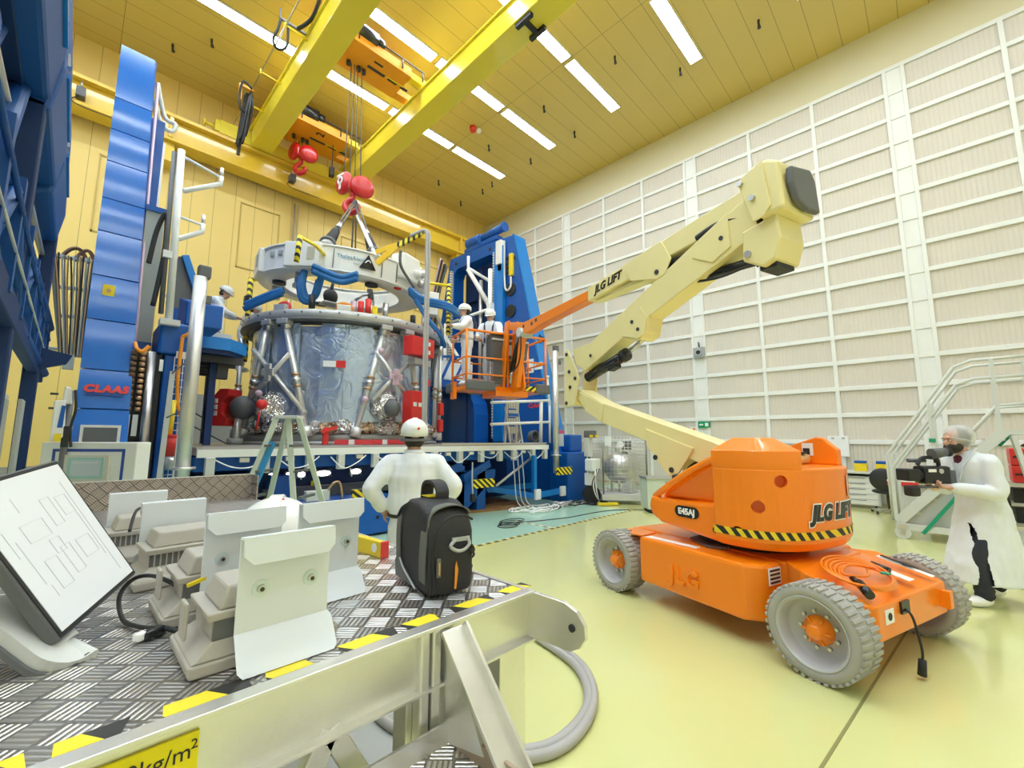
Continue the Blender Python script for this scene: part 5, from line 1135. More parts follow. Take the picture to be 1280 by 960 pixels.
# lettering bent round the tail
Ls = [0.]; 
fine_ = [cwpt(i/400, .004) for i in range(401)]
for a_, b_ in zip(fine_, fine_[1:]): Ls.append(Ls[-1]+math.hypot(b_[0]-a_[0], b_[1]-a_[1]))
def on_tail(u, g):
    for i in range(400):
        if Ls[i+1] >= u: 
            t = (u-Ls[i])/(Ls[i+1]-Ls[i]); x = fine_[i][0]+(fine_[i+1][0]-fine_[i][0])*t; y = fine_[i][1]+(fine_[i+1][1]-fine_[i][1])*t
            n = V((x+.17, y, 0)).normalized(); return V((x, y, 0))+n*g
    return V((fine_[-1][0], fine_[-1][1], 0))
def tail_text(body, u0, z, size, m, g, bold, name):
    me = text_mesh(body, size, .001, shear=.25, bold=bold, spacing=1.02); q = MB()
    vs = [q.bm.verts.new(on_tail(u0+v.co.x, g+v.co.z)+V((0, 0, z+v.co.y))) for v in me.vertices]
    for p in me.polygons: q._f([vs[i] for i in p.vertices])
    return sub(name, q, m, cw)
MID = Ls[-1]*.50
tail_text('JLG LIFT', MID, 1.0, .165, M_sign, .003, .020, 'letter_outline'); tail_text('JLG LIFT', MID, 1.0, .165, M_blackg, .007, .010, 'letters')
# lower arm, elbow, riser
def arm(name, pts, y0, y1, m=M_cream, bevel=.01, par=lf): return LP(name, MB().xz(pts, y0, y1), m, par, bevel=bevel)
la = arm('lower_arm', [(.0, 1.48), (.1, 1.53), (1.95, 2.10), (2.45, 2.34), (2.56, 2.24), (2.3, 2.02), (2.03, 1.84), (.1, 1.25)], -.13, .13)
for s in (-1, 1):
    g = sub('pivot_plate', MB().xz([(1.12, 1.72), (.45, 1.50), (.5, 1.42), (.66, 1.22), (.78, 1.17), (.86, 1.24), (1.12, 1.52)], s*.132, s*.155), M_cream, la, bevel=.008)
    for x, z in ((.75, 1.25), (.98, 1.38)): sub('pin', MB().cyl((x, s*.155, z), (x, s*.17, z), .03, n=12), M_dark, la)
    sub('side_plate', MB().xz([(2.45, 2.3), (1.9, 2.07), (1.95, 1.83), (2.3, 2.0)], s*.13, s*.145), M_cream, la, bevel=.006)
    e = LP('elbow_plate', MB().xz([(2.66, 2.98), (2.74, 2.96), (2.77, 2.08), (2.5, 2.09), (2.38, 2.5), (2.46, 2.66)], s*.165, s*.19), M_cream, bevel=.012)
    for x, z in ((2.68, 2.9), (2.62, 2.62), (2.47, 2.5), (2.6, 2.38), (2.7, 2.14)): sub('pin', MB().cyl((x, s*.19, z), (x, s*.203, z), .028, n=12), M_dark, e)
LP('elbow_block', MB().bx((2.5, -.16, 2.1), (2.74, .16, 2.2)), M_cream)
ri = arm('riser_arm', [(2.62, 2.97), (2.17, 3.0), (.26, 3.79), (-.28, 3.98), (-.42, 3.6), (-.2, 3.52), (1.03, 3.10), (1.08, 2.92), (1.2, 2.85), (1.36, 2.88), (1.5, 2.93), (2.3, 2.6), (2.52, 2.72)], -.13, .13)
for s in (-1, 1):
    sub('side_plate', MB().xz([(1.5, 3.12), (1.15, 3.26), (1.05, 3.1), (1.1, 2.9), (1.22, 2.86), (1.5, 2.95)], s*.13, s*.146), M_cream, ri, bevel=.008)
    sub('side_plate', MB().xz([(.3, 3.76), (-.1, 3.92), (-.12, 3.55), (.1, 3.46), (.35, 3.6)], s*.13, s*.146), M_cream, ri, bevel=.008)
    for x, z in ((1.2, 2.98), (-.02, 3.68), (1.3, 3.1), (2.15, 2.8)): sub('pin', MB().cyl((x, s*.146, z), (x, s*.156, z), .024, n=12), M_dark, ri)
cy = LP('lift_cylinder', MB().cyl((2.4, -.0, 2.52), (1.62, 0, 2.72), .075, n=20), M_blackg); 
cy2 = sub('cylinder_head', MB().cyl((1.64, 0, 2.715), (1.56, 0, 2.735), .09, n=20), M_black, cy); sub('piston_rod', MB().cyl((1.6, 0, 2.72), (1.25, 0, 2.88), .03, n=14), M_steel, cy)
sub('valve_block', MB().box((1.78, .04, 2.6), (.16, .12, .1), Euler((0, R(15), 0))), M_black, cy, bevel=.01); sub('hydraulic_pipe', MB().tube([(2.2, .09, 2.55), (1.8, .1, 2.62), (1.66, .09, 2.62), (1.64, .08, 2.68)], .015), M_black, cy)
# lower cylinder inside the turntable
LP('pivot_block', MB().bx((-.1, -.17, .75), (.75, .17, 1.2)), M_dark, bevel=.02); LP('hose_group', MB().tube(bez([(.2, .1, 1.35), (.5, .12, 1.22), (.6, .1, 1.1), (.3, .1, 1.0)]), .03).tube(bez([(.3, .05, 1.38), (.55, .05, 1.3), (.64, .05, 1.15), (.4, .05, 1.0)]), .03), M_black)
# upright head joining riser and main boom
hd = LP('boom_head', MB().xz([(-.36, 4.12), (-.58, 4.2), (-.70, 4.12), (-.72, 3.66), (-.5, 3.64), (-.36, 4.0)], -.26, .26), M_cream, bevel=.03)
for s in (-1, 1):
    pl_ = sub('cheek_plate', MB().xz([(-.31, 4.10), (-.56, 4.19), (-.62, 3.72), (-.55, 3.64), (-.45, 3.63)], s*.26, s*.28), M_cream, hd, bevel=.008)
    for x, z in ((-.35, 4.06), (-.46, 3.86)): sub('pin', MB().cyl((x, s*.28, z), (x, s*.31, z), .028, n=10), M_steel, hd)
sub('black_cover', MB().prism([(-.722, .2, 4.04), (-.715, -.14, 4.1), (-.715, -.21, 4.0), (-.73, -.22, 3.68), (-.735, .0, 3.66), (-.73, .14, 3.72), (-.722, .2, 3.88)], (-.06, 0, 0)), M_dgrey, hd, bevel=.02)
lw = sub('lower_leg', MB().xz([(-.28, 3.62), (-.62, 3.66), (-.64, 3.42), (-.58, 3.24), (-.46, 3.2), (-.27, 3.32)], -.2, .2), M_cream, hd, bevel=.02)
sub('leg_opening', MB().bx((-.56, -.14, 3.19), (-.4, .14, 3.26)), M_black, hd); sub('pin', MB().cyl((-.33, .2, 3.37), (-.33, .22, 3.37), .035, n=12), M_steel, hd)
LP('level_cylinder', MB().cyl((.5, .0, 3.42), (-.34, 0, 3.36), .05, n=16), M_blackg); LP('hydraulic_hose', MB().tube(bez([(.6, .06, 3.4), (.1, .08, 3.3), (-.3, .1, 3.3), (-.36, .1, 3.26)]), .014), M_black)
LP('hose_bundle', MB().tube(bez([(-.4, .08, 3.7), (-.2, .09, 3.82), (.05, .1, 3.86), (.3, .1, 3.82)]), .04).tube(bez([(-.4, .0, 3.68), (-.15, .02, 3.8), (.1, .02, 3.84), (.3, .0, 3.8)]), .04), M_black)
# main boom with extension
mb_ = arm('main_boom', [(-.33, 4.10), (2.22, 3.85), (2.22, 3.64), (1.34, 3.71), (-.3, 3.84)], -.12, .12)
sub('knuckle_plate', MB().xz([(1.42, 3.92), (.78, 3.99), (.64, 3.72), (.74, 3.56), (.86, 3.53), (1.32, 3.66)], .12, .14), M_cream, mb_, bevel=.008); sub('pin', MB().cyl((.86, .14, 3.62), (.86, .155, 3.62), .03, n=12), M_dark, mb_)
sub('knuckle_plate', MB().xz([(1.42, 3.92), (.78, 3.99), (.64, 3.72), (.74, 3.56), (.86, 3.53), (1.32, 3.66)], -.14, -.12), M_cream, mb_, bevel=.008)
sub('energy_chain', MB().bx((.3, -.09, 3.62), (2.1, .06, 3.68)), M_cream, mb_); sub('energy_chain', MB().bx((.45, -.08, 3.55), (.75, .08, 3.72)), M_black, mb_)
sub('letters', MB().add(text_mesh('JLG LIFT', .155, .002, shear=.3, bold=.006), plane_frame((1.78, .124, 3.785), (-1, 0, .098), (.098, 0, 1))), M_blackg, mb_)
ex = arm('boom_extension', [(2.2, 3.83), (3.55, 3.80), (4.2, 3.80), (4.75, 3.93), (4.9, 3.93), (4.85, 3.8), (4.45, 3.68), (4.1, 3.56), (3.5, 3.62), (2.2, 3.69)], -.09, .09, M_or)
for x, z in ((3.75, 3.73), (3.9, 3.70), (4.2, 3.72)): sub('hole', MB().bx((x-.03, .088, z-.03), (x+.03, .093, z+.03)), M_dark, ex)
sub('pivot', MB().cyl((4.3, -.13, 3.62), (4.3, .15, 3.62), .09, n=16), M_lgrey, ex)
jb = None
for s in (-1, 1): j = LP('jib_beam', MB().xz([(4.92, 3.97), (4.72, 3.96), (4.45, 2.62), (4.5, 2.52), (5.05, 2.52), (5.05, 2.6)] if s < 0 else [(4.94, 3.97), (4.78, 3.97), (5.0, 2.6), (5.1, 2.5), (5.22, 2.58)], s*.07, s*.11), M_or, bevel=.006)
LP('jib_strut', MB().beam((4.35, .0, 3.75), (4.6, 0, 2.6), .1, .12, (1, 0, 0)), M_or, bevel=.01)
LP('jib_cylinder', MB().cyl((4.5, .02, 3.62), (4.78, .02, 2.95), .05, n=14), M_blackg); LP('jib_rod', MB().cyl((4.78, .02, 2.95), (4.86, .02, 2.7), .03, n=12), M_steel)
LP('jib_hose', MB().tube(bez([(4.3, .1, 3.6), (4.25, .12, 3.3), (4.4, .1, 3.0), (4.7, .1, 2.9)]), .015), M_black)
# basket
bx0, bx1, by = 5.0, 5.75, .92
bk_ = LP('basket_floor', MB().bx((bx0, -by, 2.56), (bx1, by, 2.64)), M_or, bevel=.01)
sub('floor_mesh', MB().bx((bx0+.04, -by+.04, 2.64), (bx1-.04, by-.04, 2.65)), M_dark, bk_)
for x, y in ((bx0, -by), (bx0, by), (bx1, -by), (bx1, by), (bx0, .0), (bx1, 0)): sub('post', MB().tube([(x, y, 2.62), (x, y, 3.74)], .024, 10), M_or, bk_)
for z in (3.74, 3.2, 2.86):
    r_ = .026 if z > 3.7 else .018
    for a, b in (((bx0, -by, z), (bx0, by, z)), ((bx1, -by, z), (bx1, by, z)), ((bx0, -by, z), (bx1, -by, z)), ((bx0, by, z), (bx1, by, z))): sub('rail', MB().tube([a, b], r_, 10), M_or, bk_)
for x, y, w_, d_ in ((bx0-.03, .62, .1, .62), (bx1, by+.04, .3, .12), (bx0-.03, -.78, .1, .3), (bx0+.1, -by-.05, .3, .1), (bx1+.04, .3, .1, .5)): sub('bumper', MB().box((x, y, 2.64), (w_, d_, .2)), M_dgrey, bk_, bevel=.03)
sub('support_beam', MB().bx((4.95, -.45, 2.44), (5.6, .3, 2.56)), M_or, bk_, bevel=.01); sub('hazard_end', MB().bx((4.94, -.78, 2.58), (5.0, -.3, 2.68)), M_haz, bk_); sub('side_bracket', MB().bx((5.5, by, 2.4), (5.7, by+.06, 2.75)), M_or, bk_)
sub('control_console', MB().xz([(5.05, 3.72), (5.02, 3.55), (5.1, 3.2), (5.3, 3.2), (5.32, 3.68)], -.5, .36), M_dgrey, bk_, bevel=.015); sub('console_lid', MB().box((5.16, -.07, 3.73), (.36, .9, .03), Euler((0, R(6), 0))), M_ring, bk_)
sub('tool_box', MB().bx((5.0, -.4, 3.3), (5.06, .0, 3.52)), M_screen, bk_, bevel=.01); sub('console_panel', MB().bx((5.03, -.45, 2.7), (5.07, .3, 3.2)), M_dgrey, bk_)
sub('cream_edge', MB().bx((4.99, -.5, 3.6), (5.03, .36, 3.63)), M_lgrey, bk_)
ec = MB()
for k in range(5): ec.tube([V((-1.09+.012*k+(.17+.012*k)*math.cos(a)*.85, .27+.01*k+(.24+.012*k)*math.sin(a), .592+.05*(.17+.012*k)*math.cos(a)/.17*.85+.01*k+.012)) for a in [2*PI*j/26 for j in range(26)]], .009, 6, closed=True)
M_l = Matrix.Translation((LX, LY, 0)) @ Matrix.Rotation(LRZ, 4, 'Z')
ec.tube(bez([(-1.0, .05, .62), (-1.1, .3, .62), (-1.02, .46, .64), (-.95, .2, .65), (-1.05, .05, .63)]), .009)
xc = thing('extension_cable', 'coiled orange extension cable lying on the rear of the boom lift', 'cable', (LX, LY, 0), LRZ)
sub('coil', ec, M_or, xc)
sub('connector', MB().cyl((-1.12, .46, .6), (-1.22, .56, .565), .03, n=12).cyl((-1.06, .42, .615), (-1.12, .46, .6), .02, n=10), M_blackg, xc); sub('plug', MB().cyl((-1.0, -.02, .64), (-1.12, .0, .62), .022, n=10), M_blackg, xc); sub('green_tag', MB().box((-1.15, .14, .63), (.05, .05, .01)), M_green, xc)
# ---------------------------------------------------------------- the alloy platform in the foreground
T = 1.12
tb_ = thing('access_platform', 'aluminium tread plate platform with hazard tape in the foreground', 'platform', (0, 2.4, 0))
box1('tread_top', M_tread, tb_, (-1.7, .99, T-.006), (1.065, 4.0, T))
fr = MB().bx((-1.7, .975, T-.145), (1.075, .99, T)).bx((-1.7, .95, T-.006), (1.075, .99, T+.004)).bx((-1.7, .95, T-.145), (1.075, .99, T-.137)); fr.build('front_channel', M_alu, tb_, bevel=.002)
box1('side_channel', M_alu, tb_, (1.06, .98, T-.145), (1.075, 4.0, T+.003)); box1('under_frame', M_alu, tb_, (-1.7, 2.3, T-.1), (1.06, 2.36, T-.006))
for x in (-.8, .3): box1('under_frame', M_alu, tb_, (x, 1.0, T-.1), (x+.05, 4.0, T-.006))
M_tape = stripes('worn_tape', (.92, .74, .03), (.03, .03, .03), (1, .6, 0), .17, .45)
rn = random.Random(4); x = -.1
while x < 1.0:
    w_ = rn.uniform(.08, .16); MB().xy([(x+rn.uniform(0, .02), .995), (x+w_, .995), (x+w_+rn.uniform(-.02, .02), 1.04), (x+.01, 1.036)], T, T+.0012).build('hazard_tape', M_tape, tb_); x += w_+rn.uniform(.01, .06)
MB().yz([(.985, T), (.83, T), (.785, T-.015), (.758, T-.045), (.755, T-.08), (.775, T-.11), (.81, T-.13), (.985, T-.135)], 1.065, 1.08).build('lug_plate', M_alu, tb_, bevel=.002)
MB().cyl((1.06, .80, T-.062), (1.085, .80, T-.062), .011, n=14).build('lug_hole', M_dark, tb_)
def leg(x0, x1, y0, y1): box1('leg', M_alu, tb_, (x0, y0, 0), (x1, y1, T-.14), .003)
leg(.955, 1.065, .985, 1.06); leg(.945, 1.05, 3.9, 4.0); leg(-1.6, -1.5, .985, 1.06); leg(-1.6, -1.5, 3.9, 4.0)
for x in (.655, .69): MB().bx((x, .955, .72), (x+.028, .99, T-.005)).build('post', M_alu, tb_, bevel=.006)
leg(.64, .70, .99, 1.05)
# stair hooked to the front edge
MB().beam((.745, .945, T-.012), (.745, .48, .62), .012, .075, (0, 1, 1)).build('stringer', M_alu, tb_, bevel=.002); MB().beam((.775, .945, T-.012), (.775, .48, .62), .05, .008, (0, 1, 1)).build('stringer_flange', M_alu, tb_)
MB().yz([(.98, T-.02), (.93, T-.02), (.80, .88), (.98, .84)], .725, .74).build('gusset', M_alu, tb_)
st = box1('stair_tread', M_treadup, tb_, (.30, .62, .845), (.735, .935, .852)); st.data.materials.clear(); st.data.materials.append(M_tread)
MB().bx((.30, .93, .852), (.735, .937, .90)).build('tread_kerb', M_alu, tb_); MB().bx((.728, .62, .80), (.737, .935, .90)).build('tread_kerb', mat('worn_bronze', (.42, .33, .25), .4, .6), tb_)
for a, b in (((.445, .985, .985), (.30, .985, .72)), ((.445, .985, .985), (.60, .985, .72))): MB().beam(a, b, .045, .03, (0, 1, 0)).build('brace', M_alu, tb_, bevel=.003)
sg = box1('load_sign', mat('sign_yellow', (.92, .78, .0), .5), tb_, (-.02, .968, T-.14), (.207, .9735, T-.028))
lettering('sign_lettering', '600kg/m', (.135, .967, T-.056), (1, 0, 0), (0, 0, 1), .036, M_black, sg, ext=.0004); lettering('sign_lettering', '2', (.2005, .967, T-.047), (1, 0, 0), (0, 0, 1), .022, M_black, sg, ext=.0004)
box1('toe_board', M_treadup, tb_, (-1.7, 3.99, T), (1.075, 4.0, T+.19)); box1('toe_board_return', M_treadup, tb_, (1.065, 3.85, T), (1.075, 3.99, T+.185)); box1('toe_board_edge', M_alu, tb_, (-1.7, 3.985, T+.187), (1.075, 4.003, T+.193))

# camera bag at the corner
bgM = Matrix.Translation((.895, 1.245, T+.003)) @ Matrix.Rotation(R(-11), 4, 'Z')
bag = thing('camera_bag', 'black padded camera bag with orange piping on the platform corner', 'bag', (.90, 1.235, T))
def bagsec(k):          # side outline, k scales across the width
    return [(-.135, .0), (.125, .0), (.14, .03), (.14, .16), (.115, .235), (.05, .275), (-.04, .275), (-.11, .25), (-.142, .19), (-.147, .04)]
q = MB(bgM); rings = []
for x, s, dz in ((-.082, .90, .012), (-.07, .97, .004), (0, 1, 0), (.06, .97, .004), (.075, .90, .012)): rings.append([q._v((x, y*s, dz+z*s*(1 if z < .1 else 1))) for y, z in bagsec(1)])
for A, B in zip(rings, rings[1:]):
    for j in range(10): q._f([A[j], A[(j+1) % 10], B[(j+1) % 10], B[j]], True)
q._f(rings[0][::-1]); q._f(rings[-1]); o = q.build('shell', M_bag, bag, bevel=.012, seg=3)
def bband(name, m, pts, x0, x1, t=.004):
    q = MB(bgM); n = len(pts); rr = []
    for y, z in pts: rr.append([q._v((x0, y, z)), q._v((x1, y, z))])
    for A, B in zip(rr, rr[1:]): q._f([A[0], A[1], B[1], B[0]])
    return q.build(name, m, bag, solid=t)
over = [(-.15, .05), (-.15, .19), (-.115, .256), (-.042, .281), (.052, .281), (.12, .24), (.146, .16), (.146, .05)]
fro = [V((x, -.149, z)) for x, z in ((-.066, .02), (-.07, .12), (-.055, .2), (-.02, .232), (.03, .235), (.062, .22))]
MB(bgM).tube(bez(fro, 6), .004, 6).build('zip', M_black, bag)
MB(bgM).ribbon(bez([V((-.0835, -.10, .04)), V((-.0865, -.105, .12)), V((-.078, -.10, .2)), V((-.06, -.098, .247)), V((0, -.095, .264)), V((.05, -.098, .255)), V((.07, -.1, .235))], 6), .045, .004, (0, 1, 0)).build('grey_green_band', M_bagg, bag)
MB(bgM).ribbon(bez([V((-.0855, .10, .06)), V((-.0865, .105, .15)), V((-.08, .105, .21)), V((-.05, .10, .25)), V((.0, .10, .258))], 6), .035, .004, (0, 1, 0)).build('grey_green_band', M_bagg, bag)
MB(bgM).prism([(.0, -.1505, .02), (.006, -.1505, .02), (.012, -.1505, .075), (.006, -.1505, .10), (.002, -.1505, .09)], (0, -.003, 0)).build('orange_piping', M_orange, bag)
MB(bgM).box((-.055, -.155, .09), (.014, .008, .055)).build('zip_pull', M_bagg, bag, bevel=.003); MB(bgM).box((-.055, -.160, .088), (.005, .002, .035)).build('zip_pull_strip', M_copper, bag)
MB(bgM).tube(bez([(-.0, -.155, .165), (-.02, -.162, .15), (.0, -.165, .135), (.025, -.165, .135), (.045, -.162, .15), (.04, -.156, .168)], 5), .0055, 6).box((.018, -.156, .166), (.06, .006, .012)).build('buckle', M_grey, bag)
MB(bgM).ribbon(bez([(.01, -.03, .276), (.012, -.028, .30), (.012, .0, .322), (.012, .05, .327), (.012, .09, .31), (.012, .1, .262)], 6), .045, .01, (1, 0, 0)).build('handle', M_bag, bag)
MB(bgM).box((.0, .03, .279), (.05, .06, .003)).build('yellow_label', M_yel, bag); MB(bgM).tube(bez([(-.083, .03, .26), (-.09, .07, .24), (-.092, .1, .21)]), .005).build('zip_tail', M_black, bag)
MB(bgM).prism([(-.0845, -.10, .01), (-.0845, .12, .01), (-.0845, .13, .06), (-.0845, .10, .085), (-.0845, .04, .05), (-.0845, -.06, .012)], (-.003, 0, 0)).build('grey_panel', M_dgrey, bag)
MB(bgM).tube(bez([(-.0895, .08, .075), (-.0895, .04, .048), (-.0895, -.06, .012)]), .0025).build('panel_piping', M_lgrey, bag)
sp = [(.05, -.158, .15), (.08, -.13, .12), (.11, -.05, .08), (.14, .0, .03), (.155, .05, .006)]
MB(bgM).tube(bez(sp, 6), .004).tube(bez([p+V((0, .0, -.014)) for p in map(V, sp[:4])]+[V(sp[4])], 6), .004).build('strap_cord', M_black, bag)
MB(bgM).ribbon(bez([(.135, -.0, .032), (.155, .04, .010), (.16, .09, .004), (.158, .14, .003)], 6), .025, .003, (1, 0, 0)).build('strap', M_bag, bag)

# floodlights with white brackets
def floodlight(x, y, rz, lb, w=.192, h=.268):
    t = thing('floodlight', lb, 'floodlight', (x, y, T+.001), rz, 'work floodlights')
    b = MB(); th = .004
    # bent plate: bottom flange, web, top flange turned over
    prof = [(-.075, .0), (-.055, .008), (-.045, .02), (-.012, .075), (0, .085), (0, h-.055), (.0, h), (-.045, h-.005), (-.05, h-.052)]
    b_ = MB()
    web = MB().bx((-w/2, 0, .07), (w/2, th, h)); web.build('bracket', M_lampw, t, local=True, bevel=.0015)
    MB().prism([(-w/2, 0, .072), (-w/2-.001, -.045, .012), (-w/2+.008, -.0525, .002), (w/2-.001, -.0525, .002), (w/2+.008, -.045, .012), (w/2+.008, -.009, .06), (w/2, 0, .072)], (0, .0035, .0028)).build('lower_flange', M_lampw, t, local=True, bevel=.001)
    MB().prism([(-w/2, 0, h), (-w/2, -.026, h+.002), (w/2, -.026, h+.002), (w/2, 0, h)], (0, 0, -.004)).build('upper_flange', M_lampw, t, local=True)
    MB().prism([(-w/2, -.026, h), (w/2, -.026, h), (w/2, -.03, h-.04), (w/2-.015, -.031, h-.055), (-w/2+.02, -.031, h-.055), (-w/2, -.03, h-.035)], (0, .004, 0)).build('upper_lip', M_lampw, t, local=True, bevel=.001)
    for sx, z in ((-w/2+.045, .155), (w/2-.042, .155)):
        MB().cyl((sx, -.003, z), (sx, 0, z), .0175, n=20).build('washer', mat('zinc', (.66, .76, .80), .35, .5) if 'zinc' not in bpy.data.materials else bpy.data.materials['zinc'], t, local=True); MB().cyl((sx, -.010, z), (sx, -.003, z), .0085, n=12).build('bolt', M_steel, t, local=True); MB().cyl((sx, -.0108, z), (sx, -.0098, z), .005, n=6).build('bolt_socket', M_dark, t, local=True)
    # lamp head lying face down behind the plate
    def taper(z0, z1, a0, a1, x0=-.15, x1=.115):
        q = MB(); lo = [q._v(p) for p in ((x0-a0, .02-a0*.3, z0), (x1+a0, .02-a0*.3, z0), (x1+a0, .21+a0, z0), (x0-a0, .21+a0, z0))]; hi = [q._v(p) for p in ((x0-a1, .02-a1*.3, z1), (x1+a1, .02-a1*.3, z1), (x1+a1, .21+a1, z1), (x0-a1, .21+a1, z1))]
        q._f(lo[::-1]); q._f(hi)
        for i in range(4): q._f([lo[i], lo[(i+1) % 4], hi[(i+1) % 4], hi[i]])
        return q
    taper(.0, .028, .015, .02).build('bezel', M_conc, t, local=True, bevel=.006); taper(.028, .062, .015, -.022).build('reflector_housing', M_conc, t, local=True, bevel=.004); taper(.062, .10, -.022, -.024).build('core', M_dgrey, t, local=True)
    fn = MB()
    for i in range(15): fn.bx((-.128+.0158*i, .035, .062), (-.124+.0158*i, .19, .10))
    fn.build('cooling_fins', M_conc, t, local=True); taper(.10, .118, -.012, -.008).build('gear_tray', M_conc, t, local=True, bevel=.004); taper(.118, .165, -.03, -.045).build('gear_box', M_conc, t, local=True, bevel=.006)
    MB().bx((-.172, .07, .06), (-.164, .12, .135)).build('yoke', M_conc, t, local=True, bevel=.004)
    return t
floodlight(.372, 1.078, R(0), 'floodlight with white bracket nearest the platform edge, in front of the hard hat')
floodlight(.37, 1.41, R(1), 'floodlight with white bracket just left of the hard hat', h=.278)
floodlight(.59, 1.366, R(2), 'floodlight with white bracket right of the hard hat, beside the spirit level', h=.285)
floodlight(.30, 2.05, R(183), 'floodlight seen from its lamp side, beside the tablet screen', h=.245)
floodlight(.235, 2.48, R(181), 'rear floodlight seen from its lamp side, nearest the toe board', h=.245)
cb = thing('power_lead', 'black looping lamp cable with plugs between the tablet and the floodlights', 'cable', (.2, 1.5, T))
MB().tube(bez([(.27, 1.47, T+.06), (.215, 1.62, T+.085), (.17, 1.68, T+.08), (.138, 1.66, T+.045), (.14, 1.55, T+.012), (.17, 1.46, T+.01), (.205, 1.40, T+.016)], 8), .0055, 8).build('cord', M_black, cb)
MB().box((.185, 1.395, T+.012), (.05, .026, .022), Euler((0, 0, R(30)))).build('plug', M_blackg, cb, bevel=.006); MB().box((.163, 1.388, T+.014), (.03, .022, .018), Euler((0, 0, R(30)))).build('clear_plug', M_sign, cb, bevel=.004)
MB().tube(bez([(.205, 1.40, T+.016), (.225, 1.37, T+.012), (.232, 1.34, T+.015)]), .006).build('cord', M_black, cb); MB().box((.238, 1.31, T+.016), (.022, .05, .028), Euler((0, 0, R(12)))).build('terminal_box', M_lgrey, cb, bevel=.003)
MB().tube(bez([(.175, 2.02, T+.16), (.21, 2.25, T+.20), (.26, 2.3, T+.2), (.3, 2.28, T+.18)]), .005).build('cord', M_black, cb)
MB().beam((.245, 1.40, T+.105), (.31, 1.42, T+.118), .008, .008).build('yellow_tie', M_yel, cb)
# hard hat
def helmet_parts(t, M, R_=.118, dots=True, small=False, local=False):
    q = MB(M); prof = [(R_*1.0, -.01), (R_*1.02, .02)]+[(R_*1.02*math.cos(a), .02+R_*.98*math.sin(a)) for a in [R(10*i) for i in range(1, 10)]]
    q.lathe(prof, n=32); 
    for v in q.bm.verts:
        lv = M.inverted() @ v.co; lv.y *= 1.2; v.co = M @ lv
    q.build('shell', M_helmet, t, local=local, solid=.003)
    MB(M).ribbon([(0, 1.225*R_*math.cos(a), .022+R_*1.0*math.sin(a)) for a in [R(15+15*i) for i in range(11)]], .05, .01, (1, 0, 0)).build('ridge', M_helmet, t, local=local, bevel=.003)
    br = MB(M); a_ = []; b_ = []
    for i in range(17):
        an = R(-10+200*i/16); c, s = math.cos(an), math.sin(an); k = max(0, s)**.8
        a_.append(br._v((R_*1.01*c, R_*1.2*s, .0))); b_.append(br._v((R_*(1.05+.1*k)*c, R_*(1.22+.38*k)*s, -.012-.012*k)))
    for i in range(16): br._f([a_[i], a_[i+1], b_[i+1], b_[i]], True)
    br.build('brim', M_helmet, t, local=local, solid=.004)
    if not small:
        for i in range(15):
            an = R(20+140*i/14); MB(M).ball((R_*.93*math.cos(an), -R_*1.11*math.sin(an)*.9, .065), .003, 6, 4).build('vent_hole', M_dark, t, local=local)
        MB(M).ball((.015, -.06, R_*.98+.012), .016, 10, 6, (1.2, .7, .35)).build('red_sticker', M_brightred, t, local=local)
hh = thing('hard_hat', 'white hard hat with a red sticker lying among the floodlights', 'helmet', (.66, 2.12, T))
helmet_parts(hh, Matrix.Translation((.64, 2.02, T+.05)) @ Matrix.Rotation(R(-25), 4, 'Z') @ Matrix.Rotation(R(-5), 4, 'X') @ Matrix.Diagonal((1, .92, 1.05, 1)), .155)
lv_ = thing('spirit_level', 'yellow spirit level with a red end cap on the tread plate', 'spirit level', (.93, 1.9, T))
X = Matrix.Translation((.935, 1.63, T)) @ Matrix.Rotation(R(5), 4, 'Z')
MB(X).bx((-.014, .012, 0), (.014, .62, .062)).build('body', M_yel, lv_, bevel=.003); MB(X).bx((-.016, 0, -.0), (.016, .014, .065)).build('end_cap', M_brightred, lv_, bevel=.003); MB(X).cyl((-.016, .06, .034), (.016, .06, .034), .018).build('vial', M_sign, lv_)
# tilted tablet on its grey stand
A, B, D, E_ = V((-.02, 1.72, 1.535)), V((.166, 1.68, 1.215)), V((.0255, 1.385, 1.172)), V((-.16, 1.425, 1.491))
u = (B-D).normalized(); w_ = (A-B).normalized(); nn = u.cross(w_).normalized()
if nn.dot(V((0, 0, 1.6))-A) < 0: nn = -nn
tab = thing('tablet_screen', 'tilted black framed screen showing a faint drawing at the left edge', 'screen', D)
def quad(name, m, g0, g1, par, grow=0., bevel=0.):
    c_ = (A+B+D+E_)/4
    ps = [p+(p-c_).normalized()*grow+nn*g0 for p in (A, B, D, E_)]
    return MB().prism(ps, nn*(g1-g0)).build(name, m, par, bevel=bevel)
quad('frame', M_dgrey, -.026, .0, tab, .006, .004); quad('bezel', M_black, 0, .003, tab, .0, .001); pg = quad('page', M_paper, .003, .0042, tab, -.012)
Q = Matrix((u, w_, nn)).transposed().to_4x4(); Q.translation = D+nn*.0045
W_, H_ = (B-D).length, (A-B).length
def ink(x0, y0, x1, y1): MB(Q).bx((x0*W_, y0*H_, 0), (x1*W_, y1*H_, .0006)).build('drawing_line', M_ink, pg)
for i, (x, y, w1, h1) in enumerate(((.25, .22, .12, .2), (.45, .25, .1, .2), (.62, .3, .16, .14), (.25, .55, .22, .12), (.55, .58, .1, .2), (.7, .62, .12, .14), (.4, .42, .1, .1))):
    ink(x, y, x+w1, y+.003); ink(x, y+h1, x+w1, y+h1+.003); ink(x, y, x+.004, y+h1); ink(x+w1, y, x+w1+.004, y+h1)
for x, y, h1 in ((.15, .3, .3), (.18, .2, .08), (.33, .75, .1), (.82, .25, .5), (.86, .1, .75), (.1, .5, .18)): ink(x, y, x+.004, y+h1)
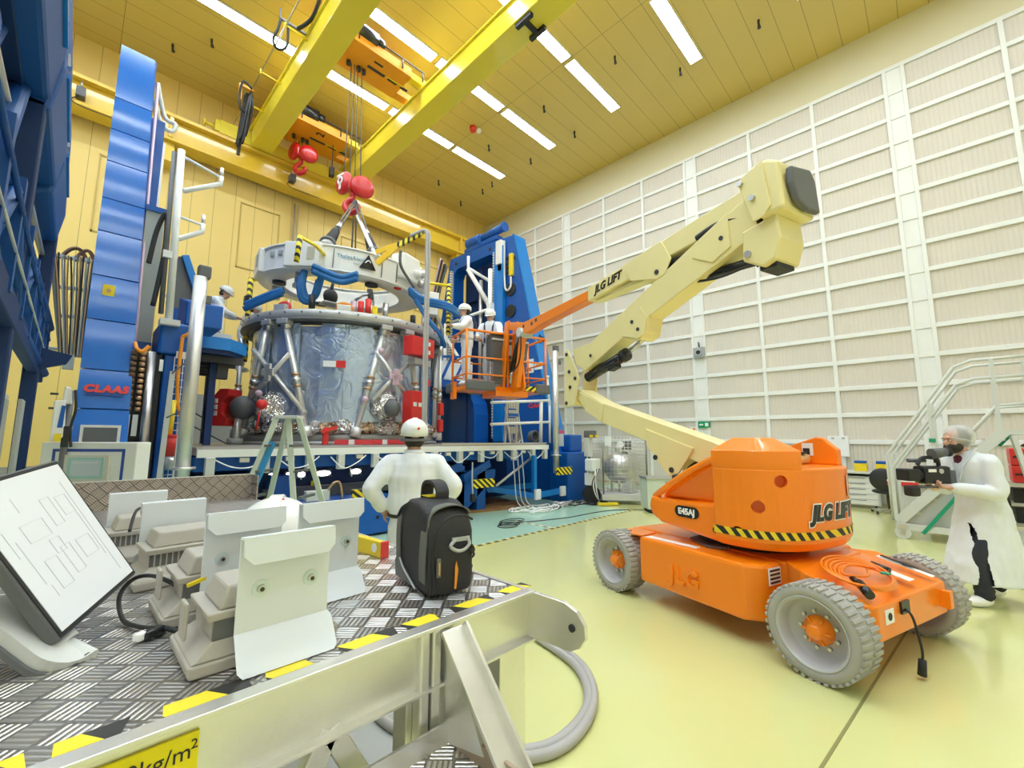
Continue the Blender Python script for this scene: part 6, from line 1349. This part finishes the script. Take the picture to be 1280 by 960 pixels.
q = MB().ribbon(bez([(.058, 1.415, 1.1335), (.03, 1.40, 1.139), (-.0, 1.42, 1.165), (-.04, 1.45, 1.205), (-.085, 1.48, 1.232), (-.15, 1.53, 1.225), (-.22, 1.6, 1.17), (-.26, 1.64, 1.135)], 8), .11, .024, (.55, .83, 0))
q.build('stand', M_lgrey, tab, bevel=.006)
q = MB().ribbon(bez([(.054, 1.41, 1.122), (.02, 1.395, 1.123), (-.01, 1.415, 1.148), (-.05, 1.445, 1.187), (-.09, 1.478, 1.212), (-.15, 1.53, 1.205), (-.215, 1.6, 1.15), (-.24, 1.64, 1.128)], 8), .105, .012, (.55, .83, 0)); q.build('stand_lining', M_dgrey, tab)
MB().beam(D+V((.0, .05, .0))-nn*.03, (A+D)/2-nn*.07, .05, .05).build('support_arm', M_dgrey, tab, bevel=.01)

# hose on the floor beyond the platform
hs = MB()
for k in range(2): hs.tube(bez([(2.75+.06*k, 2.42, .03), (2.62+.05*k, 1.95, .03), (2.36+.06*k, 1.66, .03), (2.05+.03*k, 1.56-.04*k, .03), (1.78, 1.62-.06*k, .03), (1.5, 1.95-.08*k, .03), (1.38+.04*k, 2.4, .03), (1.55, 2.85+.05*k, .03), (2.1, 3.0+.05*k, .03), (2.55, 2.85+.05*k, .03), (2.75, 2.45, .03)], 10), .028, 10)
solo(hs.build('floor_hose', M_hose), 'thick grey hose looped twice on the floor beyond the platform', 'hose')
bk2 = MB().tube(bez([(1.1, 1.1, T-.2), (1.16, 1.15, T-.27), (1.14, 1.28, T-.31), (1.1, 1.45, T-.32)]), .02, 10).build('black_pipe', M_black); solo(bk2, 'short black pipe under the right end of the platform', 'pipe'); bk2.parent = tb_; bk2.name = 'black_pipe'
for k_ in ('label', 'category'): del bk2[k_]
struct(MB().bx((-1.2, 1.15, .0), (1.5, 3.3, .006)).build('floor_mat', M_grey))
# control panel beyond the toe board
cp = thing('control_panel', 'white control panel with blue border and small screen behind the toe board', 'control panel', (.15, 6.45, 0))
pc0, pr, pu = V((.15, 6.46, 1.33)), V((.70, -.713, 0)), V((0, 0, 1)); Qp = Matrix((pr, pu, pr.cross(pu))).transposed().to_4x4(); Qp.translation = pc0
MB(Qp).bx((-.5, -.28, -.18), (.52, .22, 0)).build('case', M_white, cp, bevel=.01); MB(Qp).bx((-.2, -1.33, -.15), (.2, -.28, -.05)).build('pedestal', M_lgrey, cp, bevel=.01); MB(Qp).bx((-.4, -1.33, -.3), (.4, -1.28, .1)).build('foot', M_lgrey, cp)
for a, b in (((-.37, .12, 0), (.40, .15, .004)), ((-.37, -.28, 0), (-.34, .12, .004)), ((.37, -.28, 0), (.40, .12, .004))): MB(Qp).bx(a, b).build('blue_border', mat('border_blue', (.03, .07, .38), .5) if 'border_blue' not in bpy.data.materials else bpy.data.materials['border_blue'], cp)
MB(Qp).bx((-.22, -.2, .0), (.26, .09, .025)).build('screen_frame', mat('beige_plastic', (.66, .62, .54), .5), cp, bevel=.005); MB(Qp).bx((-.17, -.16, .025), (.21, .06, .03)).build('screen_surround', M_teal, cp); sc_ = MB(Qp).bx((-.13, -.13, .03), (.18, .035, .033)).build('screen', M_screen, cp)
for k in range(9): MB(Qp).bx((-.11+.03*k, -.0, .033), (-.09+.03*k, .015, .034)).build('display_text', M_ink, sc_)
# ---------------------------------------------------------------- dark blue gantry at the left edge
gt = thing('blue_gantry', 'dark blue steel gantry with lattice side looming at the left edge', 'gantry', (-.6, 6, 0))
for i, (y0, y1, dx) in enumerate(((2.2, 4.25, 0), (4.2, 5.6, .01), (5.5, 6.9, .005))):
    MB().prism([(-.44+.02*i, y0, 3.9-.07*i), (-.31+dx, y0, 3.92-.07*i), (-.265+dx, y0, 4.3-.1*i), (-.30+dx, y0, 5.0), (-.34+dx, y0, 5.1), (-.38+dx, y0, 5.7), (-.47, y0, 6.6), (-.62, y0, 8.5), (-1.6, y0, 8.5), (-1.6, y0, 3.9-.07*i)], (0, y1-y0, 0)).build('guard_panel', M_gblue, gt, bevel=.03)
    for y in (y0+.25, y1-.35):
        MB().box((-.27+dx, y, 4.42), (.02, .05, .1), Euler((0, R(-5), 0))).build('clamp', M_steel, gt)
    MB().beam((-.275+dx, y0+.2, 4.27), (-.275+dx, y1-.2, 4.27), .05, .03).build('edge_strip', M_blueb, gt)
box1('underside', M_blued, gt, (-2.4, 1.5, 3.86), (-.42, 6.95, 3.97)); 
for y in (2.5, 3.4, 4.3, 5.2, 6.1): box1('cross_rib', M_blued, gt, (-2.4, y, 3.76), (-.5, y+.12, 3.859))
MB().tube([(-.5, 1.5, 3.64), (-.40, 7.0, 3.62)], .026, 10).build('grey_conduit', M_galv, gt)
for y in (3, 4.2, 5.4, 6.5): MB().box((-.45, y, 3.74), (.05, .05, .2)).build('conduit_clip', M_galv, gt)
XT = -.31
for z, r_ in ((2.42, .05), (3.02, .045)): MB().tube([(XT-.1, 1.2, z), (XT, 8.2, z)], r_, 10).build('chord', M_gblue, gt)
MB().bx((XT-.08, 1.2, 2.3), (XT-.0, 8.2, 2.48)).build('lower_beam', M_blued, gt, bevel=.01)
ys = [2.2, 2.9, 3.6, 4.4, 5.2, 6.0, 6.8, 7.6, 8.2]
for i, y in enumerate(ys):
    MB().bx((XT-.06, y-.04, 2.4), (XT+.01, y+.04, 3.06)).build('upright', M_gblue, gt)
    if i < len(ys)-1:
        a, b = ((y, 2.45), (ys[i+1], 3.0)) if i % 2 else ((y, 3.0), (ys[i+1], 2.45)); MB().tube([(XT-.03, a[0], a[1]), (XT-.03, b[0], b[1])], .035, 8).build('diagonal', M_gblue, gt)
        MB().tube([(XT+.01, y, 2.62), (XT+.01, ys[i+1], 2.62)], .008, 6).build('hand_rail', M_lgrey, gt); MB().tube([(XT+.01, y, 2.86), (XT+.01, ys[i+1], 2.86)], .014, 6).build('hand_rail', M_gblue, gt)
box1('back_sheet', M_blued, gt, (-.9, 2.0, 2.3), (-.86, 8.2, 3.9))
for a, b in (((-.55, 2.6, 2.4), (-.50, 3.6, 4.0)), ((-.42, 3.0, 2.4), (-.45, 4.2, 4.0)), ((-.62, 2.2, 4.0), (-.35, 3.0, 2.4))): MB().tube([a, b], .06, 12).build('brace_pipe', M_gblue, gt)
for x0, x1, y in ((-.42, -.30, 6.9), (-1.6, -1.4, 6.9), (-.46, -.32, 4.2)): MB().bx((x0, y, 0), (x1, y+.16, 3.9)).build('column', M_blued, gt, bevel=.01)
MB().prism([(-.42, 6.9, 2.3), (-.1, 6.9, 2.42), (-.06, 6.9, 2.52), (-.42, 6.9, 2.6)], (0, .1, 0)).build('bracket', M_blued, gt)
cab = thing('grey_cabinet', 'tall pale grey cabinet under the blue gantry', 'cabinet', (-.45, 5.7, 0))
box1('case', M_lgrey, cab, (-.75, 5.5, 0), (-.42, 6.0, 1.98), .01); 
for i in range(4): box1('side_groove', M_grey, cab, (-.42, 5.55+.11*i, .05), (-.412, 5.63+.11*i, 1.93))
box1('open_door', M_grey, cab, (-.36, 5.98, 0), (-.33, 6.3, 1.95), .005)
# cable tray hanging on the yellow wall
tr_ = thing('cable_tray', 'dark ladder tray full of cables hanging beside the glossy tower', 'cable tray', (-.25, 12.3, 5.2))
TA, TB = (V((-.58, 12, 5.12)), V((.02, 12, 5.16))), (V((-.3, 12.3, 3.3)), V((.02, 12.3, 3.3)))
for a, b in zip(TA, TB): MB().beam(a, b, .03, .12, (0, 1, 0)).build('side_rail', M_dgrey, tr_)
for k in (0, .32, .62, .95):
    a, b = TA[0].lerp(TB[0], k), TA[1].lerp(TB[1], k); MB().beam(a, b, .1, .05, (0, 0, 1)).build('rung', M_grey, tr_)
for i in range(14):
    k = (i+.5)/14; a, b = TA[0].lerp(TA[1], k), TB[0].lerp(TB[1], k); MB().tube(bez([a+V((0, -.05, .1*random.random())), a.lerp(b, .4)+V((random.uniform(-.02, .02), -.06, 0)), b+V((0, -.05, -.1))]), .014+.008*random.random(), 6).build('cable', (M_dgrey, M_copper, M_black, M_hose)[i % 4], tr_)
for x0, x1 in ((-.45, -.05), (-.25, .06)): MB().tube(bez([(x0, 12, 5.1), ((x0*2+x1)/3, 12, 5.32), ((x0+2*x1)/3, 12, 5.34), (x1, 12, 5.1)]), .035).build('bent_cable', mat('brown_cable', (.12, .05, .03), .5) if 'brown_cable' not in bpy.data.materials else bpy.data.materials['brown_cable'], tr_)
MB().box((-.15, 12.3, 3.1), (.16, .14, .3)).build('end_clamp', M_grey, tr_); MB().tube([(-.75, 12.2, 3.35), (-.1, 12.3, 3.32)], .03).build('support_arm', M_grey, tr_)
hc = thing('hand_controller', 'pale hand controllers with blue label hanging left of the glossy tower', 'controller', (-.06, 6.5, 0))
MB().cyl((-.03, 6.62, 0), (-.03, 6.62, 2.1), .03).build('stand', M_dgrey, hc); MB().prism([(-.145, 6.5, 1.98), (-.06, 6.5, 1.99), (-.035, 6.5, 1.6), (-.14, 6.5, 1.55)], (0, .07, 0)).build('controller', M_white, hc, bevel=.012)
MB().prism([(-.08, 6.52, 2.14), (-.03, 6.52, 2.12), (-.01, 6.52, 1.95), (-.09, 6.52, 1.95)], (0, .07, 0)).build('upper_controller', M_white, hc, bevel=.012); MB().prism([(-.085, 6.495, 1.93), (-.055, 6.495, 1.93), (-.06, 6.495, 1.7), (-.1, 6.495, 1.7)], (0, .006, 0)).build('blue_label', M_blue, hc)
MB().box((-.085, 6.49, 1.6), (.05, .02, .08)).build('yellow_key', M_yel, hc); MB().bx((-.06, 6.5, 1.5), (.0, 6.56, 1.72)).build('black_handle', M_black, hc, bevel=.01)
for z in (2.05, 1.9): MB().box((-.15, 6.52, z), (.06, .03, .02)).build('clip', M_black, hc)
MB().tube(bez([(0, 6.5, 2.1), (.02, 6.5, 1.9), (.0, 6.52, 1.7), (.02, 6.5, 1.5)]), .012).build('lead', M_black, hc)
# open step ladder in front of the deck
al = thing('step_ladder', 'pale green open step ladder standing in front of the deck', 'ladder', (1.95, 6.2, 0))
rv = V((.70, -.713, 0)); fv = V((.713, .70, 0)); cL = V((1.98, 6.1, 0)); M_lad = mat('ladder_green', (.62, .68, .58), .4)
def lp(a, b, z): return cL+rv*a+fv*b+V((0, 0, z))
for a0, a1, b0, b1, m in ((-.09, -.62, -.25, -.3, M_lad), (.03, -.48, -.02, .35, M_lad), (.03, .42, -.05, -.3, M_lad), (.16, .66, .0, .3, M_lad)):
    MB().beam(lp(a0, b0*.3, 1.86), lp(a1, b1, 0), .03, .066, tuple(rv)).build('stile', m, al, bevel=.003)
for k in range(5):
    z = 1.5-.32*k; f_ = (1.86-z)/1.86
    MB().box(lp(-.03-.53*f_, -.02+.02*f_, z), (.05, .36, .03), Euler((0, 0, R(-46)))).build('tread', M_dgrey, al)
    MB().box(lp(.1+.44*f_, -.02, z), (.05, .36, .03), Euler((0, 0, R(-46)))).build('tread', M_dgrey, al)
MB().box(lp(.04, 0, 1.87), (.3, .2, .04), Euler((0, 0, R(-46)))).build('top_cap', M_lgrey, al, bevel=.008)
MB().beam(lp(-.1, -.10, 1.55), lp(-.25, -.17, 1.02), .032, .068, tuple(rv)).build('blue_sticker', mat('sticker_blue', (.04, .28, .6), .5), al); MB().beam(lp(-.26, -.175, 1.0), lp(-.33, -.2, .75), .032, .068, tuple(rv)).build('yellow_sticker', M_yel, al)

# ---------------------------------------------------------------- things along the white wall
XW_ = XW-.1
t = thing('loudspeaker', 'small grey round-faced loudspeaker on the white wall pillar', 'loudspeaker', (XW_, 5.3, 4.38)); MB().bx((XW_-.1, 5.12, 4.2), (XW_+.04, 5.48, 4.54)).build('case', M_grey, t, bevel=.02); MB().cyl((XW_-.13, 5.3, 4.37), (XW_-.1, 5.3, 4.37), .12, n=24).build('ring', M_steel, t); MB().cyl((XW_-.135, 5.3, 4.37), (XW_-.12, 5.3, 4.37), .07, n=20).build('cone', M_black, t); MB().tube([(XW_-.02, 5.3, 4.54), (XW_-.06, 5.3, 4.72)], .03).build('bracket', M_dgrey, t)
t = thing('exit_sign', 'small green exit sign on the white pillar above the boom', 'sign', (XW_, 5.28, 2.05)); MB().bx((XW_-.03, 5.1, 1.95), (XW_+.04, 5.46, 2.14)).build('plate', mat('exit_green', (.0, .34, .14), .4), t); MB().bx((XW_-.036, 5.14, 1.99), (XW_-.03, 5.24, 2.1)).build('white_figure', M_sign, t); MB().bx((XW_-.036, 5.3, 2.02), (XW_-.03, 5.42, 2.07)).build('white_arrow', M_sign, t)
t = thing('notice_sheet', 'white notice with orange mark on the pillar below the exit sign', 'sign', (XW_, 5.6, 1.8)); MB().bx((XW_-.02, 5.5, 1.7), (XW_+.04, 5.72, 1.98)).build('sheet', M_sign, t); MB().cyl((XW_-.026, 5.6, 1.9), (XW_-.02, 5.6, 1.9), .05).build('orange_mark', M_orange, t)
t = thing('notice_board', 'white board clipped to the wall behind the orange lift', 'board', (XW_, 1.88, 1.4)); MB().bx((XW_-.05, 1.66, 1.15), (XW_+.04, 2.1, 1.68)).build('sheet', M_sign, t, bevel=.004)
for y in (1.76, 1.98): MB().bx((XW_-.065, y-.03, 1.6), (XW_-.05, y+.03, 1.64)).build('clip', M_grey, t)
dk = thing('work_desk', 'long grey work desk against the white wall', 'desk', (13.4, .9, 0))
box1('top', M_lgrey, dk, (12.95, -.9, .80), (13.8, 3.6, .84), .006); box1('back_panel', M_grey, dk, (13.7, -.8, .35), (13.72, 3.5, .8))
for y in (.55, .72, 3.3, -.75): MB().bx((13.0, y-.025, 0), (13.05, y+.025, .8)).build('leg', M_dark, dk); MB().bx((12.95, y-.03, .02), (13.7, y+.03, .06)).build('foot', M_lgrey, dk); MB().cyl((13.0, y-.03, .04), (13.0, y+.03, .04), .045).build('castor', M_black, dk)
dr = thing('drawer_unit', 'pale drawer unit on castors under the desk', 'drawer unit', (13.2, 1.5, 0)); box1('case', M_lgrey, dr, (13.05, 1.05, .08), (13.6, 1.95, .74), .008)
for i in range(5): 
    d_ = box1('drawer', M_white, dr, (13.03, 1.09, .10+.125*i), (13.05, 1.91, .215+.125*i), .004); box1('handle', M_dgrey, d_, (13.015, 1.3, .19+.125*i), (13.03, 1.7, .20+.125*i))
for y in (1.15, 1.85): MB().cyl((13.1, y-.02, .04), (13.1, y+.02, .04), .04).build('castor', M_black, dr)
for i, (y, lb) in enumerate(((1.38, 'yellow waste box with blue lid at the left on the desk'), (.98, 'yellow waste box with blue lid at the right on the desk'))):
    t = thing('waste_box', lb, 'box', (13.3, y, .84), 0, 'yellow boxes on the desk'); MB().bx((13.2, y-.12, .842), (13.4, y+.12, 1.03)).build('body', M_yel, t, bevel=.01); MB().bx((13.19, y-.11, 1.03), (13.41, y+.11, 1.09)).build('lid', M_blue, t, bevel=.01)
t = thing('paper_stack', 'loose papers and a dark tool on the desk', 'papers', (13.3, 2.0, .84)); MB().box((13.25, 1.95, .85), (.3, .5, .015), Euler((0, 0, .2))).build('sheets', M_sign, t); MB().tube([(13.2, 2.1, .87), (13.25, 1.7, .88)], .02).build('tool', M_black, t)
ch = thing('office_chair', 'black swivel chair tucked under the desk behind the stairs', 'chair', (12.55, .88, 0)); MB().ball((12.3, .93, .74), .23, 18, 12, (.25, 1.0, 1.05)).build('backrest', M_black, ch); MB().ball((12.55, .88, .47), .28, 18, 10, (1, 1, .22)).build('seat', M_black, ch); MB().cyl((12.55, .88, .1), (12.55, .88, .45), .035).build('column', M_dark, ch)
for k in range(5):
    a = 2*PI*k/5; MB().beam((12.55, .88, .1), (12.55+.32*math.cos(a), .88+.32*math.sin(a), .06), .05, .03).build('base_arm', M_steel, ch); MB().cyl((12.55+.32*math.cos(a), .86+.32*math.sin(a), .035), (12.55+.32*math.cos(a), .90+.32*math.sin(a), .035), .033).build('castor', M_black, ch)
MB().tube([(12.3, .93, .5), (12.55, .88, .45)], .025).build('back_bar', M_dark, ch)
# mobile stairs
ms = thing('mobile_stairs', 'grey wheeled access stairs with handrails behind the camera operator', 'stairs', (9.9, 0, 0))
p0, dirn = V((9.62, .62, 0)), V((-.03, -1, 0)).normalized(); sd = V((1, -.05, 0))
def sp_(s, w, z): return p0+dirn*s+sd*w+V((0, 0, z))
for w in (0, .75):
    MB().beam(sp_(.05, w, .28), sp_(1.32, w, 1.72), .04, .14, (0, 0, 1)).build('stringer', M_lgrey, ms, bevel=.004)
    for lift_ in (0, -.28): MB().tube([sp_(-.02, w, .28), sp_(-.02, w, 1.32+lift_), sp_(.1, w, 1.52+lift_), sp_(.88, w, 2.72+lift_), sp_(1.08, w, 2.80+lift_), sp_(1.62, w, 2.80+lift_)], .024, 8).build('handrail', M_lgrey, ms)
    for s, za, zb in ((.55, .85, 2.2), (1.28, 1.72, 2.80), (1.62, 1.72, 2.82), (.02, .28, 1.36)): MB().beam(sp_(s, w, za), sp_(s, w, zb), .045, .045, tuple(sd)).build('rail_post', M_lgrey, ms)
    MB().tube([sp_(.3, w, .8), sp_(1.28, w, 2.1), sp_(1.62, w, 2.12)], .022).build('mid_rail', M_lgrey, ms)
    MB().beam(sp_(-.0, w, .2), sp_(1.75, w, .17), .05, .1, (0, 0, 1)).build('base_rail', M_lgrey, ms, bevel=.004)
    MB().beam(sp_(1.62, w, .2), sp_(1.4, w, 1.66), .05, .05, tuple(sd)).build('rear_leg', M_lgrey, ms); MB().beam(sp_(.32, w-.03, .12), sp_(.92, w-.03, .98), .03, .05, (0, 0, 1)).build('green_trim', M_green, ms)
    for s in (.08, 1.65): MB().cyl(sp_(s, w-.02, .1), sp_(s, w+.02, .1), .1, n=20).build('castor_wheel', M_lgrey, ms); MB().cyl(sp_(s, w-.03, .1), sp_(s, w+.03, .1), .035, n=12).build('castor_hub', M_steel, ms); MB().box(sp_(s, w, .2), (.07, .12, .08)).build('castor_fork', M_galv, ms)
for i in range(6): MB().box(sp_(.2+.2*i, .375, .42+.235*i), (.7, .2, .03)).build('tread', M_galv, ms)
MB().box(sp_(1.5, .375, 1.70), (.78, .5, .06)).build('landing', M_lgrey, ms); MB().prism([sp_(.1, .7, .2), sp_(.1, .7, .34), sp_(.95, .7, 1.25), sp_(1.3, .7, 1.25), sp_(.75, .7, .2)], sd*.02).build('side_sheet', M_lgrey, ms)
MB().prism([sp_(.1, .05, .24), sp_(.14, .05, .44), sp_(.75, .05, 1.1), sp_(1.05, .05, 1.1), sp_(.8, .05, .24)], sd*.02).build('side_sheet', mat('stair_sheet', (.5, .5, .49), .5), ms)
MB().beam(sp_(1.25, .76, 1.5), sp_(1.42, .76, 1.72), .05, .06, (0, 0, 1)).build('green_trim', M_green, ms); MB().box(sp_(.55, -.03, 1.58), (.02, .08, .06)).build('green_clamp', M_green, ms)
rb_ = thing('red_box', 'red and white box on a trolley behind the stairs', 'box', (11.2, .5, 0)); MB().bx((11.1, .2, .72), (11.3, .78, .80)).build('red_body', M_brightred, rb_); MB().bx((11.1, .2, .80), (11.3, .78, .825)).build('white_lid', M_sign, rb_); MB().bx((11.15, .25, 0), (11.25, .7, .72)).build('stand', M_lgrey, rb_)
# rack with red tool cases and blue crate at the right edge
rk_ = thing('tool_rack', 'black rack with metal shelves at the right edge', 'rack', (11.2, -1.1, 0))
for z in (.2, .52, .84): box1('shelf', M_galv, rk_, (10.9, -2.3, z), (11.5, -.72, z+.05))
for x, y in ((10.92, -.74), (11.48, -.74), (10.92, -2.28), (11.48, -2.28)): box1('post', M_dark, rk_, (x-.02, y-.02, 0), (x+.02, y+.02, .9))
for z in (.57, .25): box1('black_case', M_black, rk_, (10.95, -2.2, z), (11.45, -.8, z+.22))
for i, (z, lb) in enumerate(((.895, 'lower red tool case with yellow label on the rack'), (1.18, 'upper red tool case with black straps on the rack'))):
    t = thing('tool_case', lb, 'tool case', (11.2, -1.5, z), 0, 'red tool cases on the rack'); MB().bx((10.95, -2.2, z), (11.45, -.82, z+.275)).build('case', M_red, t, bevel=.02); MB().bx((10.94, -1.2, z), (11.46, -1.15, z+.28)).build('strap', M_black, t); MB().bx((10.93, -2.2, z+.12), (10.95, -.85, z+.15)).build('seam', M_black, t)
    if i == 0: MB().bx((10.935, -1.55, z+.12), (10.948, -1.2, z+.24)).build('yellow_label', M_yel, t)
t = thing('black_bag', 'black bag lying on top of the red tool cases', 'bag', (11.2, -1.3, 1.46)); b_ = MB().ball((11.2, -1.4, 1.5), .2, 14, 8, (1, 2.2, .35)); b_.build('bag', M_black, t)
t = thing('blue_crate', 'blue plastic crate on the floor at the right edge', 'crate', (9.1, -1.15, 0)); MB().prism([(8.95, -.9, .0), (9.5, -.9, 0), (9.55, -.85, .3), (8.9, -.85, .3)], (0, -.5, 0)).build('body', mat('crate_blue', (.01, .25, .62), .4), t, bevel=.015); MB().bx((8.87, -1.4, .28), (9.58, -.83, .32)).build('rim', mat('crate_rim', (.01, .2, .55), .4), t, bevel=.01)
# vacuum vessel in its mesh cage
cg = thing('mesh_cage', 'wire mesh guard standing around the silver vessel', 'guard', (9.4, 5.6, 0))
def mesh_panel(a, b, z0, z1, n):
    a, b = V(a)+V((.3, 0, 0)), V(b)+V((.3, 0, 0))
    for p_ in (a, b): MB().tube([p_+V((0, 0, z0-.12)), p_+V((0, 0, z1))], .02, 6).build('post', M_galv, cg)
    q = MB()
    for i in range(n+1): p_ = a.lerp(b, i/n); q.tube([p_+V((0, 0, z0)), p_+V((0, 0, z1))], .006, 4)
    m_ = int((z1-z0)/.09)
    for i in range(m_+1): q.tube([a+V((0, 0, z0+.09*i)), b+V((0, 0, z0+.09*i))], .006, 4)
    q.build('wire_mesh', M_galv, cg)
mesh_panel((9.05, 6.0, 0), (9.75, 5.2, 0), .3, 1.66, 12); mesh_panel((9.05, 6.0, 0), (10.0, 7.0, 0), .3, 1.66, 14); mesh_panel((9.75, 5.2, 0), (10.6, 6.1, 0), .3, 1.66, 14)
MB().prism([(9.28, 6.0, .1), (10.05, 5.08, .1), (11.0, 6.1, .1), (10.3, 7.1, .1)], (0, 0, .14)).build('base', M_lgrey, cg); box1('white_sign', M_sign, cg, (9.36, 5.84, 1.42), (9.5, 5.95, 1.66))
vs_ = thing('pressure_vessel', 'round silver pressure vessel with gauge inside the mesh cage', 'vessel', (10.25, 6.05, 0)); MB().ball((10.2, 6.05, .85), .42, 28, 18, (1, 1, .98)).build('tank', M_steel, vs_)
MB().cyl((10.2, 6.05, 1.24), (10.2, 6.05, 1.42), .1).build('neck', M_galv, vs_); MB().cyl((10.12, 5.96, 1.45), (10.07, 5.91, 1.45), .08, n=20).build('gauge', M_sign, vs_); MB().box((10.32, 5.9, 1.42), (.2, .2, .22)).build('valve_box', M_dgrey, vs_)
for dx, dy in ((-.2, -.1), (.2, -.1), (0, .25)): MB().cyl((10.2+dx, 6.05+dy, .24), (10.2+dx, 6.05+dy, .6), .03).build('leg', M_galv, vs_)
MB().tube(bez([(10.28, 5.95, 1.25), (10.45, 5.95, 1.2), (10.5, 5.95, .95)]), .02).build('hose', M_black, vs_); MB().bx((9.9, 5.6, .26), (10.12, 5.8, .5)).build('junction_box', M_lgrey, vs_)
gb = thing('grey_cabinet', 'low pale green cabinet between the cage and the orange lift', 'cabinet', (9.3, 4.5, 0)); X = Matrix.Translation((9.42, 4.42, 0)) @ Matrix.Rotation(R(-46), 4, 'Z'); MB(X).bx((-.5, -.25, .08), (.5, .3, .72)).build('case', mat('pale_green', (.6, .68, .6), .4), gb, bevel=.01); MB(X).bx((-.52, -.27, .72), (.52, .32, .76)).build('top', M_steel, gb); MB(X).bx((-.1, -.265, .6), (.2, -.25, .66)).build('handle', M_dgrey, gb)
for dx in (-.4, .4): MB(X).bx((dx-.05, -.2, 0), (dx+.05, .2, .08)).build('foot', M_dark, gb)
pm = thing('pump_cart', 'cream pump unit with cables beside the foot of the far tower', 'pump', (9.35, 6.3, 0))
MB().cyl((9.2, 6.25, .22), (9.3, 6.35, .22), .22, n=24).build('motor', M_black, pm); MB().bx((9.1, 6.2, .45), (9.3, 6.4, .75)).build('valve_block', M_white, pm, bevel=.02); MB().bx((9.05, 6.1, .8), (9.4, 6.35, 1.1)).build('valve_block', M_white, pm, bevel=.03); MB().cyl((9.2, 6.25, .7), (9.2, 6.25, .85), .06).build('pipe', M_steel, pm)
MB().bx((9.1, 6.25, 1.15), (9.28, 6.4, 1.62)).build('control_box', M_lgrey, pm, bevel=.02); MB().bx((9.1, 6.2, 1.62), (9.4, 6.4, 1.8)).build('top_unit', M_dgrey, pm, bevel=.02)
MB().tube([(9.2, 6.3, .75), (9.2, 6.32, 1.62)], .03).build('stand_post', M_dgrey, pm)
for x in (9.12, 9.36): MB().box((x, 6.18, 1.66), (.09, .04, .06)).build('yellow_label', M_yel, pm)
MB().bx((8.95, 6.05, 0), (9.6, 6.55, .04)).build('base', M_dark, pm)
for i in range(4): MB().tube(bez([(9.15+.06*i, 6.1, .85), (9.0-.05*i, 6.0, .5), (9.1, 5.95, .05+.01*i), (9.4+.1*i, 5.8, .02)]), .016).build('cable', (M_sign, M_black)[i % 2], pm)
MB().box((9.2, 5.8, .045), (.5, .12, .05), Euler((0, 0, -.6))).build('yellow_rail', M_yel, pm)
cw_ = thing('equipment_cart', 'dark shelf cart between the far tower and the mesh cage', 'cart', (10.0, 7.2, 0))
for x, y in ((9.7, 7.2), (10.3, 7.2), (9.7, 7.9), (10.3, 7.9)): MB().tube([(x, y, 0), (x, y, 1.5)], .02).build('post', M_lgrey, cw_)
for z in (.1, .62, .98): box1('shelf', M_lgrey, cw_, (9.68, 7.18, z), (10.32, 7.92, z+.03))
MB().bx((9.75, 7.25, .13), (10.25, 7.85, .55)).build('dark_load', M_dark, cw_, bevel=.03); MB().ball((10.0, 7.5, 1.28), .3, 14, 9, (.9, 1, .95)).build('coiled_load', M_black, cw_); MB().box((10.0, 7.45, .76), (.4, .3, .22)).build('blue_load', M_blued, cw_, bevel=.02)
# ---------------------------------------------------------------- camera and exposure
cd = bpy.data.cameras.new('camera'); co = bpy.data.objects.new('camera', cd); C.objects.link(co)
yaw, pit, rol, F = R(45.522), R(7.187), R(.118), 538.888
f_ = V((math.sin(yaw)*math.cos(pit), math.cos(yaw)*math.cos(pit), math.sin(pit)))
r_ = V((math.cos(yaw), -math.sin(yaw), 0)); u_ = r_.cross(f_)
r2 = r_*math.cos(rol)+u_*math.sin(rol); u2 = u_*math.cos(rol)-r_*math.sin(rol)
mm = Matrix((r2, u2, -f_)).transposed().to_4x4(); mm.translation = (0, 0, 1.6)
co.matrix_world = mm
cd.sensor_fit = 'HORIZONTAL'; cd.sensor_width = 36; cd.lens = F/1280*36; cd.clip_start = .05; cd.clip_end = 80
sc = bpy.context.scene; sc.camera = co
w = bpy.data.worlds.new('hall_air'); sc.world = w; w.use_nodes = True
w.node_tree.nodes['Background'].inputs[0].default_value = (1, .97, .9, 1); w.node_tree.nodes['Background'].inputs[1].default_value = .3
vs = sc.view_settings; vs.view_transform = 'Standard'; vs.look = 'None'; vs.exposure = EXPO; vs.gamma = 1; vs.use_curve_mapping = False
sc.cycles.use_denoising = True
sc.cycles.max_bounces = 8; sc.cycles.diffuse_bounces = 5; sc.cycles.glossy_bounces = 4
sc.cycles.sample_clamp_indirect = 6
